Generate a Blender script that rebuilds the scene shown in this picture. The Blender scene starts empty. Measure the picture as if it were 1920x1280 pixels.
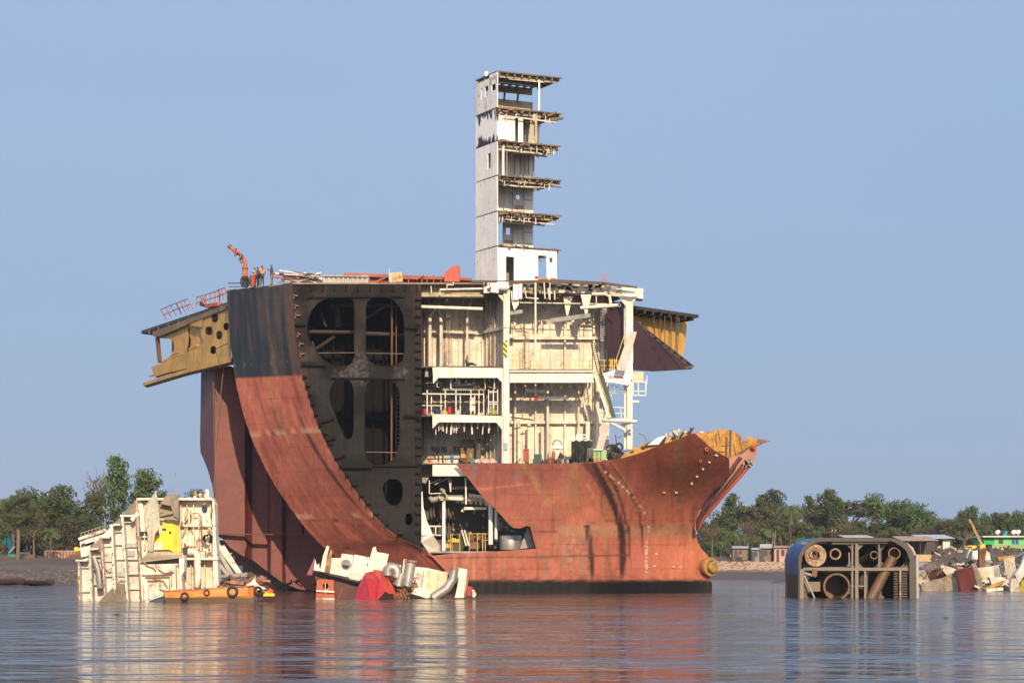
import bpy, bmesh, math, random
from mathutils import Vector, Matrix, noise, geometry
R = math.radians
random.seed(7)
S = bpy.context.scene
COL = S.collection
# ------------------------------------------------------------------ camera, sky, sun, exposure
F = 4000.0      # focal length in pixels of the 1920 px wide photograph
CH = 3.0        # eye height over the water
HZ = 1052.0     # horizon row
cam = bpy.data.cameras.new('camera'); camo = bpy.data.objects.new('camera', cam); COL.objects.link(camo)
camo.location = (0, 0, CH); camo.rotation_euler = (R(90), 0, 0)
cam.sensor_width = 36; cam.lens = 36 * F / 1920; cam.shift_y = (HZ - 640) / 1920
cam.clip_start = 0.5; cam.clip_end = 20000
S.camera = camo
SUN_AZ, SUN_EL = 10.0, 23.0          # degrees right of straight behind the camera, height
sd = Vector((math.sin(R(SUN_AZ)) * math.cos(R(SUN_EL)), -math.cos(R(SUN_AZ)) * math.cos(R(SUN_EL)), math.sin(R(SUN_EL))))
sl = bpy.data.lights.new('sun', 'SUN'); sl.energy = 4.9; sl.angle = R(0.6); sl.color = (1.0, 0.74, 0.47)
so = bpy.data.objects.new('sun', sl); COL.objects.link(so); so.location = sd * 300
so.rotation_euler = (-sd).to_track_quat('-Z', 'Y').to_euler()
W = bpy.data.worlds.new('World'); S.world = W; W.use_nodes = True
nt = W.node_tree; bg = nt.nodes['Background']
sky = nt.nodes.new('ShaderNodeTexSky'); sky.sky_type = 'NISHITA'; sky.sun_disc = False
sky.sun_elevation = R(SUN_EL); sky.sun_rotation = R(180 - SUN_AZ)
sky.air_density = 1.4; sky.dust_density = 0.6; sky.ozone_density = 3.5
# hazy afternoon: the veil of mist evens the sky out and tints it periwinkle
geo = nt.nodes.new('ShaderNodeNewGeometry'); sep = nt.nodes.new('ShaderNodeSeparateXYZ')
nt.links.new(geo.outputs['Incoming'], sep.inputs[0])
ramp = nt.nodes.new('ShaderNodeValToRGB'); mr = nt.nodes.new('ShaderNodeMapRange')
mr.inputs[1].default_value = 0.0; mr.inputs[2].default_value = -0.6
nt.links.new(sep.outputs['Z'], mr.inputs[0]); nt.links.new(mr.outputs[0], ramp.inputs[0])
e = ramp.color_ramp.elements
K = 10.0
e[0].position = 0.0; e[0].color = (0.215, 0.325, 0.540, 1)
e[1].position = 0.45; e[1].color = (0.325, 0.445, 0.670, 1)
x = e.new(0.22); x.color = (0.262, 0.385, 0.605, 1)
x = e.new(1.0); x.color = (0.36, 0.47, 0.68, 1)
vm = nt.nodes.new('ShaderNodeVectorMath'); vm.operation = 'SCALE'; vm.inputs['Scale'].default_value = 10.0
nt.links.new(ramp.outputs[0], vm.inputs[0])
mx = nt.nodes.new('ShaderNodeMix'); mx.data_type = 'RGBA'; mx.inputs[0].default_value = 0.86
nt.links.new(sky.outputs[0], mx.inputs[6]); nt.links.new(vm.outputs[0], mx.inputs[7])
# fill glow added to the unseen sky round the low sun, behind the camera
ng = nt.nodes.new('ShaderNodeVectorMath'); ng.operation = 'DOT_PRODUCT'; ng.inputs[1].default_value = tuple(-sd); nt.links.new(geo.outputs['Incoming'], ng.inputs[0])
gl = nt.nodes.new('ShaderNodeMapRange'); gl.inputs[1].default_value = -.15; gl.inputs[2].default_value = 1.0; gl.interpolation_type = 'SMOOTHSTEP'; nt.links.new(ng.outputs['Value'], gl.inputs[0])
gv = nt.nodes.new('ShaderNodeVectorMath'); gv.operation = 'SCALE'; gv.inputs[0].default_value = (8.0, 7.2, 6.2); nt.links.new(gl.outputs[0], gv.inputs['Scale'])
# faint uneven veil
vn = nt.nodes.new('ShaderNodeTexNoise'); vmp = nt.nodes.new('ShaderNodeMapping'); vmp.inputs['Scale'].default_value = (1, 1, 4); nt.links.new(geo.outputs['Incoming'], vmp.inputs[0]); nt.links.new(vmp.outputs[0], vn.inputs[0]); vn.inputs['Scale'].default_value = 2.2; vn.inputs['Detail'].default_value = 5
vr = nt.nodes.new('ShaderNodeMapRange'); nt.links.new(vn.outputs[0], vr.inputs[0]); vr.inputs[1].default_value = .35; vr.inputs[2].default_value = .7; vr.inputs[3].default_value = 0; vr.inputs[4].default_value = .22
veil = nt.nodes.new('ShaderNodeMix'); veil.data_type = 'RGBA'; nt.links.new(vr.outputs[0], veil.inputs[0]); nt.links.new(mx.outputs[2], veil.inputs[6]); veil.inputs[7].default_value = (4.0, 4.6, 6.4, 1)
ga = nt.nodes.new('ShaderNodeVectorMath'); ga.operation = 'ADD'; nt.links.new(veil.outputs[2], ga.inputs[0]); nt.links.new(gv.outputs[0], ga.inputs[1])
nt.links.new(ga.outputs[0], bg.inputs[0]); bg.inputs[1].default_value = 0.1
S.view_settings.view_transform = 'Standard'; S.view_settings.look = 'None'
S.view_settings.exposure = 0.15; S.view_settings.gamma = 1.0
S.cycles.max_bounces = 6; S.cycles.volume_bounces = 0; S.cycles.use_denoising = True
S.cycles.caustics_reflective = False; S.cycles.caustics_refractive = False

# ------------------------------------------------------------------ helpers
def P(x, y, Y):
    return Vector(((x - 960) / F * Y, Y, CH + (HZ - y) / F * Y))
def plane_y(px0, Y0, px1, Y1):
    """depth of a straight wall that stands over two ground points, as a function of the pixel column"""
    X0, X1 = (px0 - 960) / F * Y0, (px1 - 960) / F * Y1
    k = (Y1 - Y0) / (X1 - X0)
    return lambda px, py=0: (Y0 - k * X0) / (1 - k * (px - 960) / F)
def lerp(a, b, t): return a + (b - a) * t
def pl(pts, t):
    """piecewise linear y(x) through pts"""
    if t <= pts[0][0]: return pts[0][1]
    for (a, b), (c, d) in zip(pts, pts[1:]):
        if t <= c: return b + (d - b) * (t - a) / (c - a)
    return pts[-1][1]
def smooth(a, b, t):
    t = max(0, min(1, (t - a) / (b - a))); return t * t * (3 - 2 * t)

def empty(name, loc, label=None, cat=None, group=None):
    o = bpy.data.objects.new(name, None); COL.objects.link(o); o.location = loc; o.empty_display_size = .3
    tag(o, label, cat, group); return o
def tag(o, label=None, cat=None, group=None, kind=None):
    if label: o['label'] = label
    if cat: o['category'] = cat
    if group: o['group'] = group
    if kind: o['kind'] = kind
    return o
def wloc(o):
    v = Vector((0, 0, 0))
    while o is not None: v = v + o.location; o = o.parent
    return v
def copy_tree(o, parent=None):
    c = o.copy(); COL.objects.link(c); c.parent = parent
    for ch in list(o.children): copy_tree(ch, c)
    return c

class MB:
    def __init__(s): s.v = []; s.f = []; s.px = []
    def add(s, vs, fs, px=None):
        n = len(s.v); s.v += [Vector(v) for v in vs]; s.f += [tuple(i + n for i in f) for f in fs]
        s.px += px if px else [(0, 0)] * len(vs); return s
    def box(s, c, size, rot=None):
        hx, hy, hz = size[0] / 2, size[1] / 2, size[2] / 2
        vs = [Vector((a * hx, b * hy, d * hz)) for a in (-1, 1) for b in (-1, 1) for d in (-1, 1)]
        if rot is not None: vs = [rot @ v for v in vs]
        c = Vector(c)
        return s.add([v + c for v in vs], [(0, 1, 3, 2), (4, 6, 7, 5), (0, 4, 5, 1), (2, 3, 7, 6), (0, 2, 6, 4), (1, 5, 7, 3)])
    def bar(s, p, q, w, h=None, up=(0, 0, 1)):
        p, q = Vector(p), Vector(q); h = h or w
        d = q - p; L = d.length
        if L < 1e-6: return s
        d.normalize(); u = Vector(up)
        if abs(d.dot(u)) > .98: u = Vector((0, 1, 0))
        a = d.cross(u).normalized(); b = a.cross(d).normalized()
        vs = [x + a * i * w / 2 + b * j * h / 2 for x in (p, q) for i, j in ((-1, -1), (1, -1), (1, 1), (-1, 1))]
        return s.add(vs, [(0, 3, 2, 1), (4, 5, 6, 7), (0, 1, 5, 4), (1, 2, 6, 5), (2, 3, 7, 6), (3, 0, 4, 7)])
    def tube(s, pts, r, n=8, r2=None, cap=True):
        pts = [Vector(p) for p in pts]; m = len(pts)
        rs = [lerp(r, r2 if r2 is not None else r, i / (m - 1)) for i in range(m)] if not isinstance(r, (list, tuple)) else r
        vs = []; prev = None
        for i, p in enumerate(pts):
            d = (pts[min(i + 1, m - 1)] - pts[max(i - 1, 0)]).normalized()
            if prev is None:
                u = Vector((0, 0, 1)) if abs(d.z) < .9 else Vector((1, 0, 0)); a = d.cross(u).normalized()
            else: a = (prev - d * prev.dot(d)).normalized()
            prev = a; b = d.cross(a)
            vs += [p + (a * math.cos(t) + b * math.sin(t)) * rs[i] for t in [2 * math.pi * k / n for k in range(n)]]
        fs = [(i * n + k, i * n + (k + 1) % n, (i + 1) * n + (k + 1) % n, (i + 1) * n + k) for i in range(m - 1) for k in range(n)]
        if cap: fs += [tuple(range(n))[::-1], tuple((m - 1) * n + k for k in range(n))]
        return s.add(vs, fs)
    def lathe(s, c, ax, prof, n=20):
        """prof: list of (distance along the axis, radius)"""
        c = Vector(c); d = Vector(ax).normalized(); u = Vector((0, 0, 1)) if abs(d.z) < .9 else Vector((1, 0, 0))
        a = d.cross(u).normalized(); b = d.cross(a)
        vs = [c + d * h + (a * math.cos(2 * math.pi * k / n) + b * math.sin(2 * math.pi * k / n)) * r for h, r in prof for k in range(n)]
        fs = [(i * n + k, i * n + (k + 1) % n, (i + 1) * n + (k + 1) % n, (i + 1) * n + k) for i in range(len(prof) - 1) for k in range(n)]
        return s.add(vs, fs)
    def torus(s, c, ax, R1, r, n=18, m=8):
        prof = [(r * math.sin(t), R1 + r * math.cos(t)) for t in [2 * math.pi * k / m for k in range(m + 1)]]
        return s.lathe(c, ax, prof, n)
    def sheet(s, poly, Y, th=.1, holes=(), grid=0):
        Yf = Y if callable(Y) else (lambda a, b: Y)
        loops = [[Vector((a, b, 0)) for a, b in L] for L in [poly] + list(holes)]
        tris = geometry.tessellate_polygon(loops); pts = [p for L in loops for p in L]
        bm = bmesh.new(); bv = [bm.verts.new(p) for p in pts]
        for t in tris:
            try: bm.faces.new([bv[i] for i in t])
            except ValueError: pass
        if grid:
            gx, gy = grid if isinstance(grid, tuple) else (grid, grid)
            xs = [p.x for p in loops[0]]; ys = [p.y for p in loops[0]]
            for k in range(1, int((max(xs) - min(xs)) / gx) + 1):
                bmesh.ops.bisect_plane(bm, geom=bm.verts[:] + bm.edges[:] + bm.faces[:], dist=1e-3, plane_co=(min(xs) + k * gx, 0, 0), plane_no=(1, 0, 0))
            for k in range(1, int((max(ys) - min(ys)) / gy) + 1):
                bmesh.ops.bisect_plane(bm, geom=bm.verts[:] + bm.edges[:] + bm.faces[:], dist=1e-3, plane_co=(0, min(ys) + k * gy, 0), plane_no=(0, 1, 0))
            bmesh.ops.dissolve_degenerate(bm, dist=1e-4, edges=bm.edges[:])
        bm.verts.index_update(); n = len(bm.verts)
        pp = [(v.co.x, v.co.y) for v in bm.verts]
        fr = [P(a, b, Yf(a, b)) for a, b in pp]
        fs = []
        for f in bm.faces:
            ids = [v.index for v in f.verts]
            ar = sum(pp[ids[i]][0] * pp[ids[(i + 1) % len(ids)]][1] - pp[ids[(i + 1) % len(ids)]][0] * pp[ids[i]][1] for i in range(len(ids)))
            if ar > 0: ids = ids[::-1]
            fs.append(tuple(ids))
            if th: fs.append(tuple(i + n for i in ids[::-1]))
        if th:
            cnt = {}
            for f in fs[::2]:
                for i in range(len(f)):
                    a, b = f[i], f[(i + 1) % len(f)]; cnt[(a, b)] = 1
            fs += [(b, a, a + n, b + n) for (a, b) in cnt if (b, a) not in cnt]
            bm.free()
            return s.add(fr + [v + Vector((0, th, 0)) for v in fr], fs, pp + pp)
        bm.free(); return s.add(fr, fs, pp)
    def plate(s, O, U, V, poly, th=.1, holes=(), N=None):
        O, U, V = Vector(O), Vector(U), Vector(V); N = Vector(N) if N is not None else U.cross(V).normalized()
        loops = [[Vector((a, b, 0)) for a, b in L] for L in [poly] + list(holes)]
        tris = geometry.tessellate_polygon(loops); pts = [p for L in loops for p in L]; n = len(pts)
        fr = [O + U * p.x + V * p.y for p in pts]; fs = [tuple(t) for t in tris] + [tuple(i + n for i in t[::-1]) for t in tris]
        k = 0
        for L in loops:
            m = len(L); fs += [(k + i, k + (i + 1) % m, k + (i + 1) % m + n, k + i + n) for i in range(m)]; k += m
        return s.add(fr + [v + N * th for v in fr], fs)
    def pbox(s, x0, y0, x1, y1, Y, d=1.0):
        a, b, c, e_ = P(x0, y0, Y), P(x1, y0, Y), P(x1, y1, Y), P(x0, y1, Y); D = Vector((0, d, 0))
        return s.add([a, b, c, e_, a + D, b + D, c + D, e_ + D], [(0, 3, 2, 1), (4, 5, 6, 7), (0, 1, 5, 4), (1, 2, 6, 5), (2, 3, 7, 6), (3, 0, 4, 7)])
    def pbar(s, a, b, w, h=None): return s.bar(P(*a), P(*b), w, h)
    def ptube(s, pts, r, n=8, r2=None): return s.tube([P(*p) for p in pts], r, n, r2)
    def build(s, name, mat, parent=None, colf=None, smooth=0, solid=0, recalc=True):
        me = bpy.data.meshes.new(name); off = wloc(parent) if parent else Vector((0, 0, 0))
        org = off
        me.from_pydata([tuple(v - off) for v in s.v], [], s.f); me.validate(); 
        if recalc and len(s.f) < 60000:
            bm = bmesh.new(); bm.from_mesh(me)
            bmesh.ops.recalc_face_normals(bm, faces=bm.faces[:]); bm.to_mesh(me); bm.free()
        if colf and len(me.vertices) == len(s.px):
            at = me.color_attributes.new('Col', 'FLOAT_COLOR', 'POINT')
            for i, (a, b) in enumerate(s.px):
                c = colf(a, b); at.data[i].color = (c[0], c[1], c[2], 1)
        for m in (mat if isinstance(mat, (list, tuple)) else [mat]): me.materials.append(m)
        if smooth: me.shade_smooth(); me.set_sharp_from_angle(angle=R(smooth))
        me.update()
        o = bpy.data.objects.new(name, me); COL.objects.link(o)
        if parent: o.parent = parent
        return o
    def thing(s, name, mat, label, cat, group=None, smooth=0, **k):
        """a thing that is one mesh: its origin goes to its base"""
        lo = Vector((sum(v.x for v in s.v) / len(s.v), sum(v.y for v in s.v) / len(s.v), min(v.z for v in s.v)))
        s.v = [v - lo for v in s.v]
        o = s.build(name, mat, None, smooth=smooth, **k); o.location = lo
        return tag(o, label, cat, group)

# ------------------------------------------------------------------ materials
MATS = {}
def nodes(name):
    m = bpy.data.materials.new(name); m.use_nodes = True; return m, m.node_tree, m.node_tree.nodes['Principled BSDF']
def lk(t, a, b): t.links.new(a, b)
def noi(t, vec, scale, detail=4, rough=.6, st=(1, 1, 1), dist=0):
    mp = t.nodes.new('ShaderNodeMapping'); mp.inputs['Scale'].default_value = st; lk(t, vec, mp.inputs[0])
    n = t.nodes.new('ShaderNodeTexNoise'); n.inputs['Scale'].default_value = scale; n.inputs['Detail'].default_value = detail
    n.inputs['Roughness'].default_value = rough; n.inputs['Distortion'].default_value = dist; lk(t, mp.outputs[0], n.inputs['Vector']); return n.outputs[0]
def rng(t, v, a, b, c=0, d=1):
    m = t.nodes.new('ShaderNodeMapRange'); m.inputs[1].default_value = a; m.inputs[2].default_value = b
    m.inputs[3].default_value = c; m.inputs[4].default_value = d; m.interpolation_type = 'SMOOTHSTEP'; lk(t, v, m.inputs[0]); return m.outputs[0]
def mixc(t, f, a, b, mode='MIX'):
    m = t.nodes.new('ShaderNodeMix'); m.data_type = 'RGBA'; m.blend_type = mode
    if isinstance(f, (int, float)): m.inputs[0].default_value = f
    else: lk(t, f, m.inputs[0])
    for i, c in ((6, a), (7, b)):
        if isinstance(c, tuple): m.inputs[i].default_value = (*c[:3], 1)
        else: lk(t, c, m.inputs[i])
    return m.outputs[2]
def mul(t, a, b):
    m = t.nodes.new('ShaderNodeMath'); m.operation = 'MULTIPLY'; lk(t, a, m.inputs[0])
    if isinstance(b, (int, float)): m.inputs[1].default_value = b
    else: lk(t, b, m.inputs[1])
    return m.outputs[0]
RUST = (0.16, 0.06, 0.025)
def paint(name, col, var=.2, rust=.25, rough=.55, dirt=.3, rcol=RUST, metal=0, vcol=False, sc=1.0, streak=.5, bump=.25, spots=.0, plates=False):
    """weathered steel paint: mottling, vertical runs, rust bloom, fine pitting"""
    if name in MATS: return MATS[name]
    m, t, b = nodes(name)
    g = t.nodes.new('ShaderNodeNewGeometry'); pos = g.outputs['Position']
    if vcol:
        a = t.nodes.new('ShaderNodeAttribute'); a.attribute_name = 'Col'; base = a.outputs[0]
    else: base = tuple(col)
    n1 = noi(t, pos, .35 * sc, 5, .65)
    c = mixc(t, rng(t, n1, .35, .65, 0, var), base, (0, 0, 0), 'MIX') if vcol else mixc(t, rng(t, n1, .35, .65), tuple(col), tuple(x * (1 - var) for x in col))
    runs = noi(t, pos, 1.0 * sc, 4, .6, (2.2, 2.2, .16))
    if vcol: c = mixc(t, rng(t, runs, .50, .70, 0, streak), c, mixc(t, 1.0, c, (.55, .50, .48), 'MULTIPLY'))
    else: c = mixc(t, rng(t, runs, .50, .70, 0, streak), c, tuple(x * .45 + y * .35 for x, y in zip(col, rcol)))
    d = noi(t, pos, 2.2 * sc, 6, .7)
    c = mixc(t, mul(t, rng(t, d, .47, .68, 0, 1), dirt), c, mixc(t, 1.0, c, (.4, .4, .4), 'MULTIPLY') if vcol else tuple(x * .35 for x in col))
    r = noi(t, pos, .9 * sc, 8, .72, dist=.6)
    lim = .735 - .30 * rust
    c = mixc(t, rng(t, r, lim, lim + .09, 0, .85), c, rcol)
    if spots:
        f = noi(t, pos, 7 * sc, 2, .5)
        c = mixc(t, rng(t, f, .72 - spots * .1, .76 - spots * .1, 0, .8), c, tuple(x * .5 for x in rcol))
    lk(t, c, b.inputs['Base Color']); b.inputs['Roughness'].default_value = rough; b.inputs['Metallic'].default_value = metal
    if bump:
        bp = t.nodes.new('ShaderNodeBump'); bp.inputs['Strength'].default_value = bump; bp.inputs['Distance'].default_value = .05
        lk(t, noi(t, pos, 1.6 * sc, 6, .65), bp.inputs['Height']); lk(t, bp.outputs[0], b.inputs['Normal'])
    if plates:      # plating pressed in between the frames, welded strakes
        w = t.nodes.new('ShaderNodeTexWave'); w.bands_direction = 'X'; w.inputs['Scale'].default_value = .37; w.inputs['Distortion'].default_value = .6; w.inputs['Detail'].default_value = 1; lk(t, pos, w.inputs[0])
        w2 = t.nodes.new('ShaderNodeTexBrick'); mp = t.nodes.new('ShaderNodeMapping'); mp.inputs['Rotation'].default_value = (R(90), 0, 0); lk(t, pos, mp.inputs[0]); lk(t, mp.outputs[0], w2.inputs[0])
        w2.inputs['Scale'].default_value = 1; w2.inputs['Brick Width'].default_value = 7.5; w2.inputs['Row Height'].default_value = 2.3; w2.inputs['Mortar Size'].default_value = .035; w2.inputs['Mortar Smooth'].default_value = .3
        b2 = t.nodes.new('ShaderNodeBump'); b2.inputs['Strength'].default_value = .8; b2.inputs['Distance'].default_value = .018; lk(t, w.outputs['Fac'], b2.inputs['Height']); lk(t, bp.outputs[0], b2.inputs['Normal']); lk(t, b2.outputs[0], b.inputs['Normal'])
        inv = t.nodes.new('ShaderNodeMath'); inv.operation = 'MULTIPLY'; lk(t, w2.outputs['Fac'], inv.inputs[0]); inv.inputs[1].default_value = .8
        c = mixc(t, mul(t, inv.outputs[0], rng(t, noi(t, pos, .5, 4, .7), .38, .6)), c, mixc(t, 1.0, c, (.42, .40, .40), 'MULTIPLY'))
        c = mixc(t, rng(t, noi(t, pos, 1.1, 7, .75, (1, 1, .5)), .50, .66, 0, .6), c, mixc(t, 1.0, c, (1.3, 1.38, 1.4), 'MULTIPLY')); lk(t, c, b.inputs['Base Color'])
    MATS[name] = m; return m
M_WHITE = paint('cream_paint', (0.84, 0.77, 0.66), var=.2, rust=.42, dirt=.35, spots=.4)
M_WALL = paint('cream_wall', (0.84, 0.75, 0.63), var=.28, rust=.50, dirt=.55, streak=.65, spots=.6, sc=1.3)
M_TOWER = paint('white_tower_paint', (0.84, 0.83, 0.80), var=.12, rust=.3, dirt=.15, sc=1.3, spots=.5)
M_GREY = paint('grey_steel', (0.33, 0.32, 0.30), var=.3, rust=.35, dirt=.5)
M_DARKIN = paint('sooty_interior', (0.040, 0.034, 0.030), var=.5, rust=.35, dirt=.6, rcol=(.06, .03, .018))
M_SOOT = paint('burnt_edge', (0.045, 0.036, 0.030), var=.5, rust=.5, dirt=.5, rcol=(.12, .05, .02))
M_UNDER = paint('slab_underside', (0.26, 0.22, 0.17), var=.4, rust=.6, dirt=.6)
M_YEL = paint('ochre_primer', (0.62, 0.36, 0.085), var=.3, rust=.35, dirt=.35, rcol=(.14, .07, .025))
M_YELR = paint('ochre_rusty', (0.52, 0.27, 0.04), var=.45, rust=.75, dirt=.6, sc=1.6)
M_MAR = paint('maroon_antifouling', (0.20, 0.052, 0.040), var=.3, rust=.2, dirt=.4, rcol=(.06, .02, .015))
M_MARD = paint('dark_maroon', (0.085, 0.028, 0.026), var=.35, rust=.2, dirt=.5, rcol=(.05, .02, .015))
M_RED = paint('red_oxide', (0.36, 0.065, 0.030), var=.3, rust=.25, dirt=.4, rcol=(.1, .03, .02))
M_BRED = paint('bright_red_paint', (0.42, 0.018, 0.024), var=.25, rust=.2, dirt=.35, rcol=(.35, .06, .03))
M_ORNG = paint('orange_paint', (0.74, 0.22, 0.03), var=.25, rust=.3, dirt=.4)
M_DAVIT = paint('orange_red_davit', (0.55, 0.12, 0.04), var=.3, rust=.3, dirt=.3)
M_RAIL = paint('red_rail', (0.38, 0.10, 0.07), var=.3, rust=.3, dirt=.3)
M_YRAIL = paint('yellow_rail', (0.66, 0.48, 0.05), var=.2, rust=.2, dirt=.3)
M_YELLOW = paint('bright_yellow', (0.80, 0.62, 0.03), var=.15, rust=.2, dirt=.2)
M_BLUE = paint('blue_hull_paint', (0.015, 0.14, 0.40), var=.5, rust=.45, dirt=.7, rough=.6, rcol=(.03, .04, .06))
M_GALV = paint('galvanised', (0.42, 0.41, 0.39), var=.3, rust=.25, dirt=.3, metal=.6, rough=.45)
M_DGREEN = paint('dark_green', (0.015, 0.045, 0.035), var=.3, rust=.1)
M_BLACK = paint('black_rubber', (0.018, 0.018, 0.018), var=.3, rust=.0, streak=0)
M_BRASS = paint('barnacled_bronze', (0.42, 0.25, 0.07), var=.4, rust=.5, dirt=.5, sc=3, rcol=(.2, .09, .03))
M_RUST = paint('bare_rust', (0.19, 0.085, 0.04), var=.4, rust=.6, dirt=.6)
M_TEAL = paint('teal_paint', (0.02, 0.33, 0.28), var=.2, rust=.1)
M_TARP = paint('grey_green_tarpaulin', (0.05, 0.065, 0.055), var=.3, rust=.0, streak=.1)
def plain(name, col, rough=.7):
    return paint(name, col, var=.15, rust=0, rough=rough, dirt=.2, streak=.1, bump=.1, rcol=tuple(x * .5 for x in col))
# ------------------------------------------------------------------ the setting: water, ground, hills
def make_water():
    m, t, b = nodes('muddy_water')
    g = t.nodes.new('ShaderNodeNewGeometry'); pos = g.outputs['Position']
    b.inputs['Roughness'].default_value = .09; b.inputs['IOR'].default_value = 2.2
    silt = noi(t, pos, .02, 4, .6, (1, .4, 1))
    c = mixc(t, rng(t, silt, .35, .65), (0.050, 0.042, 0.036), (0.030, 0.032, 0.036)); lk(t, c, b.inputs['Base Color'])
    w1 = noi(t, pos, .30, 2, .5, (.6, 1, 1), .8)
    w2 = noi(t, pos, .95, 3, .5, (.55, 1, 1), .8)
    w3 = noi(t, pos, .12, 2, .5, (.6, 1, 1))
    calm = rng(t, noi(t, pos, .035, 3, .6, (.35, 1, 1)), .4, .62, .45, 1)
    ad = t.nodes.new('ShaderNodeMath'); ad.operation = 'MULTIPLY_ADD'; lk(t, w2, ad.inputs[0]); ad.inputs[1].default_value = .27; lk(t, w1, ad.inputs[2])
    h = mul(t, ad.outputs[0], calm)
    a2 = t.nodes.new('ShaderNodeMath'); a2.operation = 'MULTIPLY_ADD'; lk(t, w3, a2.inputs[0]); a2.inputs[1].default_value = .8; lk(t, h, a2.inputs[2])
    bp = t.nodes.new('ShaderNodeBump'); bp.inputs['Strength'].default_value = 1.0; bp.inputs['Distance'].default_value = 1.45
    lk(t, a2.outputs[0], bp.inputs['Height']); lk(t, bp.outputs[0], b.inputs['Normal'])
    q = MB(); q.add([(-5000, -300, 0), (5000, -300, 0), (5000, 2500, 0), (-5000, 2500, 0)], [(0, 1, 2, 3)])
    o = q.build('water', m); tag(o, 'brown rippled river water reflecting the ship', kind='structure')
make_water()
def shore_y(x): return lerp(262, 349, smooth(-48, 20, x)) + 5 * noise.noise(Vector((x * .03, 3, 0)))
def zt(x, y):
    k = lerp(1.55, 1.0, smooth(-48, 20, x)); d = (y - shore_y(x)) / k
    z = pl([(-140, -5), (-20, -1.2), (0, 0), (20, 1.1), (36, 2.8), (48, 3.75), (120, 4.1), (400, 8), (1500, 22), (9000, 30)], d)
    z = max(z, min(pl([(-30, -6), (0, 0), (6, .9), (16, 2.6), (32, 4.0), (400, 4.3)], (x - .178 * y) * 3), pl([(-20, -3), (0, 0), (10, .8), (30, 3.0), (60, 4.0), (200, 4.3)], y - 223)))
    a = smooth(-2, 12, max(d, z * 6)) * (1 - smooth(200, 600, d))
    z += a * (.55 * noise.noise(Vector((x * .11, y * .11, 0))) + .22 * noise.noise(Vector((x * .4, y * .4, 2))))
    return z
def make_ground():
    xs = [-7000, -3000, -1200, -600, -350, -220]; x = -160
    while x < 190: xs.append(x); x += 1.6
    xs += [240, 350, 600, 1200, 3000, 7000]
    ys = [-400, 0, 120, 190, 212]; y = 216
    while y < 300: ys.append(y); y += 1.5
    while y < 420: ys.append(y); y += 2.0
    ys += [440, 470, 520, 600, 800, 1200, 2000, 4000, 9000]
    q = MB(); q.add([(a, b, zt(a, b)) for b in ys for a in xs],
                    [(j * len(xs) + i, j * len(xs) + i + 1, (j + 1) * len(xs) + i + 1, (j + 1) * len(xs) + i) for j in range(len(ys) - 1) for i in range(len(xs) - 1)])
    m, t, b = nodes('shore_ground'); g = t.nodes.new('ShaderNodeNewGeometry'); pos = g.outputs['Position']
    s = t.nodes.new('ShaderNodeSeparateXYZ'); lk(t, pos, s.inputs[0])
    mud = mixc(t, rng(t, noi(t, pos, .25, 5, .65, (.4, 1, 1)), .35, .65), (0.110, 0.080, 0.062), (0.060, 0.050, 0.045))
    wet = mixc(t, rng(t, s.outputs[2], .1, 1.0), (0.075, 0.058, 0.055), mud)
    stone = mixc(t, rng(t, noi(t, pos, 1.3, 3, .8), .48, .56), (0.13, 0.075, 0.05), (0.42, 0.30, 0.22))
    onright = rng(t, s.outputs[0], 10, 30)
    band = mul(t, mul(t, rng(t, s.outputs[2], 1.1, 1.5), rng(t, s.outputs[2], 3.1, 2.6)), onright)
    c = mixc(t, band, wet, stone)
    grass = mixc(t, rng(t, noi(t, pos, .5, 4, .7), .4, .6), (0.075, 0.070, 0.030), (0.13, 0.10, 0.06))
    c = mixc(t, rng(t, s.outputs[2], 3.0, 3.7), c, grass)
    rub = noi(t, pos, .8, 5, .75, (.5, 1, 1)); c = mixc(t, rng(t, rub, .6, .68, 0, .5), c, (0.24, 0.17, 0.12))
    lk(t, c, b.inputs['Base Color']); b.inputs['Roughness'].default_value = .8
    bp = t.nodes.new('ShaderNodeBump'); bp.inputs['Distance'].default_value = .3; lk(t, noi(t, pos, 1.1, 5, .7), bp.inputs['Height']); lk(t, bp.outputs[0], b.inputs['Normal'])
    o = q.build('ground', m, smooth=60); tag(o, 'muddy tidal shore rising to a grassy bank', kind='structure')
make_ground()
def make_hills():
    m, t, b = nodes('far_wooded_hill'); g = t.nodes.new('ShaderNodeNewGeometry')
    c = mixc(t, rng(t, noi(t, g.outputs['Position'], .02, 6, .7), .4, .6), (0.030, 0.050, 0.018), (0.075, 0.08, 0.035))
    lk(t, c, b.inputs['Base Color']); b.inputs['Roughness'].default_value = 1
    for (Y0, x0, x1, pts, nm) in ((2600, -1500, 2600, [(-2000, 8), (-600, 10), (-200, 14), (380, 20), (470, 38), (530, 46), (640, 44), (760, 30), (3000, 20)], 'hills'),):
        q = MB(); xs = [x0 + i * 9 for i in range(int((x1 - x0) / 9))]; rows = [(-500, 0), (-300, .35), (-120, .75), (0, 1), (150, .8), (700, .1)]
        vs = []
        for dy, f in rows:
            for x in xs:
                h = pl(pts, x) * f
                h += f * (6 * noise.noise(Vector((x * .012, dy * .01, 1))) + 5 * abs(noise.noise(Vector((x * .06, dy * .02, 5)))) + 3.5 * noise.noise(Vector((x * .21, dy * .1, 9))))
                vs.append((x, Y0 + dy, max(h, -2) + 12 * (f > 0)))
        n = len(xs); q.add(vs, [(j * n + i, j * n + i + 1, (j + 1) * n + i + 1, (j + 1) * n + i) for j in range(len(rows) - 1) for i in range(n - 1)])
        o = q.build(nm, m, smooth=50); tag(o, 'low wooded hills fading to blue beyond the trees', kind='structure')
make_hills()

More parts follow.
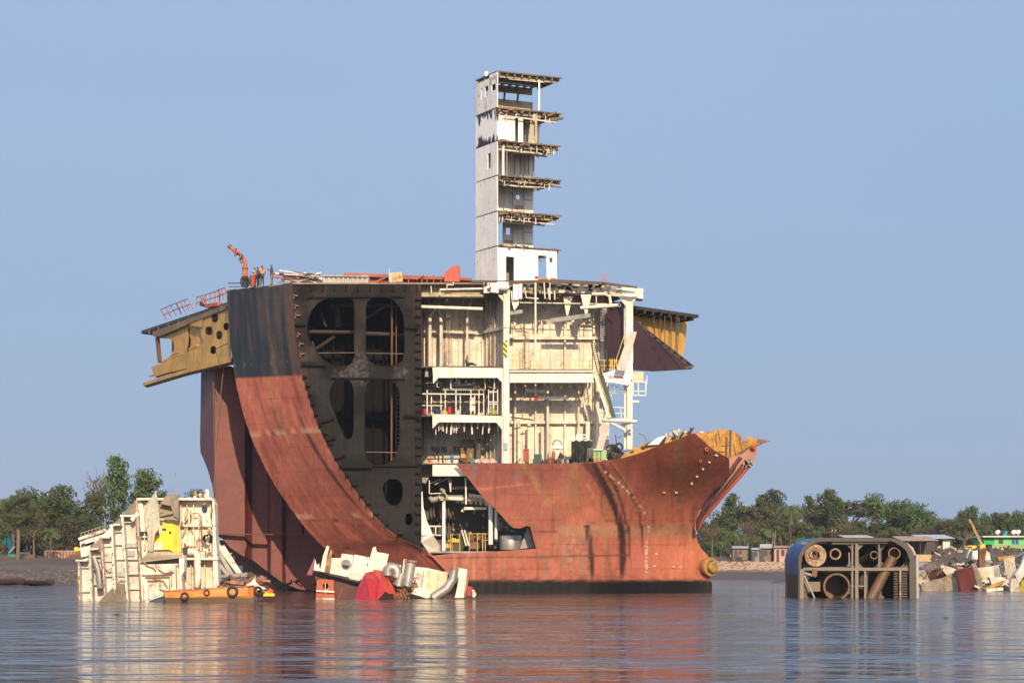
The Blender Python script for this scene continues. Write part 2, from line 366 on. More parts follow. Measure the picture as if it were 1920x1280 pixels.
# ------------------------------------------------------------------ the beached hull
ship = empty('ship_hulk', P(850, 1112, 206), 'huge half cut ship hulk with red hull, open cream engine room and white tower', 'ship')
def nz(a, b, s, k=0): return noise.noise(Vector((a * s, b * s, k)))
# --- curved strip of side shell on the left (a section curve carried back along the ship)
Rc = [(548, 530), (549, 562), (553, 620), (559, 665), (566, 703), (580, 752), (598, 803), (622, 852), (650, 897), (682, 942), (716, 982), (752, 1010), (785, 1024), (812, 1043), (838, 1072), (862, 1094), (890, 1124)]
Lc = [(425, 545), (427, 575), (431, 632), (436, 674), (441, 709), (452, 760), (468, 812), (490, 862), (513, 905), (540, 946), (570, 986), (598, 1017), (622, 1038), (642, 1055), (665, 1076), (690, 1097), (720, 1126)]
YR, YL = 200.0, 204.6
def hull_col_strip(s, t):
    """s 0..1 from the far (left) edge to the near edge, t 0..16 down the section"""
    n = nz(s * 9, t * 3, 1)
    if t < 4.0 + .03 * math.sin(s * 9):
        c = Vector((0.012, 0.017, 0.027)); c = c.lerp(Vector((0.060, 0.045, 0.034)), smooth(-.1, .6, nz(s * 15, t * .5, 1, 3) + .3 * smooth(.35, .6, s)) * .7)
        c = c.lerp(Vector((.10, .07, .045)), .7 * smooth(.05, .0, abs(s - .62 - .05 * nz(t, 0, .8))) * smooth(1.2, 3, t))
        c = c.lerp(Vector((.16, .15, .14)), .6 * smooth(.04, 0, abs(t - 3.35 + .08 * nz(s * 20, 0, 1))))
        if s > .88: c = c.lerp(Vector((.10, .055, .03)), .6)
    else:
        c = Vector((0.34, 0.108, 0.072)); c = c.lerp(Vector((0.24, 0.076, 0.052)), smooth(4, 12, t))
        c = c.lerp(Vector((0.46, 0.13, 0.08)), .6 * smooth(.1, .5, nz(s * 16, t * .35, 1, 5)))
        c = c.lerp(Vector((0.20, 0.055, 0.035)), .6 * smooth(.1, .55, nz(s * 12, t * .5, 1, 8)))
        c = c.lerp(Vector((.06, .022, .017)), .9 * smooth(.04, .014, abs(s - .76 - .022 * (t - 4))) * smooth(9.9, 8.5, t) * smooth(4.0, 6.5, t))       # long dark run
        c = c.lerp(Vector((.17, .05, .03)), .7 * smooth(.05, .01, abs(s - .86)) * smooth(6.3, 4.8, t))
        c = c.lerp(Vector((.17, .05, .03)), .55 * smooth(.04, .005, abs(s - .28 - .012 * (t - 4))) * smooth(9, 5, t))
        c = c.lerp(Vector((.30, .17, .08)), .7 * smooth(.03, .008, abs(s - .48 - .005 * (t - 4))) * smooth(8.5, 5, t))       # tan run
        for tt in (6.05, 9.55): c = c.lerp(Vector((.42, .26, .17)), .75 * smooth(.13, .03, abs(t - tt)) * (nz(s * 8, t, 1, 2) > -.15))
        for (a, b_, r) in ((.33, 6.05, .05), (.47, 9.75, .06), (.86, 11.2, .05), (.25, 11.6, .07)):
            c = c.lerp(Vector((.07, .03, .022)), .8 * smooth(1, .3, math.hypot((s - a) / r, (t - b_) / (r * 3))))
        if t > 13.6: c = c.lerp(Vector((.04, .022, .018)), smooth(13.6, 15, t))
    return c * (1 + .12 * n)
def make_strip():
    q = MB(); n = 60; m = 150; vs = []; cs = []
    Rp = [P(a, b, YR) for a, b in Rc]; Lp = [P(a, b, YL) for a, b in Lc]
    def cr(pts, t):
        i = min(int(t), len(pts) - 2); f = t - i
        p0, p1, p2, p3 = pts[max(i - 1, 0)], pts[i], pts[i + 1], pts[min(i + 2, len(pts) - 1)]
        return .5 * ((2 * p1) + (p2 - p0) * f + (2 * p0 - 5 * p1 + 4 * p2 - p3) * f * f + (3 * p1 - p0 - 3 * p2 + p3) * f ** 3)
    for j in range(m + 1):
        t = 16 * j / m; a, b = cr(Lp, t), cr(Rp, t)
        for i in range(n + 1):
            s = i / n; p = a.lerp(b, s)
            p = p + Vector((0, 1, 0)) * (.02 * nz(s * 6, t, 1, 4))
            if i == 0: p.x += .06 * nz(t * 4, 0, 1, 9)
            vs.append(p); cs.append((s, t))
    fs = [(j * (n + 1) + i, (j + 1) * (n + 1) + i, (j + 1) * (n + 1) + i + 1, j * (n + 1) + i + 1) for j in range(m) for i in range(n)]
    N = len(vs); vs2 = [v + Vector((.05, .1, .02)) for v in vs]; fs2 = [tuple(k + N for k in f[::-1]) for f in fs]
    rim = []
    for j in range(m):
        for i in (0, n):
            a, b = j * (n + 1) + i, (j + 1) * (n + 1) + i; rim.append((a, b, b + N, a + N) if i else (b, a, a + N, b + N))
    for i in range(n): rim.append((i, i + 1, i + 1 + N, i + N))
    q.add(vs + vs2, fs + fs2 + rim, cs + cs)
    mat = paint('hull_strip_paint', (.3, .08, .05), var=.25, rust=.08, dirt=.35, vcol=True, streak=.35, rough=.5, rcol=(.09, .045, .03), bump=.35, plates=True)
    q.build('side_shell', mat, ship, colf=hull_col_strip, smooth=50)
make_strip()
# --- black web bulkhead
SP = dict(
    h1=[(575, 620), (577, 600), (584, 582), (597, 567), (615, 558), (630, 557), (654, 557), (661, 561), (664, 572), (664, 668), (661, 678), (653, 684), (640, 685), (622, 682), (604, 670), (590, 652), (580, 636)],
    h2=[(686, 577), (689, 565), (698, 558), (722, 557), (736, 561), (748, 574), (756, 592), (758, 610), (758, 660), (755, 673), (746, 682), (736, 685), (706, 684), (693, 676), (686, 664)],
    h3=[(617, 737), (621, 724), (629, 714), (641, 709), (652, 711), (660, 719), (663, 732), (663, 806), (660, 818), (653, 823), (646, 818), (636, 796), (627, 772), (619, 752)],
    h4=[(684, 736), (688, 720), (698, 711), (726, 711), (740, 718), (747, 729), (749, 745), (749, 828), (744, 848), (735, 862), (722, 869), (700, 869), (690, 858), (684, 845)],
    h5=[(717, 914), (721, 904), (731, 897), (745, 898), (753, 905), (755, 914), (755, 928), (751, 940), (742, 946), (731, 945), (722, 934)],
    h6=[(763, 962), (770, 961), (774, 970), (772, 980), (766, 984), (760, 980), (760, 968)])
def round_loop(L, k=2):
    for _ in range(k):
        o = []
        for i, a in enumerate(L):
            b = L[(i + 1) % len(L)]; o += [(a[0] * .75 + b[0] * .25, a[1] * .75 + b[1] * .25), (a[0] * .25 + b[0] * .75, a[1] * .25 + b[1] * .75)]
        L = o
    return L
def wcol(x, y):
    c = Vector((.023, .0215, .0205)); c = c.lerp(Vector((.065, .040, .028)), .75 * smooth(-.05, .45, nz(x, y * .35, .035, 1)) * smooth(720, 560, y))
    c = c.lerp(Vector((.09, .07, .055)), .8 * smooth(600, 560, x) * smooth(560, 600, y) * smooth(760, 620, y))
    c = c.lerp(Vector((.009, .008, .008)), .8 * smooth(-.1, .35, nz(x, y, .02, 6)))
    sp = max(smooth(45, 12, math.hypot((x - 672) * 1.3, (y - 690) * .8)), smooth(24, 4, math.hypot(x - 752, y - 696)), .8 * smooth(26, 6, math.hypot(x - 640, y - 703)))
    if sp > 0: c = c.lerp(Vector((.13, .12, .11)), .6 * sp * smooth(-.05, .35, nz(x, y, .3, 2) + .15 * sp))
    if y > 868: c = c.lerp(Vector((.026, .023, .021)), .5)
    return c
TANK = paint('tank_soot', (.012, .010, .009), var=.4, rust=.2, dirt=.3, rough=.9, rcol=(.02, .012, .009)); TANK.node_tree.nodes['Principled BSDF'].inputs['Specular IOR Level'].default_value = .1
def make_web():
    q = MB(); poly = [(548, 530), (790, 532), (790, 1036), (785, 1030)] + [p for p in reversed(Rc[1:12])]
    q.sheet(poly, 200.06, .14, [SP[k] for k in SP], grid=5)
    mat = paint('web_soot', (.05, .042, .038), var=.3, rust=.12, dirt=.5, vcol=True, rcol=(.05, .026, .016), streak=.4, rough=.85, bump=.4); mat.node_tree.nodes['Principled BSDF'].inputs['Specular IOR Level'].default_value = .15
    BLK = paint('black_stiffener', (.014, .012, .011), rough=.9, rust=.3, rcol=(.05, .025, .015)); BLK.node_tree.nodes['Principled BSDF'].inputs['Specular IOR Level'].default_value = .15
    web = q.build('web_bulkhead', mat, ship, colf=wcol, smooth=20)
    q = MB()                                               # rims round the openings
    for k in ('h1', 'h2', 'h3', 'h4', 'h5', 'h6'):
        L = SP[k]
        for i, a in enumerate(L):
            b = L[(i + 1) % len(L)]; q.pbox  # rim plate: short and deep
            pa, pb = P(*a, 199.93), P(*b, 199.93); q.add([pa, pb, pb + Vector((0, .5, 0)), pa + Vector((0, .5, 0))], [(0, 1, 2, 3)])
    q.build('opening_rim', M_SOOT, web, recalc=False)
    for y in (561, 575, 592, 608, 625, 641, 656, 672, 688, 705, 720, 737, 754, 770, 786, 803, 820, 836, 852, 868, 886, 905, 926, 944, 962, 980, 998):   # stiffener ends by the right edge
        s = MB(); s.pbox(780, y, 789.5, y + 2, 199.8, .3); s.pbox(779, y - 2.5, 781, y + 3.5, 199.8, .3); s.build('stiffener', BLK, web)
    for (x, y) in ((550, 553), (552, 572), (553, 590), (557, 625), (560, 643), (562, 662), (567, 705), (572, 722), (577, 738), (582, 755), (589, 776), (597, 795), (606, 812), (614, 830), (627, 855), (636, 872), (647, 890), (659, 908), (673, 928), (686, 943), (700, 962), (722, 982), (745, 1000)):
        s = MB(); s.pbox(x, y, x + random.uniform(7, 11), y + 2.2, 199.7, .4); s.pbox(x, y - 2, x + 2, y + 7, 199.7, .4); s.build('stiffener', M_RUST if y < 680 else BLK, web)
    for (a, b, c) in ((565, 740, 612), (598, 640, 787), (548, 555, 607)):
        pass
    s = MB(); s.pbar((553, 607, 199.7), (573, 607, 199.7), .12, .3); s.pbar((565, 681, 199.6), (612, 682, 199.6), .12, .35); s.pbar((596, 790, 199.6), (627, 782, 199.6), .12, .3); s.pbar((612, 823, 199.6), (630, 818, 199.6), .12, .3); s.pbar((628, 858, 199.6), (647, 850, 199.6), .12, .3)
    s.pbar((641, 872, 199.5), (698, 872, 199.5), .1, .5); s.pbar((698, 872, 199.8), (785, 872, 199.8), .05, .2); s.pbar((760, 612, 199.6), (785, 614, 199.6), .1, .25); s.pbar((757, 778, 199.6), (787, 780, 199.6), .1, .25)
    s.pbar((575, 557, 199.8), (760, 555, 199.8), .05, .15); s.pbar((620, 708, 199.8), (760, 710, 199.8), .05, .15); s.build('ledge', BLK, web)
    s = MB()                                               # brackets hanging under the deck edge
    for x in range(560, 785, 22): s.pbox(x, 533, x + 2.5, 545, 199.8, .3)
    s.build('bracket', BLK, web)
    # dark tank behind the openings
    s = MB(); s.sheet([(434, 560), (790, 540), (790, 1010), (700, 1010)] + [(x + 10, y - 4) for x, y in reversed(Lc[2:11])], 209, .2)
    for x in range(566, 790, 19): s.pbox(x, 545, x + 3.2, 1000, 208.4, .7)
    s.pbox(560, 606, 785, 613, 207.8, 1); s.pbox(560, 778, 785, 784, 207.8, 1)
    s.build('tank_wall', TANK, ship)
    s = MB(); a, b = P(789.5, 540, 200.3), P(789.5, 1020, 200.3); s.add([a, b, b + Vector((0, 14, 0)), a + Vector((0, 14, 0))], [(0, 1, 2, 3)]); a, b = P(430, 560, 205.2), P(560, 560, 209); c, d = P(800, 1080, 209), P(620, 1040, 205.2); s.build('tank_side', M_DARKIN, ship, recalc=False)
    s = MB()
    s.ptube([(576, 622, 204), (668, 623, 204)], .2); s.ptube([(680, 625, 204), (765, 628, 204)], .2); s.ptube([(620, 572, 205), (762, 572, 205)], .18)
    s.ptube([(584, 660, 204.5), (628, 630, 204.5)], .16); s.ptube([(684, 598, 204.5), (722, 574, 204.5)], .16); s.ptube([(601, 586, 204), (611, 612, 204)], .12)
    s.ptube([(633, 572, 205), (633, 612, 205)], .3); s.ptube([(585, 640, 205), (600, 682, 205)], .1)
    s.build('pipe', paint('tank_pipe', (.035, .025, .02)), ship, smooth=40)
    s = MB(); s.ptube([(735, 560, 202.5), (734, 866, 202.5)], .1); s.ptube([(743, 560, 203), (743, 866, 203)], .06); s.build('vertical_pipe', M_RUST, ship)
    s = MB(); s.ptube([(575, 662, 200.5), (665, 661, 200.5)], .02); s.ptube([(684, 662, 200.5), (758, 663, 200.5)], .02); s.ptube([(686, 847, 200.5), (745, 848, 200.5)], .025)
    for y in range(700, 860, 8): s.pbox(742, y, 750, y + 1.2, 206, .1)
    s.build('cable', M_GREY, ship)
make_web()
# --- upper deck
def make_deck():
    q = MB(); z0 = P(800, 530, 200).z
    a, b, c, d = P(425, 545, YL), P(548, 530, 200), P(1000, 528, 200), P(1205, 541, 203)
    pts = [Vector((a.x, a.y, z0 - .1)), Vector((b.x, b.y, z0)), Vector((c.x, c.y, z0)), Vector((d.x, d.y, z0 - .2)), Vector((d.x - 5, 224, z0)), Vector((a.x + 8, 226, z0))]
    n = len(pts); lo = [p - Vector((0, 0, .12)) for p in pts]
    q.add(pts + lo, [tuple(range(n)), tuple(range(2 * n - 1, n - 1, -1))] + [(i, i + n, (i + 1) % n + n, (i + 1) % n) for i in range(n)])
    q.build('upper_deck', M_UNDER, ship)
make_deck()
DZ = P(800, 530, 200).z          # level of the upper deck
# --- near side of the stern, cut open
def stY(x, y):
    u = max(0, (x - 800) / 520); v = max(0, min(1.2, (1112 - y) / 290))
    low = 7.0 * smooth(.55, 1.02, u) * smooth(1.15, .25, v)
    return 199.6 + low - 1.8 * v * smooth(0, .5, u) - 3.2 * smooth(.35, 1.1, v) * smooth(.45, .9, u) + 1.6 * smooth(.95, 1.1, u) * v
def curve_d(x, y, pts):
    """distance in px from the column of a run that follows the points (x, y)"""
    return abs(x - pl([(b, a) for a, b in pts], y))
def scol(x, y):
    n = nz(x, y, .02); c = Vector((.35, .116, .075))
    c = c.lerp(Vector((.21, .064, .048)), smooth(985, 865, y) * .85)  # upper shell darker: shade of its downward flare painted in
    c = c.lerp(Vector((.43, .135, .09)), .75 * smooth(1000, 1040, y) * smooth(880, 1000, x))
    c = c.lerp(Vector((.55, .19, .105)), .6 * smooth(1180, 1290, x) * smooth(900, 960, y))  # brighter aft where it turns to the sun, painted into the colour
    c = c.lerp(Vector((.34, .27, .22)), .7 * smooth(-.05, .25, nz(x, y, .11, 21)) * smooth(1, .4, math.hypot((x - 1075) / 34, (y - 1040) / 40)))
    band = smooth(982, 987, y) * smooth(1008, 1002, y) * smooth(1030, 1060, x)
    c = c.lerp(Vector((.33, .19, .11)), .7 * band)
    c = c.lerp(Vector((.20, .115, .05)), .55 * smooth(.1, .5, nz(x, y * .4, .02, 4)) * smooth(1010, 900, y))          # olive smears
    c = c.lerp(Vector((.16, .14, .12)), .8 * smooth(.18, .4, nz(x, y * .5, .05, 7)) * smooth(920, 880, y) * smooth(870, 900, x) * smooth(1010, 960, x))
    c = c.lerp(Vector((.24, .16, .11)), .6 * smooth(.05, .4, nz(x, y, .06, 3)) * smooth(990, 1010, y) * smooth(980, 1040, x) * smooth(1150, 1100, x))
    dk = Vector((.040, .018, .015))
    for pts, w, y0, y1, k in (([(1112, 868), (1140, 920), (1158, 965), (1166, 1000), (1168, 1085)], 6.5, 868, 1098, 1.0), ([(1098, 870), (1125, 905), (1150, 950)], 6, 868, 950, .7),
                        ([(1128, 868), (1160, 925), (1175, 980), (1179, 1008)], 3.2, 868, 1010, .8), ([(1145, 868), (1180, 915), (1198, 960), (1204, 1005)], 2.2, 868, 1012, .7),
                        ([(1179, 1000), (1180, 1050)], 1.6, 1004, 1062, .7), ([(1204, 1005), (1204, 1040)], 1.4, 1005, 1045, .6),
                        ([(1100, 985), (1106, 1020), (1112, 1085)], 4.8, 984, 1096, .95)):
        if y0 <= y <= y1: c = c.lerp(dk, k * smooth(w * 1.3, w * .7, curve_d(x, y, pts) + 1.5 * nz(x, y, .08, 5)) * smooth(y1, y1 - 30, y))
    c = c.lerp(dk, .9 * smooth(1, .6, math.hypot((x - 1167) / 7, (y - 996) / 16))); c = c.lerp(dk, .85 * smooth(1, .6, math.hypot((x - 1179) / 4, (y - 994) / 12))); c = c.lerp(dk, .85 * smooth(1, .6, math.hypot((x - 1204) / 3, (y - 995) / 13)))
    tan = Vector((.30, .17, .07))
    for pts, y0, y1, w in (([(1100, 905), (1122, 945), (1134, 990), (1142, 1080)], 905, 1080, 3), ([(1150, 868), (1172, 900), (1188, 925)], 868, 925, 3.5), ([(980, 868), (1005, 905), (1030, 950)], 868, 950, 8)):
        if y0 <= y <= y1: c = c.lerp(tan, .55 * smooth(w * 1.4, w * .4, curve_d(x, y, pts)))
    dots = [(1130, 880), (1160, 905), (1190, 935), (1208, 960), (1215, 985), (1213, 1030), (1210, 1085)]
    if 880 < y < 1085 and int(y / 3.5) % 2 == 0: c = c.lerp(Vector((.6, .5, .42)), .8 * smooth(2.2, 1.0, curve_d(x, y, dots)))
    for (x0, y0, x1, y1) in ((860, 921, 1005, 905), (1100, 979, 1178, 976), (990, 998, 1045, 996), (1010, 985, 1012, 998), (820, 1046, 1180, 1040)):
        if x0 <= x <= x1: c = c.lerp(Vector((.10, .05, .035)) if y0 > 930 else Vector((.45, .16, .10)), .7 * smooth(2.4, .8, abs(y - lerp(y0, y1, (x - x0) / (x1 - x0)))))
    c = c.lerp(Vector((.15, .11, .085)), .8 * smooth(.0, .25, nz(x, y, .09, 2)) * smooth(1, .5, math.hypot((x - 1275) / 14, (y - 940) / 28)))
    c = c.lerp(Vector((.15, .11, .085)), .8 * smooth(-.1, .2, nz(x, y, .12, 2)) * smooth(9, 3, curve_d(x, y, [(1330, 900), (1306, 950), (1298, 990)])) * smooth(990, 960, y))
    c = c.lerp(Vector((.10, .045, .03)), .45 * smooth(.25, .6, nz(x, y * .12, .09, 11)))
    c = c.lerp(Vector((.58, .27, .18)), .35 * smooth(.3, .6, nz(x, y * .1, .12, 15)) * smooth(900, 1000, y))
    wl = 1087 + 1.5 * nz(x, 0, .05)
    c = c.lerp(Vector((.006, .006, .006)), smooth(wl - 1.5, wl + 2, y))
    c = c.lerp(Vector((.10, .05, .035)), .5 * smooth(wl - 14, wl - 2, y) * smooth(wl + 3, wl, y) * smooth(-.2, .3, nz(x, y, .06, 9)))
    return c * (1 + .15 * n)
M_WRAG = paint('ragged_cream', (.62, .55, .42), rust=.7, dirt=.6, sc=3)
def make_stern():
    cut = [(1005, 1028), (994, 987), (988, 985), (975, 990), (962, 989), (957, 985), (940, 966), (925, 950), (908, 935), (890, 912), (875, 893), (862, 878), (853, 869)]
    top = [(905, 868), (1000, 869), (1085, 868), (1112, 866), (1140, 862), (1165, 859), (1200, 849), (1240, 834), (1270, 823), (1295, 813), (1303, 812), (1312, 820), (1325, 832), (1338, 843), (1352, 851), (1367, 859)]
    end = [(1368, 890), (1356, 902), (1342, 917), (1330, 930), (1318, 945), (1310, 960), (1305, 975), (1303, 988), (1304, 1002), (1308, 1014), (1315, 1028), (1326, 1040), (1334, 1052), (1335, 1075), (1330, 1085), (1335, 1092), (1335, 1124)]
    bot = [(868, 1124), (856, 1094), (838, 1073), (812, 1045), (800, 1036), (812, 1041), (850, 1037), (900, 1035)]
    q = MB(); q.sheet(cut + top + end + bot, stY, .15, grid=(4, 4))
    mat = paint('stern_shell_paint', (.3, .08, .05), var=.2, rust=.06, dirt=.3, vcol=True, streak=.28, rough=.5, rcol=(.10, .05, .03), bump=.35, spots=.25, plates=True)
    mat.node_tree.nodes['Principled BSDF'].inputs['Specular IOR Level'].default_value = .2
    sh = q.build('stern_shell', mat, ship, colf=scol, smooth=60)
    for (x, y, w, h) in ((1297, 906, 5, 6), (1307, 893, 5, 5), (1318, 879, 5, 5), (1330, 866, 6, 4), (1343, 853, 9, 4), (1245, 923, 7, 4), (1268, 923, 7, 4), (1231, 1038, 6, 4), (1227, 1061, 6, 4), (1263, 1062, 6, 4), (1276, 1063, 6, 4)):
        s = MB(); p = P(x, y, stY(x, y) - .08); s.box(p, (w * .038, .1, h * .038), Matrix.Rotation(.5 if y < 900 else 0, 3, 'Y')); s.build('anode', plain('anode_pale', (.46, .38, .29)) if x != 1245 else M_BRASS, sh)
    for (x, y, r) in ((1325, 842, .2), (1313, 864, .14)):
        s = MB(); s.lathe(P(x, y, stY(x, y) - .1), (.3, -1, 0), [(0, r), (.12, r), (.14, r * .6), (.05, r * .5)], 14); s.build('port_ring', M_DAVIT, sh, smooth=40)
    q = MB(); c = P(1329, 1062, 206.2); ax = Vector((.62, -.78, -.02)).normalized()
    q.lathe(c, ax, [(-4.0, .35), (-2.0, .6), (-.6, .78), (0, .84)], 28); q.build('stern_tube_fairing', paint('fairing_red', (.42, .13, .085), var=.3, rust=.3), ship, smooth=50)
    q = MB(); q.lathe(c, ax, [(0, .5), (0, .92), (.32, .92), (.36, .86), (.36, .62), (.12, .6), (.12, .5)], 32)
    b = q.build('stern_tube_flange', M_BRASS, ship, smooth=35)
    q = MB(); q.lathe(c, ax, [(.1, .55), (.7, .55), (.74, .5), (.76, .36), (.70, .34), (.70, 0)], 28); q.build('shaft_end', M_BRASS, b, smooth=35)
    # far half of the stern, seen past the centreline
    q = MB(); q.sheet([(1366, 858), (1392, 850), (1408, 838), (1422, 840), (1414, 862), (1409, 872), (1388, 895), (1362, 925), (1340, 949), (1324, 968), (1312, 984), (1306, 1000), (1302, 990), (1306, 968), (1318, 942), (1342, 914), (1368, 888)], lambda x, y: 204.0 + (y < 900) * 0 + (1000 - y) * .012, .15, grid=8)
    fs = q.build('far_stern_shell', paint('far_stern', (.36, .115, .06), var=.35, rust=.3, dirt=.4, streak=.6, rcol=(.13, .06, .03)), ship, smooth=50)
    for (o, r, mm) in ((-7, .10, M_MARD), (-15, .2, M_MARD), (-3, .09, M_MAR), (2, .14, M_RED)):
        q = MB(); q.ptube([(1408 + o * 1.3, 866 + o * .6, 203.4), (1386 + o * 1.3, 892 + o * .3, 203.3), (1359 + o * 1.2, 923 + o * .1, 203.5), (1334 + o * .9, 953, 203.8), (1318 + o * .5, 973, 204), (1307, 995, 204.2)], r); q.build('stern_frame', mm, fs, smooth=40)
    q = MB(); q.pbox(1400, 858, 1410, 868, 203, .6)
    for _ in range(14): q.box(P(random.uniform(1394, 1414), random.uniform(859, 873), 203), (.3, .3, .2), Matrix.Rotation(random.random() * 3, 3, 'Y'))
    q.build('knuckle_fitting', M_UNDER, fs)
    # torn ochre inner plating above the cut
    def jag(L, a=2.2):
        o = []
        for (p, r) in zip(L, L[1:]):
            k = max(1, int(math.hypot(r[0] - p[0], r[1] - p[1]) / 5))
            o += [(lerp(p[0], r[0], i / k) + random.uniform(-a, a) * .5, lerp(p[1], r[1], i / k) + random.uniform(-a, a)) for i in range(k)]
        return o + [L[-1]]
    q = MB(); q.sheet(jag([(1300, 813), (1314, 811), (1330, 809), (1343, 808), (1346, 806), (1370, 806), (1372, 808), (1390, 816), (1392, 826), (1401, 826), (1402, 818), (1415, 821), (1428, 824)], 1.5) + [(1446, 827), (1420, 833), (1405, 843), (1390, 852), (1368, 866), (1345, 862), (1322, 845)], lambda x, y: 206.5 + (x - 1310) * .02, .12, grid=7)
    iy = q.build('inner_plating', M_YELR, ship)
    q = MB()
    for (a, b, w) in (((1370, 806), (1368, 862), .2), ((1346, 806), (1350, 826), .08), ((1385, 818), (1392, 846), .08), ((1375, 858), (1410, 836), .2), ((1385, 850), (1430, 830), .14), ((1352, 836), (1372, 834), .1)):
        q.pbar((*a, 206.1), (*b, 206.1), w)
    q.build('frame', M_SOOT, iy)
    q = MB(); q.sheet([(1420, 822), (1446, 827), (1418, 831)], 206, .1); q.build('torn_plate', M_MAR, iy)
    q = MB(); q.lathe(P(1414, 838, 205.4), (.6, -.8, 0), [(-.3, .15), (-.2, .25), (.1, .24), (.12, .12), (-.1, .05)], 14); q.build('fairlead', M_DAVIT, iy, smooth=40)
    q = MB(); q.sheet(jag([(1163, 858), (1170, 848), (1180, 850), (1188, 838), (1198, 842), (1206, 832), (1222, 833), (1236, 822), (1250, 825), (1262, 816), (1283, 812), (1300, 808)], 3) + [(1306, 818), (1270, 832), (1240, 842), (1200, 857), (1165, 868)], 200.6, .1, grid=8)
    q.build('torn_inner_plate', M_YELR, iy)
    q = MB()
    for k in range(26):
        x = random.uniform(1185, 1300); y = pl([(1165, 858), (1240, 834), (1300, 814)], x) - random.uniform(0, 5)
        q.pbar((x, y - 4, 200.4), (x + random.uniform(-8, 10), y - 4 - random.uniform(-2, 8), 200.3), random.uniform(.05, .14), random.uniform(.06, .2))
    q.build('torn_frame', M_SOOT, iy)
    q = MB(); q.sheet([(1214, 834), (1233, 820), (1248, 816), (1235, 833)], 200.2, .06); q.build('white_sheet', plain('white_sheet', (.78, .77, .76)), iy)
    q = MB()
    for (x, y, w, h) in ((1247, 812, 4, 8), (1254, 810, 5, 7), (1262, 807, 9, 9), (1270, 805, 5, 5), (1283, 807, 6, 5), (1312, 808, 7, 4)):
        q.sheet(jag([(x, y + h), (x, y), (x + w * .5, y - 1), (x + w, y), (x + w, y + h)], 1.2), 203, .5)
    q.build('coaming_piece', M_WRAG, iy)
make_stern()
# --- far dark half of the hull on the left
def make_far():
    Yf = lambda x, y: pl([(372, 224), (400, 214.5), (464, 215), (467, 216.6), (505, 216.8), (508, 215), (532, 215.2), (534, 216), (700, 217)], x)
    q = MB(); q.sheet([(377, 688), (400, 688), (432, 686), (464, 700), (466, 700), (506, 760), (508, 760), (532, 790), (534, 790), (640, 900), (700, 1000), (700, 1118), (560, 1104), (530, 1092), (500, 1070), (475, 1050), (452, 1040), (430, 1025), (418, 1010), (408, 1005), (404, 990), (402, 945), (398, 910), (391, 885), (384, 866), (376, 848), (375, 830)], Yf, .2, grid=(7, 12))
    mat = paint('far_hull_red', (.17, .038, .031), var=.3, rust=.14, dirt=.4, streak=.6, rcol=(.09, .04, .025))
    far = q.build('far_side_shell', mat, ship)
    q = MB(); q.pbox(404, 1000, 640, 1002, 213.6, .8); q.pbar((400, 690, 213.7), (404, 1000, 213.7), .15); q.build('seam', M_MARD, far)
    q = MB()
    for (x0, y0, x1, y1, Y) in ((412, 1012, 470, 1032, 222), (425, 1030, 500, 1042, 221), (440, 1040, 520, 1060, 220), (455, 1058, 540, 1080, 219.5), (500, 1078, 660, 1118, 219), (480, 1084, 540, 1120, 218), (596, 1090, 640, 1120, 214)):
        q.pbox(x0, y0, x1, y1, Y, 4)
    q.build('bottom_structure', M_MARD, ship)
    q = MB(); q.ptube([(419, 690, 210), (412, 760, 210.5), (405, 830, 211), (401, 920, 211), (399, 960, 211)], .03); q.build('rope', plain('old_rope', (.25, .19, .12)), ship)
    q = MB()                                               # rugged slipped mud and debris under the bilge
    for k in range(60):
        x = random.uniform(430, 660); y = 1110 + random.uniform(-22, 6) * smooth(420, 520, x)
        q.box(P(x, y, 205 + random.uniform(0, 6)), (random.uniform(.1, .9), .6, random.uniform(.05, .3)), Matrix.Rotation(random.uniform(-.9, .9), 3, 'Y'))
    q.build('bottom_debris', TANK, ship)
make_far()
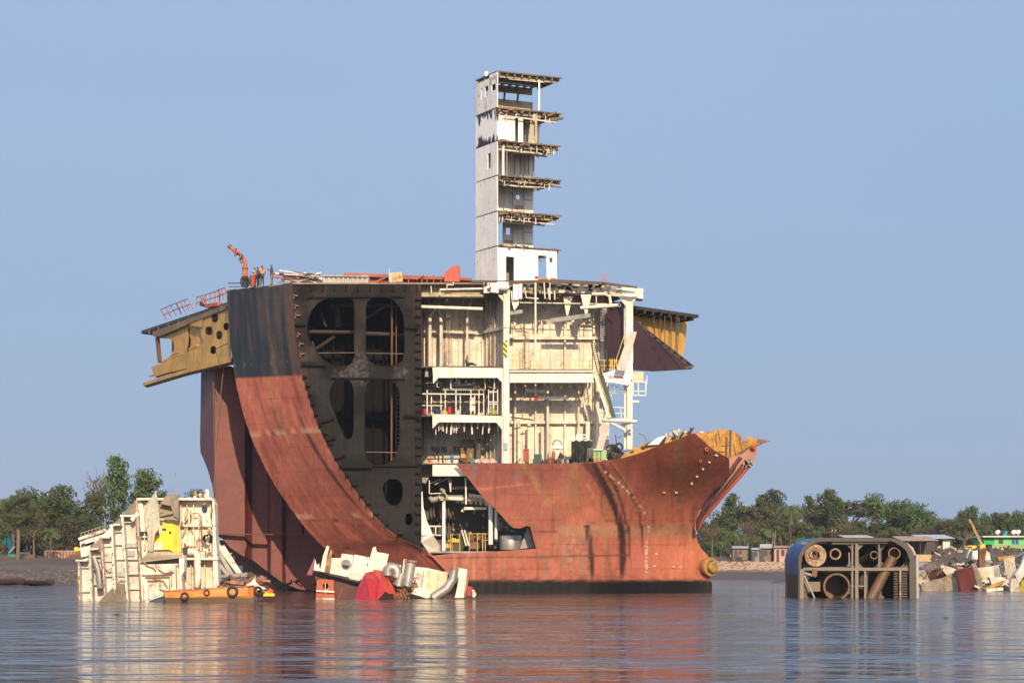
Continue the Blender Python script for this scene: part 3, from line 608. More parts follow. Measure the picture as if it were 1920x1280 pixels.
# --- left overhang of the deck with ochre webs
WX = plane_y(265, 234, 425, 208)
def off(Yf, d): return lambda x, y=0: Yf(x, y) + d
M_YELD = paint('shaded_ochre', (.26, .17, .075), var=.4, rust=.4, dirt=.6, rcol=(.07, .04, .02))  # darker, dirtier copy of the ochre; shade of the deeper webs painted in
def make_left_wing():
    A, B = P(265, 620, 234), P(427, 566, 208)
    q = MB(); back = Vector((4.5, 5.5, 0)); up = Vector((0, 0, .35))
    vs = [A, B, B + back, A + back]; q.add([v for v in vs] + [v - up for v in vs], [(0, 1, 2, 3), (7, 6, 5, 4), (0, 4, 5, 1), (1, 5, 6, 2), (2, 6, 7, 3), (3, 7, 4, 0)])
    dk = q.build('wing_deck', M_SOOT, ship)
    q = MB()
    for f in (.1, .22, .34, .46, .58, .7, .82, .94):
        p = A.lerp(B, f) - up; q.bar(p, p + back, .2, .5)
    q.build('deck_beam', M_YELD, dk)  # dark ochre beams paint the shade below the deck
    q = MB(); q.sheet([(292, 626), (325, 612), (352, 602), (354, 640), (350, 662), (330, 668), (300, 681), (306, 676), (318, 668), (325, 658), (327, 650), (325, 640), (316, 634), (300, 634), (293, 634)], off(WX, .6), .12); q.build('arch_frame', M_YEL, ship)
    q = MB(); q.sheet([(322, 612), (378, 590), (392, 600), (386, 690), (340, 694), (318, 690), (300, 690), (303, 680), (318, 668), (325, 658), (327, 650), (325, 640)], off(WX, 1.2), .12, [round_loop([(331, 623), (347, 621), (357, 632), (358, 648), (350, 657), (340, 664), (334, 648)], 1)]); q.build('arch_frame', M_YEL, ship)
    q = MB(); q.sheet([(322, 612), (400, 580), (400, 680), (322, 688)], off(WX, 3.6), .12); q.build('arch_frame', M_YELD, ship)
    q = MB(); q.sheet([(354, 597), (380, 588), (380, 614), (362, 611), (355, 605)], off(WX, -.5), .1); q.build('knee_plate', M_YEL, ship)
    q = MB(); holes = [round_loop([(x - a, y - b), (x + a, y - b), (x + a, y + b), (x - a, y + b)], 2) for x, y, a, b in ((403, 596, 6, 8), (392, 620, 7, 8), (411, 628, 5.5, 8), (400, 656, 5.5, 7.5), (424, 612, 5, 7))]
    q.sheet([(384, 586), (427, 570), (434, 676), (376, 690), (372, 676), (374, 652), (382, 640), (377, 630), (376, 618)], off(WX, -.2), .12, holes); q.build('web_plate', M_YEL, ship)
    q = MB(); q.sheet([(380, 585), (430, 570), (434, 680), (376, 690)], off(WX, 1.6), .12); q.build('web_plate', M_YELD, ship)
    for (L, d) in (([(283, 688), (312, 678), (318, 697), (290, 706)], -.4), ([(312, 676), (345, 664), (350, 690), (318, 698)], -.2), ([(345, 662), (374, 652), (376, 690), (350, 692)], -.1)):
        q = MB(); q.sheet(L, off(WX, d), 1.6); q.build('box_girder', M_YEL, ship)
    for (L, d, th) in (([(267, 718), (345, 693), (434, 670), (434, 678), (345, 700), (269, 723)], -.6, 2.6),):
        q = MB(); q.sheet(L, off(WX, d), th); q.build('flange', M_YEL, ship)
    q = MB(); q.pbar((281, 705, 231.5), (380, 680, 215.3), .25, .15); q.pbar((320, 667, 225), (336, 659, 222.4), .15); q.pbar((355, 655, 219), (371, 647, 216.5), .15); q.build('flange_edge', M_YEL, ship)
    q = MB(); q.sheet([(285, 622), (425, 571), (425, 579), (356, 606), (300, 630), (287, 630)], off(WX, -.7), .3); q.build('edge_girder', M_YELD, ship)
    q = MB(); q.pbar((295, 632, 229), (300, 679, 228.5), .35); q.build('pillar', M_RUST, ship)
    q = MB(); q.pbar((404, 655, 208), (430, 642, 207.5), .06); q.pbar((404, 655, 208), (413, 690, 208), .05); q.build('cable', M_SOOT, ship)
    def rail(pts, dz0, n, nm='railing', lean=0):
        q = MB()
        ps = [P(*p) for p in pts]
        for (a, b) in zip(ps, ps[1:]):
            for h in (.55, 1.1): q.bar(a + Vector((lean * h, 0, h)), b + Vector((lean * h, 0, h)), .07)
            for i in range(n + 1):
                p = a.lerp(b, i / n); q.bar(p, p + Vector((lean * 1.1, 0, 1.1)), .09)
        q.build(nm, M_RAIL, dk)
    rail([(312, 600, 226.5), (340, 588, 222)], 0, 3, lean=-.55); rail([(340, 588, 222), (362, 580, 218.5)], 0, 3, lean=-.5)
    rail([(368, 578, 217.5), (412, 565, 210.2)], 0, 5); rail([(412, 565, 210.2), (426, 560, 208)], 0, 2, lean=-.2)
    q = MB(); q.pbar((388, 574, 214), (412, 570, 210.5), .5, .35); q.build('deck_pipe', M_DAVIT, dk)
make_left_wing()
# --- right overhang: dark slope, ochre wall and deck
def make_right_wing():
    Wr = plane_y(1185, 206, 1310, 216)
    q = MB(); A, B = P(1183, 572, 206), P(1310, 590, 215); back = Vector((-4.5, 6.5, 0)); up = Vector((0, 0, .3)); vs = [A, B, B + back, A + back]
    q.add(vs + [v - up for v in vs], [(0, 1, 2, 3), (7, 6, 5, 4), (0, 4, 5, 1), (1, 5, 6, 2), (2, 6, 7, 3), (3, 7, 4, 0)]); dk = q.build('wing_deck', M_SOOT, ship)
    q = MB()
    for f in (.08, .2, .32, .44, .56, .68, .8, .92): p = A.lerp(B, f) - up - Vector((0, 0, .15)); q.bar(p, p + back, .15, .4)
    q.build('deck_beam', M_SOOT, dk)
    q = MB(); q.sheet([(1160, 582), (1289, 598), (1286, 630), (1283, 652), (1280, 668), (1260, 672), (1160, 640)], off(Wr, 3.5), .12)
    yw = q.build('ochre_wall', paint('strong_ochre', (.66, .36, .06), var=.2, rust=.2, dirt=.3, rcol=(.25, .12, .04)), ship)  # more saturated ochre than the left webs
    q = MB()
    for x in (1226, 1238, 1246, 1258, 1268): q.pbox(x, 592, x + 1.2, 660, 209.5 + (x - 1226) * .07, .2)
    for x in (1267, 1272): q.pbar((x + 2, 595, 211.5), (x - 2, 668, 211.5), .06)
    for y in range(598, 668, 4): q.pbar((1268.5 - (y - 598) * .05, y, 211.4), (1274 - (y - 598) * .05, y, 211.4), .05)
    q.build('wall_ladder', M_SOOT, yw)
    q = MB(); q.sheet([(1138, 578), (1173, 572), (1190, 600), (1230, 634), (1268, 664), (1300, 687), (1296, 692), (1225, 696), (1138, 690)], off(Wr, -.2), .15)
    sl_ = q.build('sloping_shell', paint('sloping_maroon', (.060, .024, .026), var=.3, rust=.15, dirt=.4, rcol=(.04, .02, .015)), ship)
    q = MB(); q.sheet([(1138, 566), (1176, 566), (1176, 590), (1138, 594)], 206.2, .1); q.build('upper_plate', M_MAR, sl_)
    q = MB()
    for (x, y) in ((1193, 605), (1205, 616), (1218, 627), (1230, 637), (1243, 648), (1254, 657), (1266, 667), (1278, 676)):
        q.pbar((x, y, 207.5), (x + 9, y - 2, 207.5), .08); q.pbar((x + 9, y - 2, 207.5), (x + 7, y + 5, 207.5), .08); q.pbar((x, y, 207.5), (x + 7, y + 5, 207.5), .08)
    q.pbar((1276, 669, 210), (1296, 684, 211), .08); q.pbar((1285, 690, 210), (1299, 686, 210), .2); q.pbar((1190, 601, 207.2), (1300, 687, 212), .15)
    q.build('step_bracket', M_SOOT, sl_)
make_right_wing()
# ------------------------------------------------------------------ engine room interior
M_SHADEW = M_WALL
def one(name, mat, parent, fn, smooth=0):
    q = MB(); fn(q); return q.build(name, mat, parent, smooth=smooth)
def engine_room():
    BL = 206.6; BR = 205.6
    q = MB(); q.sheet([(788, 536), (908, 536), (908, 893), (788, 893)], BL, .15)
    wl = q.build('back_wall', M_WALL, ship)
    q = MB()
    for x in (800, 811, 823, 836, 848, 860, 869, 880, 893, 903):
        q.pbox(x, 545, x + 1.2, 868, BL - .22, .22)
    for y, h in ((575, 4), (622, 5), (652, 0)):
        if h: q.pbox(790, y, 906, y + h, BL - .45, .4)
    q.build('wall_stiffener', M_WALL, wl)
    q = MB(); side = plane_y(906, BL, 944, 202.2); q.sheet([(905, 536), (944, 536), (944, 868), (905, 868)], side, .12)
    sw = q.build('casing_wall', M_WALL, ship)
    q = MB()
    for x in (912, 919, 927, 934): q.pbox(x, 548, x + 1.5, 866, side(x) - .3, .3)
    q.pbar((906, 622, BL - .5), (944, 615, 201.9), .3); q.build('wall_stiffener', M_WALL, sw)
    q = MB()                                   # caged ladder on the casing wall
    for (x, y0, y1) in ((923, 560, 608), (922, 628, 682), (838, 590, 680), (841, 630, 682)):
        q.pbar((x, y0, 203.6), (x, y1, 203.6), .05); q.pbar((x + 5, y0, 203.4), (x + 5, y1, 203.4), .05)
        for y in range(y0, y1, 4): q.pbar((x, y, 203.6), (x + 5, y, 203.4), .05)
    q.build('wall_ladder', M_UNDER, sw)
    q = MB(); q.sheet([(942, 536), (1142, 536), (1142, 872), (942, 872)], BR, .15)
    wr = q.build('back_wall', M_WALL, ship)
    q = MB()
    for x, w, d in ((962, 1, .3), (980, 1.5, .35), (1003, 4, .8), (1014, 1.3, .3), (1032, 1.5, .4), (1058, 4, .8), (1069, 1.3, .3), (1087, 1.5, .35), (1094, 1, .3), (1112, 4, .8), (1122, 1.5, .3), (1132, 2, .4)):
        q.pbox(x, 548, x + w * .8, 866, BR - d * .55, d * .55)
    for (x0, x1, y, h) in ((956, 1145, 631, 5), (956, 1128, 789, 5)): q.pbox(x0, y, x1, y + h, BR - .6, .55)
    q.build('wall_stiffener', M_WALL, wr)
    q = MB()                                   # big ventilation trunks and pipes up the walls
    for x, y0, y1, r in ((806, 600, 682, .17), (827, 600, 682, .17), (876, 590, 682, .12), (973, 790, 864, .16), (992, 795, 864, .2), (1027, 720, 866, .14), (966, 720, 866, .1), (1085, 700, 866, .1), (1102, 790, 866, .24), (1120, 700, 866, .2), (1016, 800, 866, .1)):
        q.ptube([(x, y0, 204.4), (x, y1, 204.4)], r, 10)
    q.ptube([(806, 602, 204.4), (807, 590, 204.4), (816, 580, 204.4), (822, 576, 204.4)], .17, 10); q.ptube([(827, 602, 204.4), (824, 585, 204.4), (820, 565, 204.4)], .17, 10)
    q.ptube([(876, 592, 204.4), (880, 575, 204.4), (884, 560, 204.4)], .12)
    q.build('riser_pipe', M_WALL, wl, smooth=40)
    def hang(x0, x1, y, n, L, nm='hanger', Y=200.6):
        for _ in range(n):
            x = random.uniform(x0, x1); q = MB(); q.pbar((x, y, Y + random.uniform(0, 1)), (x + random.uniform(-1.5, 1.5), y + random.uniform(*L), Y + .5), random.uniform(.06, .14)); q.build(nm, M_WHITE, g1)
    # floors with their cut girders
    q = MB(); q.pbox(790, 686, 952, 689, 200.3, 6.3); q.pbox(955, 692, 1112, 694, 200.5, 5); g1 = q.build('floor_deck', M_SOOT, ship)
    q = MB(); q.sheet([(812, 688), (952, 690), (952, 708), (814, 708), (813, 719), (811, 690)], 200.0, .12); q.build('girder', M_WHITE, g1)
    q = MB(); q.sheet([(812, 707), (823, 707), (812, 719)], 199.95, .1); q.sheet([(932, 707), (944, 707), (944, 719)], 199.95, .1); q.build('girder_knee', M_WHITE, g1)
    q = MB(); q.pbox(956, 695, 1112, 716, 200.0, .2); q.pbox(956, 694, 1114, 697, 199.7, .4); q.pbox(956, 714, 1114, 717, 199.8, .35); q.build('girder', M_WHITE, g1)
    q = MB(); q.pbox(812, 696, 815, 707, 200.6, 4); q.pbox(795, 690, 811, 706, 202, .2); q.pbox(797, 690, 803, 706, 201, .2); q.build('girder_web', M_GREY, g1)
    q = MB(); q.pbox(790, 778, 950, 780.5, 200.3, 6.3); g2 = q.build('floor_deck', M_SOOT, ship)
    q = MB(); q.sheet([(811, 776), (950, 780), (950, 792), (811, 791)], 200.0, .12); q.build('girder', M_WHITE, g2)
    q = MB(); q.sheet([(811, 791), (823, 791), (811, 803)], 199.95, .1); q.sheet([(930, 791), (942, 791), (942, 806)], 199.95, .1); q.build('girder_knee', M_WHITE, g2)
    q = MB(); q.pbox(790, 868, 1160, 870.5, 200.3, 6.3); g3 = q.build('floor_deck', M_SOOT, ship)
    q = MB(); q.sheet([(811, 870), (868, 870), (900, 892), (811, 892)], 200.35, .12); q.build('girder', M_WHITE, g3)
    q = MB(); q.pbox(789, 871, 811, 890, 203, .2); q.sheet([(789, 888), (808, 888), (798, 906), (790, 903)], 202.9, .2); q.build('girder_web', M_GREY, g3)
    hang(815, 940, 708, 12, (5, 22)); hang(815, 940, 792, 26, (5, 24)); hang(960, 1110, 717, 12, (4, 14))
    for (x0, x1, y) in ((815, 940, 726), (830, 925, 718), (820, 900, 804)):
        q = MB(); q.pbox(x0 + 15, y, x1 - 30, y + 6, 202, 1.2); q.build('duct', M_GREY, g1)
    q = MB()
    for _ in range(34):
        x = random.uniform(792, 935); y = random.uniform(708, 728); q.pbar((x, y, random.uniform(200.6, 204)), (x + random.uniform(-14, 18), y + random.uniform(-3, 3), random.uniform(200.6, 204)), random.uniform(.03, .09))
    q.build('cable_tray', M_GREY, g1)
    # columns
    q = MB(); q.pbox(944, 545, 956, 614, 199.6, .7); q.pbox(944, 615, 955, 868, 199.6, .6); q.pbox(941, 700, 945, 868, 199.9, .5)
    c1 = q.build('column', M_WHITE, ship)
    q = MB(); q.sheet([(934, 553), (945, 553), (945, 567)], 199.9, .1); q.build('girder_knee', M_WHITE, c1)
    q = MB(); q.pbox(943.5, 638, 951, 669, 199.5, .08); hz = q.build('hazard_panel', hazard(), c1)
    q = MB(); q.pbox(1173, 556, 1187, 680, 202.2, .6); q.pbox(1176, 715, 1186, 842, 202.2, .6); q.pbox(1170, 560, 1175, 842, 202.6, .5); c2 = q.build('column', M_WHITE, ship)
    q = MB(); q.sheet([(1160, 556), (1175, 556), (1175, 575), (1170, 570)], 202.1, .15); q.sheet([(1186, 556), (1196, 556), (1187, 568)], 202.1, .15); q.build('girder_knee', M_WHITE, c2)
    # cut edge of the upper deck: beams, knees, torn trunks and pipes
    q = MB(); q.pbox(790, 532, 908, 553, 201.4, .12); q.pbox(790, 552, 908, 556, 200.6, 1); eb = q.build('edge_beam', M_UNDER_L, ship)
    q = MB(); q.sheet([(907, 529), (955, 529), (955, 549), (907, 549)], 199.9, .15); q.pbox(955, 541, 1206, 549, 201.0, .2); q.build('edge_beam', M_WHITE, ship)
    Yb = plane_y(955, 200.2, 1205, 203)
    q = MB(); q.sheet([(956, 531), (1000, 532), (1060, 531), (1130, 534), (1166, 540), (1166, 556), (1100, 554), (1060, 552), (956, 548)], Yb, .15, grid=6)
    q.build('edge_beam', paint('scorched_cream', (.58, .50, .37), var=.4, rust=.55, dirt=.7, rcol=(.07, .045, .03), sc=2), ship)
    q = MB(); q.sheet([(1166, 538), (1205, 541), (1206, 560), (1166, 558)], off(Yb, -.2), 2); q.build('edge_beam', M_WHITE, ship)
    q = MB(); q.sheet([(884, 525), (955, 526), (1050, 524), (1130, 528), (1195, 537), (1195, 540), (1130, 533), (1000, 530), (884, 530)], 199.9, .3); q.build('deck_edge_plate', M_SOOT, ship)
    q = MB()
    for _ in range(70):
        x = random.uniform(905, 1165); y = random.uniform(529, 545) + (x - 960) * .02; q.box(P(x, y, 199.9), (random.uniform(.1, .7), .2, random.uniform(.08, .35)), Matrix.Rotation(random.uniform(-.6, .6), 3, 'Y'))
    q.build('torn_edge', M_SOOT, ship)
    for (L, Y) in (([(1089, 552), (1109, 552), (1101, 588), (1097, 588)], 200.2), ([(1056, 556), (1074, 556), (1065, 592), (1062, 590)], 201.2), ([(957, 545), (975, 548), (972, 572), (964, 582), (960, 568)], 199.7)):
        q = MB(); q.sheet(L, Y, .2); q.build('girder_knee', M_WHITE, eb)
    q = MB(); q.pbar((1033, 601, 201), (1107, 591, 200), .25, .4); q.pbar((956, 587, 200.2), (980, 584, 200), .25, .35); q.build('hanging_beam', M_GREY, eb)
    q = MB(); q.ptube([(927, 549, 199.2), (928, 540, 199.2), (935, 536, 199.2), (953, 537, 199.2)], .42, 12); q.build('duct_elbow', M_TOWER, eb, smooth=40)
    q = MB(); q.pbox(962, 533, 972, 562, 199.3, .5); q.pbox(973, 532, 979, 560, 199.3, .5); q.build('torn_trunk', M_TOWER, eb)
    for pts, r in (([(825, 553, 200.2), (825, 543, 200.2), (907, 541, 200.2)], .1), ([(838, 541, 200), (838, 534, 200), (850, 534, 200), (850, 528, 200)], .06), ([(808, 534, 200.4), (809, 549, 200.4)], .05),
                   ([(790, 575, 201.5), (905, 579, 201.5)], .16), ([(1088, 577, 200.2), (1160, 572, 199.9)], .17), ([(1145, 570, 200), (1143, 556, 200), (1135, 551, 200), (1110, 551, 200)], .14),
                   ([(956, 567, 201), (1140, 570, 201)], .06), ([(1004, 530, 199.7), (1004, 600, 199.9), (1003, 690, 200)], .09), ([(1020, 530, 199.6), (1022, 560, 199.6), (1030, 560, 199.6), (1028, 540, 199.6)], .06),
                   ([(1031, 530, 199.6), (1031, 562, 199.6)], .05), ([(985, 548, 199.8), (987, 558, 199.8), (1010, 560, 199.8)], .06), ([(1040, 545, 199.8), (1040, 562, 199.8)], .06), ([(1118, 555, 200), (1118, 572, 200), (1135, 572, 200)], .06)):
        q = MB(); q.ptube(pts, r, 8); q.build('pipe', M_WHITE, eb, smooth=40)
    q = MB(); q.torus(P(1161, 572, 199.8), (.3, -1, 0), .15, .05, 14, 6); q.build('pipe_flange', M_GREY, eb, smooth=40)
    q = MB()
    for _ in range(60):
        x = random.uniform(960, 1150); y = random.uniform(548, 565); q.pbar((x, y, random.uniform(200.4, 204)), (x + random.uniform(-16, 16), y + random.uniform(-4, 4), random.uniform(200.4, 204)), random.uniform(.03, .1))
    for _ in range(30):
        x = random.uniform(795, 935); y = random.uniform(553, 566); q.pbar((x, y, random.uniform(201, 204)), (x + random.uniform(-10, 10), y + random.uniform(-4, 6), random.uniform(201, 204)), random.uniform(.03, .09))
    q.build('cable_tray', M_UNDER, eb)
    # walkway rails on the first floor
    q = MB()
    for (x0, x1, y) in ((956, 1015, 675), (1040, 1112, 675), (1120, 1160, 675)):
        for yy in (y, y + 10): q.pbar((x0, yy, 202.5), (x1, yy + .5, 202.5), .05)
        x = x0
        while x <= x1: q.pbar((x, y, 202.5), (x, 694, 202.5), .06); x += 13
    for (x0, y0, x1, y1) in ((956, 666, 990, 662), (1150, 690, 1170, 630), (1155, 692, 1176, 632)): q.pbar((x0, y0, 202), (x1, y1, 202), .06)
    for x in range(1144, 1160, 4): q.pbar((x, 672, 201), (x, 695, 201), .07)
    q.build('guard_rail', M_YRAIL, g1)
    for (x, y0, y1) in ((985, 625, 694), (992 - 8, 690, 693)):
        q = MB(); q.pbar((x, y0, 202.6), (x, y1, 202.6), .05); q.pbar((x + 7, y0, 202.6), (x + 7, y1, 202.6), .05)
        for y in range(y0, y1, 5): q.pbar((x, y, 202.6), (x + 7, y, 202.6), .05)
        q.build('ladder', M_UNDER, g1)
    q = MB(); q.pbar((1108, 643, 201), (1121, 700, 200), .07); q.pbar((1115, 643, 201), (1128, 700, 200), .07)
    for k in range(14): t = k / 13; q.pbar((lerp(1108, 1121, t), lerp(643, 700, t), 200.6), (lerp(1115, 1128, t), lerp(643, 700, t), 200.6), .05)
    q.build('ladder', M_DGREEN, g1)
    q = MB(); q.pbar((1128, 574, 203), (1126, 632, 203), .06); q.pbar((1137, 574, 203), (1136, 632, 203), .06)
    for y in range(576, 632, 4): q.pbar((1128, y, 203), (1136, y, 203), .05)
    q.pbox(1126, 575, 1139, 640, 203.6, .1); q.build('ladder', M_GREY, g1)
    # inclined gangway: green side panel, stringer, yellow handrail
    q = MB(); q.sheet([(1122, 700), (1131, 700), (1155, 782), (1143, 782)], 199.7, .1); st = q.build('gangway_stair', M_DGREEN, g1)
    q = MB(); q.pbar((1116, 702, 199.5), (1143, 783, 199.5), .14, .3); q.build('stringer', M_WHITE, st)
    q = MB(); q.pbar((1118, 692, 199.3), (1140, 758, 199.3), .06); q.pbar((1128, 690, 199.3), (1131, 704, 199.3), .06); q.pbar((1140, 758, 199.3), (1143, 782, 199.3), .06); q.build('handrail', M_YRAIL, st)
    # landing with the lettering
    q = MB(); q.sheet([(1130, 700), (1160, 692), (1176, 680), (1186, 676), (1187, 706), (1177, 722), (1150, 717), (1134, 716)], 200.6, .2); ld = q.build('landing', M_TOWER, ship)
    cu = bpy.data.curves.new('lettering', 'FONT'); cu.body = 'NO SMOKING'; cu.size = .42; cu.extrude = .01; cu.align_x = 'CENTER'
    tmp = bpy.data.objects.new('tmp', cu); me = bpy.data.meshes.new_from_object(tmp); bpy.data.objects.remove(tmp)
    to = bpy.data.objects.new('lettering', me); COL.objects.link(to); to.parent = ld; to.location = P(1155, 709, 200.5) - wloc(ld); to.rotation_euler = (R(90), 0, 0); to.scale = (.52, 1.0, 1); me.materials.clear(); me.materials.append(plain('sign_red', (.5, .03, .04)))
    q = MB(); q.sheet([(1156, 690), (1175, 692), (1194, 622), (1181, 620)], 199.4, .15); q.pbar((1157, 692, 199.3), (1174, 694, 199.3), .15); q.build('leaning_plate', paint('pale_plate', (.50, .46, .41), var=.2, rust=.1), ship)
    q = MB(); q.sheet([(1129, 795), (1142, 797), (1131, 842), (1117, 842)], 200.2, .3); q.build('plate', paint('pale_plate', (.50, .46, .41)), ship)
    q = MB(); q.pbox(1185, 697, 1207, 715, 203, 1.2); q.build('vent_box', paint('cream_box', (.62, .52, .36), var=.3, rust=.3), ship)
    q = MB()
    for y in (716, 733, 741): q.pbar((1186, y, 202.5), (1212, y, 202.5), .08)
    for x in (1187, 1197, 1211): q.pbar((x, 712, 202.5), (x, 742, 202.5), .08)
    q.pbar((1213, 704, 202.5), (1213, 720, 202.5), .05); q.ptube([(1186, 753, 202.5), (1198, 753, 202.5)], .14); q.build('cut_railing', M_TOWER, ship)
    q = MB(); q.pbox(1130, 784, 1178, 789, 200.2, 1.6); q.ptube([(1133, 787, 199.8), (1194, 790, 199.8)], .14); q.ptube([(1145, 792, 200), (1172, 806, 200)], .13); q.ptube([(1165, 796, 200.5), (1190, 790, 200.5)], .13); q.build('platform', M_WHITE, ship)
    q = MB()
    for k in range(26): x = random.uniform(1143, 1168); y = random.uniform(718, 748); q.pbar((x, y, 202), (x + random.uniform(-8, 9), y + random.uniform(-5, 9), 201.5), .05)
    for (x0, y0, x1, y1) in ((1130, 762, 1172, 764), (1130, 773, 1172, 775), (1130, 762, 1130, 784), (1164, 762, 1165, 784), (1142, 748, 1138, 784), (1125, 765, 1125, 790)): q.pbar((x0, y0, 200), (x1, y1, 200), .06)
    q.build('bent_rail', M_TOWER, ship)
    # second level: cut pipe with rings, red valve wheel, lower stringer gear
    q = MB(); q.ptube([(985, 731, 203.2), (1023, 733, 203.2)], .22, 10); q.pbox(1003, 743, 1066, 748, 203, .35); q.pbar((1033, 728, 203.5), (1042, 742, 203.5), .08); q.pbar((1018, 736, 203.5), (1024, 742, 203.5), .08); q.ptube([(1004, 720, 203), (1004, 745, 203)], .09)
    q.pbar((985, 722, 203), (985, 742, 203), .1); q.build('pipe', M_WHITE, wr, smooth=40)
    q = MB(); q.lathe(P(1006, 747, 202.7), (0, -1, 0), [(0, .05), (.02, .2), (.12, .22), (.16, 0)], 14); q.build('valve_wheel', plain('valve_red', (.5, .03, .02)), wr, smooth=40)
    q = MB(); q.torus(P(984, 732, 203.1), (1, -.3, 0), .2, .06, 12, 6); q.build('pipe_flange', M_BLACK, wr, smooth=40)
    q = MB(); q.pbar((967, 760, 202.8), (978, 760, 202.8), .05); q.pbar((967, 760, 202.8), (961, 782, 202.8), .05); q.pbar((978, 760, 202.8), (979, 784, 202.8), .05); q.pbar((970, 772, 202.8), (979, 770, 202.8), .05); q.pbar((958, 782, 202), (1000, 787, 203), .12); q.build('platform', M_SOOT, wr)
    # second floor posts and scaffold
    q = MB()
    for x in (801, 809, 827, 835, 855, 863, 890, 907, 883, 898): q.pbar((x, 731, 201 + (x % 3)), (x, 776, 201 + (x % 3)), .1)
    q.pbar((792, 738, 201), (907, 739, 201), .1); q.pbar((792, 760, 202), (830, 760, 202), .08)
    q.build('scaffold_post', M_WHITE, g2)
    q = MB()
    for y in (734, 753, 757, 771): q.pbar((916, y, 201), (934, y + .5, 201), .08)
    for x in (916, 925, 933): q.pbar((x, 730, 201), (x, 776, 201), .08)
    q.build('scaffold_post', M_TOWER, g2)
    q = MB(); q.pbox(880, 745, 890, 770, 203, .3); q.build('locker', M_GALV, g2)
    q = MB()                                          # curved foot panel and floor of the lower machinery space
    q.sheet([(789, 921), (792, 921), (794, 950), (800, 975), (812, 1003), (789, 1003)], 201.2, .1); q.build('foot_plate', M_TOWER, ship)
    q = MB(); a = [P(788, 1005, 200.6), P(812, 1003, 200.6), P(826, 1022, 203), P(826, 1036, 202.5), P(806, 1038, 200.3), P(790, 1016, 199.8)]; q.add(a + [v + Vector((0, .3, -.1)) for v in a], [(0, 1, 2, 3, 4, 5), (11, 10, 9, 8, 7, 6)]); q.build('bilge_bracket', M_WHITE, ship)
    lw = 207.5
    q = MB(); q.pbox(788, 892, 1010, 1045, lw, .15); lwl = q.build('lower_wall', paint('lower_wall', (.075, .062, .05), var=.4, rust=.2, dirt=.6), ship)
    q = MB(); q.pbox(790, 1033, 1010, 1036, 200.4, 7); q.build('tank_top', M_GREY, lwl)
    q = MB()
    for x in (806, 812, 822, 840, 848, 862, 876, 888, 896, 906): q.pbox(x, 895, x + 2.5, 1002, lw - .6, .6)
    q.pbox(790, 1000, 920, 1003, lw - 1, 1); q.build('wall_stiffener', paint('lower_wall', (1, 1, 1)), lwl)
    pp = lambda nm, mat, pts, r, n=12, r2=None: (lambda q: (q.ptube(pts, r, n, r2), q.build(nm, mat, lwl, smooth=40)))(MB())
    pp('pipe', M_GREY, [(806, 931, 202.5), (810, 937, 202.5), (830, 933, 202.3), (908, 934, 203)], .30)
    pp('pipe', M_WHITE, [(841, 934, 202.2), (880, 936, 202.2), (910, 936, 202.6)], .18)
    pp('pipe', M_TOWER, [(878, 928, 201.6), (906, 932, 201.8)], .18)
    q = MB(); q.lathe(P(831, 931, 202.1), (-.1, -1, 0), [(.7, .36), (-.05, .36), (.0, .40), (.06, .40), (.06, .30), (-.9, .28)], 20); q.build('cut_pipe_end', M_WHITE, lwl, smooth=40)
    q = MB(); q.lathe(P(831, 931, 202.4), (-.1, -1, 0), [(.1, .29), (.12, 0)], 16); q.build('pipe_bore', M_BLACK, lwl)
    q = MB(); q.lathe(P(876, 929, 201.4), (-.1, -1, 0), [(.5, .24), (0, .24), (.05, .24), (.05, .18), (-.5, .17)], 18); q.build('cut_pipe_end', M_GREY, lwl, smooth=40)
    q = MB(); q.lathe(P(885, 913, 202), (-.1, -1, 0), [(.5, .26), (0, .26), (.05, .24), (.05, .18), (-.5, .17)], 18); q.build('cut_pipe_end', M_GREY, lwl, smooth=40)
    pp('column', M_TOWER, [(832, 939, 202), (832, 1032, 202)], .17)
    pp('pipe', M_TOWER, [(920, 945, 201.8), (920, 1020, 201.8)], .22); pp('pipe', M_TOWER, [(930, 955, 202), (930, 1010, 202)], .15)
    pp('pipe', M_GREY, [(845, 914, 203), (875, 914, 203), (905, 918, 203)], .16); pp('pipe', M_GREY, [(826, 916, 203), (832, 920, 203), (832, 927, 203)], .2)
    pp('pipe', M_WHITE, [(873, 895, 201), (874, 945, 201)], .08)
    q = MB(); q.sheet([(864, 958), (870, 950), (912, 950), (912, 955), (872, 955), (869, 960)], 202.5, .3); q.build('duct', M_WHITE, lwl)
    for (x0, y0, x1, y1, w) in ((805, 900, 805, 925, .08), (805, 925, 830, 924, .08), (842, 898, 845, 922, .1), (845, 922, 846, 898, .08), (800, 986, 827, 986, .12), (817, 986, 817, 1004, .1), (805, 1002, 827, 1003, .1), (866, 993, 874, 1022, .12), (871, 993, 879, 1022, .12), (806, 906, 826, 898, .06), (815, 908, 845, 894, .05)):
        q = MB(); q.pbar((x0, y0, 201.8), (x1, y1, 201.8), w); q.build('rail_piece', M_WHITE, lwl)
    q = MB()
    q.pbar((878, 1000, 202.5), (935, 1000, 202.5), .05)
    for x in (845, 848, 862, 880, 895, 905, 910): q.pbar((x, 1000, 202.3), (x, 1034, 202.3), .05)
    q.pbar((905, 1012, 202.3), (918, 1012, 202.3), .05); q.build('guard_rail', M_YRAIL, lwl)
    for k in range(26):
        x = random.uniform(838, 935); y = random.uniform(1004, 1030); q = MB(); q.box(P(x, y, random.uniform(202.5, 205)), (random.uniform(.3, 1.0), .6, random.uniform(.2, .8)))
        q.build('machine_part', random.choice([M_GREY, M_RUST, M_SOOT, M_SOOT, M_DGREEN, M_YRAIL]), lwl)
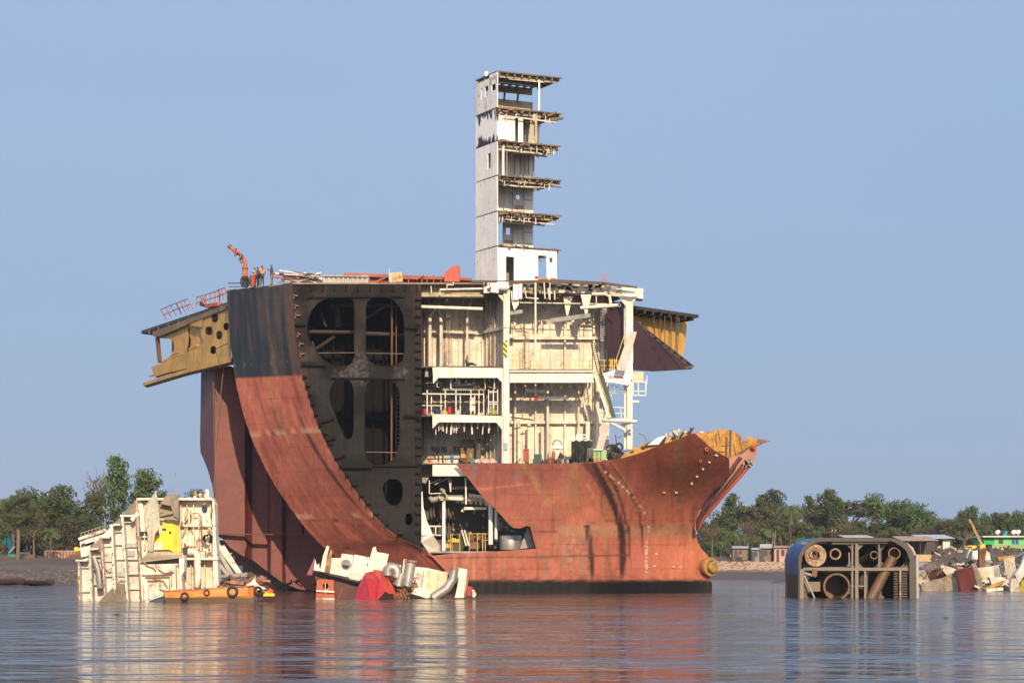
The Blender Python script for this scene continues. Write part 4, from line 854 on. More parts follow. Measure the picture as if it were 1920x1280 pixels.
    for k in range(14):
        x = random.uniform(805, 925); y = random.uniform(945, 1000); q = MB(); q.pbox(x, y, x + random.uniform(2, 4), y + random.uniform(3, 9), 206.4, .5); q.build('valve', M_UNDER_L, lwl)
    q = MB(); q.lathe(P(957, 1030, 202.6), (0, 0, 1), [(0, 1.0), (.15, 1.05), (1.2, 1.08), (1.35, 1.02), (1.35, 0)], 24); q.build('drum_machine', M_GALV, lwl, smooth=35)
    q = MB(); q.sheet([(984, 1000), (990, 987), (1003, 1026), (975, 1028)], 201.6, .1); q.build('bracket', M_GREY, lwl)
    q = MB()
    for _ in range(40):
        x = random.uniform(934, 962); y = random.uniform(972, 995); q.pbar((x, y, 201.5), (x + random.uniform(-8, 8), y + random.uniform(-6, 6), 202.5), random.uniform(.04, .1))
    q.build('torn_pipes', M_GREY, lwl)
def hazard():
    m, t, b = nodes('hazard_stripes'); g = t.nodes.new('ShaderNodeNewGeometry'); w = t.nodes.new('ShaderNodeTexWave')
    w.bands_direction = 'DIAGONAL'; w.inputs['Scale'].default_value = 1.3; lk(t, g.outputs['Position'], w.inputs[0])
    lk(t, mixc(t, rng(t, w.outputs['Fac'], .48, .52), (.72, .55, .02), (.03, .03, .03)), b.inputs['Base Color']); return m
M_UNDER_L = paint('edge_beam_tan', (.46, .39, .27), var=.4, rust=.4, dirt=.6)
engine_room()

# ------------------------------------------------------------------ the white tower of cut decks
def tower():
    C0 = P(932, 525, 201.0); CX, CY = C0.x, C0.y
    e1 = Vector((.905, .425, 0)); e2 = Vector((-.47, .883, 0)); e1.normalize(); e2.normalize(); V = Vector((0, 0, 1))
    TA, TB = 6.75, 4.45
    def T(a, b, z): return Vector((CX, CY, z)) + e1 * a + e2 * b - V * 0
    def pf(px, b=0):
        t = (px - 960) / F; o = Vector((CX, CY, 0)) + e2 * b; return (t * o.y - o.x) / (e1.x - t * e1.y)
    def zc(py, a=0, b=0): return CH + (HZ - py) / F * T(a, b, 0).y
    lv = [525, 461, 396, 329, 264, 202, 134]            # rows of the decks at the near corner
    Z = [zc(y) for y in lv]; Z[0] = DZ + .02
    tw = MB(); tw.plate(T(0, 0, Z[0]), e1, V, [(0, 0), (pf(948), 0), (pf(948), zc(480) - Z[0]), (pf(963), zc(480) - Z[0]), (pf(963), 0), (pf(1008), 0), (pf(1008), zc(481, 6) - Z[0]), (pf(1024), zc(481, 6) - Z[0]), (pf(1024), 0), (pf(1043), 0), (pf(1043), Z[1] - Z[0] - .15), (0, Z[1] - Z[0] - .15)], .1)
    root = tw.build('accommodation_tower', M_TOWER, ship)
    nb = lambda px: (932 - px) / 44.5 * TB
    def wall(storey, nm, O, U, poly, holes=(), mat=M_TOWER, th=.1):
        q = MB(); q.plate(O, U, V, poly, th, holes); return q.build(nm, mat, root)
    h = [Z[i + 1] - Z[i] for i in range(6)]
    burnt = charred((Z[4] + Z[5]) / 2, (Z[5] - Z[4]) / 2)
    rusty = paint('rusty_white', (.84, .82, .78), var=.15, rust=.45, dirt=.2, rcol=(.25, .13, .05), sc=1.2)
    rect = lambda a, b, c, d: [(a, b), (c, b), (c, d), (a, d)]
    wall(0, 'side_wall', T(0, 0, Z[0]), e2, rect(0, 0, TB, h[0]), mat=rusty)
    wall(0, 'rear_wall', T(0, TB, Z[0]), e1, rect(0, 0, 3.8, h[0] - .1))
    wall(0, 'rear_wall', T(0, 2.6, Z[0]), e1, rect(1.0, 0, 3.2, h[0] - .2), mat=M_GREY)
    wall(1, 'side_wall', T(0, 0, Z[1]), e2, rect(0, 0, TB, h[1]))
    b0, b1, b2 = pf(942, TB), pf(999, TB), pf(962, TB)
    zr = lambda y: CH + (HZ - y) / F * 206.2
    wall(1, 'rear_wall', T(0, TB, 0), e1, rect(b0, Z[1], b1, Z[2]), [rect(pf(948, TB), zr(440), pf(956, TB), zr(427))])
    wall(2, 'side_wall', T(0, 0, Z[2]), e2, rect(0, 0, TB, h[2]), mat=rusty)
    c = (pf(970.5, TB), zr(368)); circ = [(c[0] + .24 * math.cos(t * math.pi / 8), c[1] + .24 * math.sin(t * math.pi / 8)) for t in range(16)]
    wall(2, 'rear_wall', T(0, TB, 0), e1, rect(0, Z[2], b1, Z[3]), [circ])
    # storey four: side wall with a tall slot
    wall(3, 'side_wall', T(0, 0, Z[3]), e2, rect(0, 0, TB, h[3]), [rect(nb(919), .9, nb(912.5), 2.35)], mat=M_TOWER)
    wall(3, 'rear_wall', T(0, TB, 0), e1, rect(0, Z[3], b1 + .15, Z[4]), [rect(nb(919) * 0 + .35, Z[3] + .9, .9, Z[3] + 2.5)])
    wall(4, 'side_wall', T(0, 0, Z[4]), e2, rect(0, 0, TB, h[4]), mat=burnt)
    wall(4, 'rear_wall', T(0, TB, 0), e1, rect(0, Z[4], pf(1011, TB), Z[5]))
    wall(4, 'front_panel', T(0, .8, Z[4]), e1, rect(.1, .05, pf(965, .8), h[4] - .35)); wall(4, 'front_panel', T(0, .9, Z[4]), e1, rect(pf(971, .9), .05, pf(980, .9), h[4] - .3))
    q = MB(); q.plate(T(0, 0, Z[5]), e2, V, rect(-.0, 0, TB, h[5] - .35) , .1, [rect(nb(902), 1.4, nb(899), 2.4), rect(nb(914), 1.45, nb(906.5), 2.45), rect(nb(929), 1.75, nb(920.5), 2.75)]); q.build('side_wall', burnt2(), root)
    wall(5, 'corner_panel', T(0, -.04, Z[5]), e2, rect(0, 2.35, 1.6, h[5] + .1))
    wall(5, 'rear_wall', T(0, TB, 0), e1, rect(0, zr(174), pf(997, TB), Z[6] - .2), mat=M_UNDER_L); wall(5, 'rear_wall', T(0, TB, 0), e1, rect(0, Z[5], pf(998, TB), zr(187)), mat=M_UNDER_L)
    q = MB()
    for px in (944, 969): q.bar(T(pf(px, TB), TB - .1, zr(190)), T(pf(px, TB) + .1, TB - .1, zr(172)), .2, .25)
    q.build('window_post', M_UNDER, root)
    # cut deck slabs, cantilevered to the right
    for i in range(1, 7):
        z = Z[i]; ex = [0, 6.7, 6.75, 6.75, 6.65, 6.8, 6.8][i]
        q = MB(); pts = [(0, -.05), (1.5, -.1), (3, -.02), (4.4, -.12), (5.6, -.03), (ex, -.08), (ex - .4, .9), (ex - .1, 1.8), (ex - .2, TB), (0, TB)]
        q.add([T(a, b, z + .07) for a, b in pts] + [T(a, b, z - .05) for a, b in pts], [tuple(range(10)), tuple(range(19, 9, -1))] + [(k, (k + 1) % 10, (k + 1) % 10 + 10, k + 10) for k in range(10)])
        sl_ = q.build('deck_slab', M_SLAB, root)
        q = MB()
        for k in range(9):
            a = .3 + k * (ex - .5) / 8; q.bar(T(a, .0, z - .16), T(a, TB, z - .16), .05, .24)
        q.bar(T(0, .5, z - .25), T(ex - .3, .5, z - .25), .1, .35); q.bar(T(0, 2.6, z - .25), T(ex - .5, 2.6, z - .25), .1, .35)
        q.build('deck_beam', M_UNDER_L, sl_)
        if i < 6:
            q = MB()                                            # pipe bundles hanging below each cut deck
            for k in range(5):
                b = random.uniform(.3, 2.2); zz = z - random.uniform(.35, .7); q.tube([T(random.uniform(.1, 1.5), b, zz), T(3, b, zz - .05), T(random.uniform(4.5, ex), b + random.uniform(-.2, .5), zz - random.uniform(-.1, .25))], random.uniform(.035, .09), 6)
            for k in range(10):
                a = random.uniform(.2, ex - .3); q.bar(T(a, .3, z - .1), T(a + random.uniform(-.1, .1), .4, z - random.uniform(.4, .95)), random.uniform(.04, .1))
            for k in range(9):
                a = random.uniform(.8, ex - .6); b = random.uniform(.2, 3); q.bar(T(a, b, z - random.uniform(.3, .9)), T(a + random.uniform(-.9, .9), b + random.uniform(-.5, .5), z - random.uniform(.3, .9)), random.uniform(.03, .08))
            q.build('hanging_pipe', M_WHITE, sl_)
            q = MB()
            for k in range(26):
                a = random.uniform(.2, ex - .1); q.box(T(a, random.uniform(-.1, .6), z - random.uniform(-.1, .25)), (random.uniform(.1, .6), .3, random.uniform(.06, .22)), Matrix.Rotation(random.uniform(-.4, .4), 3, 'Y'))
            q.build('torn_edge', M_SOOT if i in (1, 3) else M_RUST, sl_)
    q = MB(); q.tube([T(1.5, .6, Z[6] - .45), T(5.2, .5, Z[6] - .45)], .07); q.tube([T(1, 1.6, Z[6] - .6), T(4.5, 1.6, Z[6] - .6)], .05); q.build('light_fitting', M_TOWER, root)
    q = MB(); q.bar(T(pf(1011, .4), .4, Z[5]), T(pf(1011, .4), .4, Z[6] - .3), .16); q.build('post', M_TOWER, root)
    q = MB(); q.bar(T(pf(1005, .3), .3, Z[4]), T(pf(1005, .3), .3, Z[5]), .2); q.bar(T(pf(1001, .3), 1, Z[4]), T(pf(1001, 1), 1, Z[5]), .5, .3); q.build('post', M_UNDER_L, root)
    # inner panels, pillars and ribs of the cut storeys
    for (st, px, b, w) in ((3, 943, .5, .24), (3, 935, .8, .08), (3, 950, .9, .1), (3, 1000, 3.6, .12), (4, 966, 2.8, .1), (4, 984, 3.2, .12), (4, 990, 3.4, .25), (4, 998, 3.4, .35), (2, 945, 4, .05), (2, 961, 4.2, .07), (2, 982, 4.2, .05), (1, 962, 4.2, .06), (1, 981, 4.2, .06), (3, 965, 4.1, .12), (3, 976, 4.1, .12), (3, 984, 4.1, .12), (3, 991, 4.1, .12)):
        q = MB(); a = pf(px, b); q.bar(T(a, b, Z[st] + .05), T(a, b, Z[st + 1] - .2), w, w * .8, up=e1); q.build('pillar', M_TOWER if w > .2 else M_UNDER_L, root)
    for (st, px0, px1, zz) in ((2, 982, 998, .62), (2, 982, 998, .3), (1, 981, 998, .35), (1, 981, 998, .68)):
        q = MB(); a0, a1 = pf(px0, TB - .1), pf(px1, TB - .1); z = Z[st] + h[st] * zz; q.bar(T(a0, TB - .08, z), T(a1, TB - .08, z), .05); q.build('seam', M_UNDER, root)
    q = MB(); q.torus(T(c[0], TB - .05, c[1]), e2, .26, .035, 18, 6); q.build('porthole_rim', M_GREY, root, smooth=40)
    q = MB(); q.plate(T(0, TB - .06, 0), e1, V, rect(pf(963, TB), zr(391), pf(980, TB), zr(383)), .05); q.plate(T(0, TB - .06, 0), e1, V, rect(pf(944, TB), zr(459), pf(961, TB), zr(450)), .05); q.build('kick_panel', M_UNDER_L, root)
    q = MB(); q.tube([T(5.4, .6, Z[3] - .5), T(7.1, .6, Z[3] - .5)], .06); q.tube([T(5.0, .6, Z[5] - .7), T(6.2, .4, Z[5] - .55), T(7.1, .3, Z[5] - .3)], .13); q.tube([T(5.4, .6, Z[4] - .6), T(6.4, .6, Z[4] - .7)], .05); q.build('cut_pipe', M_UNDER, root, smooth=40)
    q = MB(); q.lathe(T(pf(882 + 8, 0) * 0 + 0, 2.2, Z[6] + .15), (0, 0, 1), [(-.2, .15), (.1, .22), (.25, .15), (.3, 0)], 10); q.build('lamp', M_TOWER, root, smooth=50)
    q = MB(); q.lathe(T(pf(1030), -.08, zc(488, 6)), (0, -1, 0), [(0, .28), (.03, .2), (.04, 0)], 14); q.build('burn_hole', M_BLACK, root)
def charred(zc_, hh):
    m, t, b = nodes('charred_white'); g = t.nodes.new('ShaderNodeNewGeometry'); s = t.nodes.new('ShaderNodeSeparateXYZ'); lk(t, g.outputs['Position'], s.inputs[0])
    a = t.nodes.new('ShaderNodeMath'); a.operation = 'SUBTRACT'; lk(t, s.outputs[2], a.inputs[0]); a.inputs[1].default_value = zc_
    d = t.nodes.new('ShaderNodeMath'); d.operation = 'ABSOLUTE'; lk(t, a.outputs[0], d.inputs[0]); e = mul(t, d.outputs[0], .33 / hh)
    ad = t.nodes.new('ShaderNodeMath'); ad.operation = 'ADD'; lk(t, e, ad.inputs[0]); lk(t, noi(t, g.outputs['Position'], .8, 5, .6, (1.6, 1.6, .5), .5), ad.inputs[1])
    lk(t, mixc(t, rng(t, ad.outputs[0], .66, .76), (.80, .80, .79), (.025, .022, .022)), b.inputs['Base Color']); b.inputs['Roughness'].default_value = .6; return m
def burnt2():
    return paint('burnt_white2', (.82, .80, .76), var=.15, rust=.5, dirt=.3, rcol=(.03, .026, .024), sc=.9)
M_SLAB = paint('cut_slab', (.16, .13, .09), var=.4, rust=.6, dirt=.6)
tower()
# ------------------------------------------------------------------ people
SKIN = plain('brown_skin', (.16, .085, .05)); HAIR = plain('black_hair', (.012, .010, .010))
def skinmesh(name, nodes_, edges, mat, parent, sub=1):
    """one continuous surface grown over a jointed skeleton"""
    me = bpy.data.meshes.new(name); me.from_pydata([n[0] for n in nodes_], edges, []); o = bpy.data.objects.new(name, me); COL.objects.link(o)
    me.materials.append(mat); md = o.modifiers.new('skin', 'SKIN'); md.use_smooth_shade = True
    if not me.skin_vertices: 
        bm = bmesh.new(); bm.from_mesh(me); bm.verts.layers.skin.verify(); bm.to_mesh(me); bm.free()
    for i, n in enumerate(nodes_):
        r = n[1]; me.skin_vertices[0].data[i].radius = (r, r) if not isinstance(r, tuple) else r
    me.skin_vertices[0].data[0].use_root = True
    sb = o.modifiers.new('sub', 'SUBSURF'); sb.levels = sub; sb.render_levels = sub
    dg = bpy.context.evaluated_depsgraph_get(); m2 = bpy.data.meshes.new_from_object(o.evaluated_get(dg)); o.modifiers.clear(); o.data = m2
    o.parent = parent; return o
def person(loc, face, J, shirt, trousers, label, group=None, sleeves='short', scale=1.0, bare=False, cap=None):
    """J: joints in the person's own frame (x = forward, y = left, z = up), feet or seat at the origin"""
    root = empty('person', loc, label, 'person', group); root.rotation_euler = (0, 0, face); root.scale = (scale,) * 3
    g = lambda k: Vector(J[k])
    N = [(g('pelvis'), .125), (g('belly'), .125), (g('chest'), (.165, .125)), (g('neck'), .055), (g('chin'), .075), (g('head'), .098), (g('crown'), .070)]
    E = [(0, 1), (1, 2), (2, 3), (3, 4), (4, 5), (5, 6)]
    def chain(start, pts):
        p = start
        for v, r in pts: N.append((Vector(v), r)); E.append((p, len(N) - 1)); p = len(N) - 1
        return p
    for s in 'lr':
        h = g('hand_' + s); el = g('elbow_' + s); d = (h - el).normalized()
        side = Vector((-d.y, d.x, 0)) if abs(d.z) < .9 else Vector((0, 1, 0)); side.normalize()
        w = chain(2, [(g('shoulder_' + s), .062), (el, .043), (el.lerp(h, .85), .028), (h + d * .04, .036)])
        fw = d.cross(side).normalized()
        for i, L in enumerate((.075, .085, .08, .065)):
            b = h + d * .07 + side * (i - 1.5) * .022; chain(w, [(b, .011), (b + d * L * .5 + fw * .015, .009), (b + d * L + fw * .04, .007)])
        t0 = h + d * .03 + side * .035; chain(w, [(t0, .013), (t0 + d * .04 + side * .03 + fw * .02, .009)])
        an = g('foot_' + s); kn = g('knee_' + s); toe = an + Vector(J.get('toe', (.16, 0, -.04)))
        chain(0, [(g('hip_' + s), .095), (kn, .062), (kn.lerp(an, .4), .058), (an, .040), (toe, .034)])
    f = (g('head') - g('chin')).normalized(); hd = g('head')
    chain(5, [(hd + Vector((.105, 0, -.02)), .016)])                       # nose
    chain(5, [(hd + Vector((0, .098, -.01)), .018)]); chain(5, [(hd + Vector((0, -.098, -.01)), .018)])   # ears
    skinmesh('body', N, E, SKIN, root)
    if not bare:
        n = [(g('pelvis') + Vector((0, 0, .02)), .150), (g('belly'), .150), (g('chest'), (.190, .145)), (g('neck') - Vector((0, 0, .03)), .07)]; e_ = [(0, 1), (1, 2), (2, 3)]
        for s in 'lr':
            el, sh, hn = g('elbow_' + s), g('shoulder_' + s), g('hand_' + s); n += [(sh, .078), (sh.lerp(el, .85), .062)]; e_ += [(2, len(n) - 2), (len(n) - 2, len(n) - 1)]
            if sleeves == 'long': n += [(el, .056), (el.lerp(hn, .85), .04)]; e_ += [(len(n) - 3, len(n) - 2), (len(n) - 2, len(n) - 1)]
        skinmesh('shirt', n, e_, shirt, root)
    n = [(g('pelvis'), .145)]; e_ = []
    for s in 'lr':
        n += [(g('hip_' + s), .112), (g('knee_' + s), .080), (g('knee_' + s).lerp(g('foot_' + s), .9), .062)]; k = len(n) - 3; e_ += [(0, k), (k, k + 1), (k + 1, k + 2)]
    skinmesh('trousers', n, e_, trousers, root)
    skinmesh('cap' if cap else 'hair', [(hd + Vector((-.03, 0, .02)), .105), (g('crown') + Vector((-.01, 0, .015)), .085)], [(0, 1)], cap or HAIR, root)
    return root
def standing(arm='down', lean=0.0):
    J = dict(pelvis=(0, 0, .93), belly=(.01, 0, 1.08), chest=(.01, 0, 1.30), neck=(0, 0, 1.47), chin=(.02, 0, 1.54), head=(.02, 0, 1.62), crown=(.01, 0, 1.70),
             shoulder_l=(0, .19, 1.40), shoulder_r=(0, -.19, 1.40), hip_l=(0, .09, .88), hip_r=(0, -.09, .88), knee_l=(.02, .11, .48), knee_r=(-.01, -.10, .48), foot_l=(.0, .12, .07), foot_r=(-.03, -.12, .07))
    if arm == 'down': J.update(elbow_l=(-.02, .26, 1.12), elbow_r=(-.02, -.26, 1.12), hand_l=(.04, .27, .88), hand_r=(.04, -.27, .88))
    if arm == 'phone': J.update(elbow_l=(.02, .24, 1.13), elbow_r=(.04, -.24, 1.13), hand_l=(.27, .10, 1.22), hand_r=(.28, -.10, 1.30))
    if arm == 'raise': J.update(elbow_l=(.10, .24, 1.14), elbow_r=(-.02, -.26, 1.12), hand_l=(.33, .20, 1.24), hand_r=(.04, -.27, .88))
    if arm == 'hips': J.update(elbow_l=(-.05, .36, 1.16), elbow_r=(-.05, -.36, 1.16), hand_l=(.05, .18, 1.0), hand_r=(.05, -.18, 1.0))
    if arm == 'reach': J.update(elbow_l=(.22, .2, 1.26), elbow_r=(.22, -.2, 1.26), hand_l=(.45, .12, 1.34), hand_r=(.45, -.12, 1.34))
    return J
C_BLUE = plain('navy_shirt', (.045, .06, .13)); C_TEE = plain('pale_tee', (.42, .42, .36)); C_ORN = plain('peach_shirt', (.62, .32, .16)); C_DK = plain('dark_cloth', (.018, .022, .032)); C_KH = plain('khaki_trousers', (.16, .15, .11)); C_REDS = plain('vivid_red_shirt', (.85, .05, .05)); C_OR2 = plain('orange_shirt', (.8, .18, .03)); C_BR = plain('brown_cloth', (.07, .05, .04)); C_CAP = plain('pale_headscarf', (.45, .33, .25))
def deckpt(x, Y): return Vector(((x - 960) / F * Y, Y, DZ + .02))
person(deckpt(478.5, 203.6), R(185), standing('raise'), C_TEE, C_DK, 'person in pale tee and head scarf, leftmost of the group by the orange davit', 'workers standing on the deck', scale=1.14, cap=C_CAP)
person(deckpt(484, 203.2), R(170), standing('down'), C_BLUE, C_DK, 'person in blue grey shirt standing in the middle of the group by the davit', 'workers standing on the deck', scale=1.14, cap=C_CAP)
person(deckpt(491.5, 202.6), R(130), standing('hips'), C_ORN, C_BR, 'tallest person in peach shirt with back to the river beside the davit', 'workers standing on the deck', scale=1.14)
person(deckpt(509.5, 201.9), R(180), standing('phone'), C_DK, C_KH, 'person in dark shirt standing alone on the deck left of the scrap bars', 'workers standing on the deck', scale=1.14)
# seated worker on the first floor
Js = dict(pelvis=(0, 0, .13), belly=(-.02, 0, .28), chest=(.0, 0, .50), neck=(.03, 0, .66), chin=(.06, 0, .72), head=(.06, 0, .80), crown=(.05, 0, .88), shoulder_l=(.0, .19, .60), shoulder_r=(.0, -.19, .60),
          hip_l=(.05, .09, .12), hip_r=(.05, -.09, .12), knee_l=(.48, .12, .18), knee_r=(.46, -.1, .26), foot_l=(.88, .12, .08), foot_r=(.86, -.1, .08), elbow_l=(.06, .24, .36), elbow_r=(.10, -.22, .34), hand_l=(.28, .12, .30), hand_r=(.20, -.05, .60), toe=(.05, 0, .14))
person(P(874.5, 686, 200.9), R(0), Js, C_BR, C_DK, 'person sitting with legs stretched out on the upper engine room floor', scale=1.05, bare=True)
# ------------------------------------------------------------------ davit and the man climbing it
dv = empty('davit_crane', deckpt(459.5, 203.4), 'orange red bent crane davit at the left corner of the ship deck', 'crane')
q = MB(); q.ptube([(460, 536, 203.4), (459.5, 518, 203.4)], .34, 12, .24); q.build('base', M_SOOT, dv, smooth=40)
q = MB(); q.ptube([(459.5, 521, 203.4), (459.5, 502, 203.4)], .24, 12); q.build('post', M_DAVIT, dv, smooth=40)
q = MB(); q.ptube([(459.5, 502, 203.4), (460, 494, 203.4), (457, 486, 203.4), (453, 481, 203.4)], .19, 10); q.ptube([(453, 481, 203.4), (443, 473, 203.4)], .13, 10); q.ptube([(444, 474, 203.4), (431, 462.5, 203.4)], .19, 10, .16); q.build('jib', M_DAVIT, dv, smooth=40)
q = MB(); q.lathe(P(459.5, 503, 203.4), (0, 0, 1), [(-.1, .2), (-.1, .29), (.08, .29), (.08, .2)], 14); q.lathe(P(431, 462.5, 203.4), (-.7, 0, .6), [(-.1, .15), (-.1, .21), (.15, .21), (.15, .1)], 12); q.build('collar', M_RUST, dv)
for (x, r) in ((456.8, .26), (462.4, .26)):
    q = MB(); q.torus(P(x, 528, 202.9), (.25 if x < 460 else -.35, -1, 0), r, .08, 16, 8)
    for v in q.v: v.z = P(0, 528, 202.9).z + (v.z - P(0, 528, 202.9).z) * 1.7
    q.build('ring', M_BLACK, dv, smooth=50)
q = MB(); q.ptube([(427, 531, 204), (470, 530.5, 203)], .05); q.ptube([(430, 538, 204), (452, 537, 203)], .035); q.thing('scrap_rod', M_SOOT, 'thin dark rods poking out over the deck corner left of the davit', 'rods')
q = MB(); q.lathe(deckpt(474, 202.6), (0, 0, 1), [(0, 0), (0, .29), (.3, .29), (.31, .305), (.33, .29), (.6, .29), (.61, .305), (.63, .29), (1.02, .29), (1.02, 0)], 18); q.thing('oil_drum', M_RED, 'small red drum standing at the feet of the workers on deck', 'drum', smooth=30)
Jc = dict(pelvis=(0, 0, .25), belly=(.10, 0, .38), chest=(.26, 0, .52), neck=(.40, 0, .64), chin=(.47, 0, .70), head=(.49, 0, .79), crown=(.48, 0, .88), shoulder_l=(.30, .19, .58), shoulder_r=(.30, -.19, .58),
          hip_l=(0, .1, .2), hip_r=(0, -.1, .2), knee_l=(.16, .28, -.16), knee_r=(.20, -.28, -.12), foot_l=(-.08, .26, -.46), foot_r=(-.02, -.24, -.42), elbow_l=(.48, .3, .38), elbow_r=(.50, -.3, .36), hand_l=(.58, .12, .22), hand_r=(.60, -.10, .24), toe=(.12, 0, .02))
person(P(452.5, 484, 203.1), R(172), Jc, C_REDS, C_KH, 'person in vivid red shirt straddling the orange davit above the deck', scale=1.05)
Jk = dict(Js); person(P(382, 574, 214.2), R(170), dict(Js, knee_l=(.3, .12, .42), foot_l=(.35, .12, .05), knee_r=(.3, -.12, .42), foot_r=(.35, -.12, .05)), C_OR2, C_DK, 'person in orange shirt crouching behind the red railing on the left overhang')
# ------------------------------------------------------------------ things on the upper deck
def pile(x0, x1, y0, y1, Y, n, L, mats, name, label, cat, ang=(-.1, .1), w=(.04, .12)):
    root = empty(name, P((x0 + x1) / 2, y1, Y), label, cat)
    for i, mt in enumerate(mats):
        q = MB()
        for _ in range(n // len(mats)):
            a = random.uniform(*ang); l = random.uniform(*L); c = P(random.uniform(x0, x1), random.uniform(y0, y1), Y + random.uniform(-.6, .6)); d = Vector((math.cos(a), random.uniform(-.3, .3), math.sin(a))) * l / 2
            q.bar(c - d, c + d, random.uniform(*w))
        tag(q.build('scrap_bars', mt, root), kind='stuff')
    return root
pile(540, 572, 512, 530, 202.0, 46, (1.6, 3.6), [M_RED, M_GALV, M_SOOT], 'bar_pile', 'tangled pile of red and white cut bars on deck beside the lone worker', 'scrap', (-.22, .02))
pile(572, 600, 514, 532, 202.4, 30, (.5, 1.6), [M_TOWER, M_RUST], 'scrap_heap', 'low heap of white scrap on deck left of the corrugated container', 'scrap', (-.6, .6), (.06, .22))
def corrugated():
    q = MB(); a = P(607, 531, 201.2); b = P(691, 531, 201.2); z1 = P(0, 516, 201.2).z; n = 84
    vs = []
    for k in range(n + 1):
        p = a.lerp(b, k / n); ph = (k % 9) / 9; d = .0 if ph < .3 else .18 if ph < .7 else .05; p = p + Vector((0, d, 0)); vs += [p, Vector((p.x, p.y, z1)), p + Vector((0, 1.4, 0)), Vector((p.x, p.y + 1.4, z1))]
    fs = []
    for k in range(n): i = k * 4; fs += [(i, i + 4, i + 5, i + 1), (i + 1, i + 5, i + 7, i + 3), (i + 2, i + 3, i + 7, i + 6)]
    fs += [(0, 1, 3, 2), (n * 4, n * 4 + 2, n * 4 + 3, n * 4 + 1)]; q.add(vs, fs); root = q.thing('corrugated_bin', paint('grey_corrugated', (.50, .47, .42), rust=.3, dirt=.4), 'long pale corrugated steel bin standing on the deck edge', 'container')
    q = MB(); q.pbar((602, 516.5, 201.1), (691, 518, 201.1), .14); q.build('top_rail', M_GREY, root)
corrugated()
q = MB(); q.sheet([(645, 511), (885, 521), (885, 526), (845, 524), (760, 523), (645, 515)], lambda x, y: 203, .5); r_ = q.thing('hatch_coaming', M_RED, 'long red steel beam lying along the deck behind the corrugated bin', 'beam')
q = MB(); q.pbox(690, 518, 760, 532, 203.6, .3)
for x in (712, 735, 765, 790, 800, 812, 826): q.pbox(x, 516, x + 2, 531, 203.1, .3)
q.pbox(760, 524, 885, 531, 203.7, .2); q.build('web', M_RED, r_)
q = MB(); q.pbar((780, 524, 202.8), (795, 516, 202.8), .15); q.pbar((700, 530, 202.8), (722, 521, 202.8), .15); q.build('stay', M_RED, r_)
q = MB(); q.sheet([(833, 528), (833, 512), (848, 499), (860, 497), (862, 499), (862, 528)], 202.2, 1.2); q.thing('mooring_housing', paint('vivid_oxide', (.45, .07, .03), rust=.15), 'tall red steel block with sloping back beside the white tower', 'housing')
q = MB(); q.sheet([(735, 511), (754, 510), (755, 528), (736, 529)], 201.6, .8); q.thing('rusty_box', paint('rusty_yellow', (.55, .38, .18), rust=.7, sc=1.5), 'rusty yellowish box on deck before the red beam', 'box')
q = MB(); q.sheet([(729, 513), (735, 511), (735, 529), (729, 529)], 201.9, .3); q.pbar((730, 504, 201.8), (730, 528, 201.8), .05); q.thing('pale_cabinet', M_GALV, 'narrow pale grey cabinet beside the rusty yellowish box', 'cabinet')
q = MB(); q.pbox(1003, 517.5, 1009, 522, 200.8, .4); q.thing('red_can', M_BRED, 'small bright red can at the foot of the white tower', 'can')
q = MB(); q.pbox(1009, 520.5, 1028, 524, 200.6, .5); q.pbox(1031, 521, 1043, 524, 200.6, .5); q.thing('rusty_sheet', M_YELR, 'rusty yellow sheets lying on the deck edge right of the tower', 'sheet')
q = MB()
for x in (1128, 1133, 1138): q.pbar((x, 514, 205), (x, 530, 205), .06)
for y in (515, 520, 525): q.pbar((1128, y, 205), (1138, y, 205), .05)
q.thing('short_ladder', M_RAIL, 'short pinkish rail frame standing on the right part of the deck', 'frame')
# ------------------------------------------------------------------ workers' gear on the cut floors
def small(name, mat, label, cat, fn, group=None, smooth=0):
    q = MB(); fn(q); return q.thing(name, mat, label, cat, group, smooth=smooth)
def drumf(x, y1, Y, r, h): return lambda q: q.lathe(P(x, y1, Y), (0, 0, 1), [(0, 0), (0, r), (h * .33, r), (h * .35, r * 1.05), (h * .38, r), (h * .66, r), (h * .68, r * 1.05), (h * .7, r), (h, r * .96), (h, r * .25), (h * 1.06, r * .22), (h * 1.06, 0)], 14)
G = 'gas bottles and drums on the cut floors'
small('drum', M_BRED, 'red drum behind scaffold posts on the middle floor', 'drum', drumf(842.5, 777, 201.5, .24, .72), G, 30)
small('drum', M_BRED, 'red drum beside the black bulkhead on the middle floor', 'drum', drumf(797.5, 777, 201.5, .3, .5), G, 30)
small('drum', plain('blue_plastic', (.02, .18, .45)), 'bright blue barrel on the lower living floor', 'drum', drumf(847.5, 867, 201, .15, .75), G, 30)
small('bucket', plain('orange_plastic', (.8, .12, .03)), 'orange bucket near the black bulkhead on the lower living floor', 'bucket', drumf(806, 867, 200.8, .16, .3), None, 30)
small('basin', plain('navy_plastic', (.02, .03, .10)), 'dark blue tub beside the red drum on the middle floor', 'tub', drumf(820, 777, 201.6, .33, .4), None, 30)
small('crate', plain('orange_wood', (.62, .33, .09)), 'orange box on the bench of the lower living floor', 'box', lambda q: (q.pbox(864, 851, 872, 858, 201.4, .5), q.pbox(863.6, 850.4, 872.4, 851.4, 201.35, .6)))
small('bag', plain('green_cloth', (.12, .42, .06)), 'bright green bag hanging over the bench', 'bag', lambda q: q.sheet([(880, 850), (884, 849), (885, 857), (882, 858)], 201.2, .3))
small('jerrycan', plain('blue_can', (.03, .20, .32)), 'blue jerrycan on the lower floor left of the blanket heap', 'can', lambda q: q.pbox(885, 859, 890, 867, 201, .3))
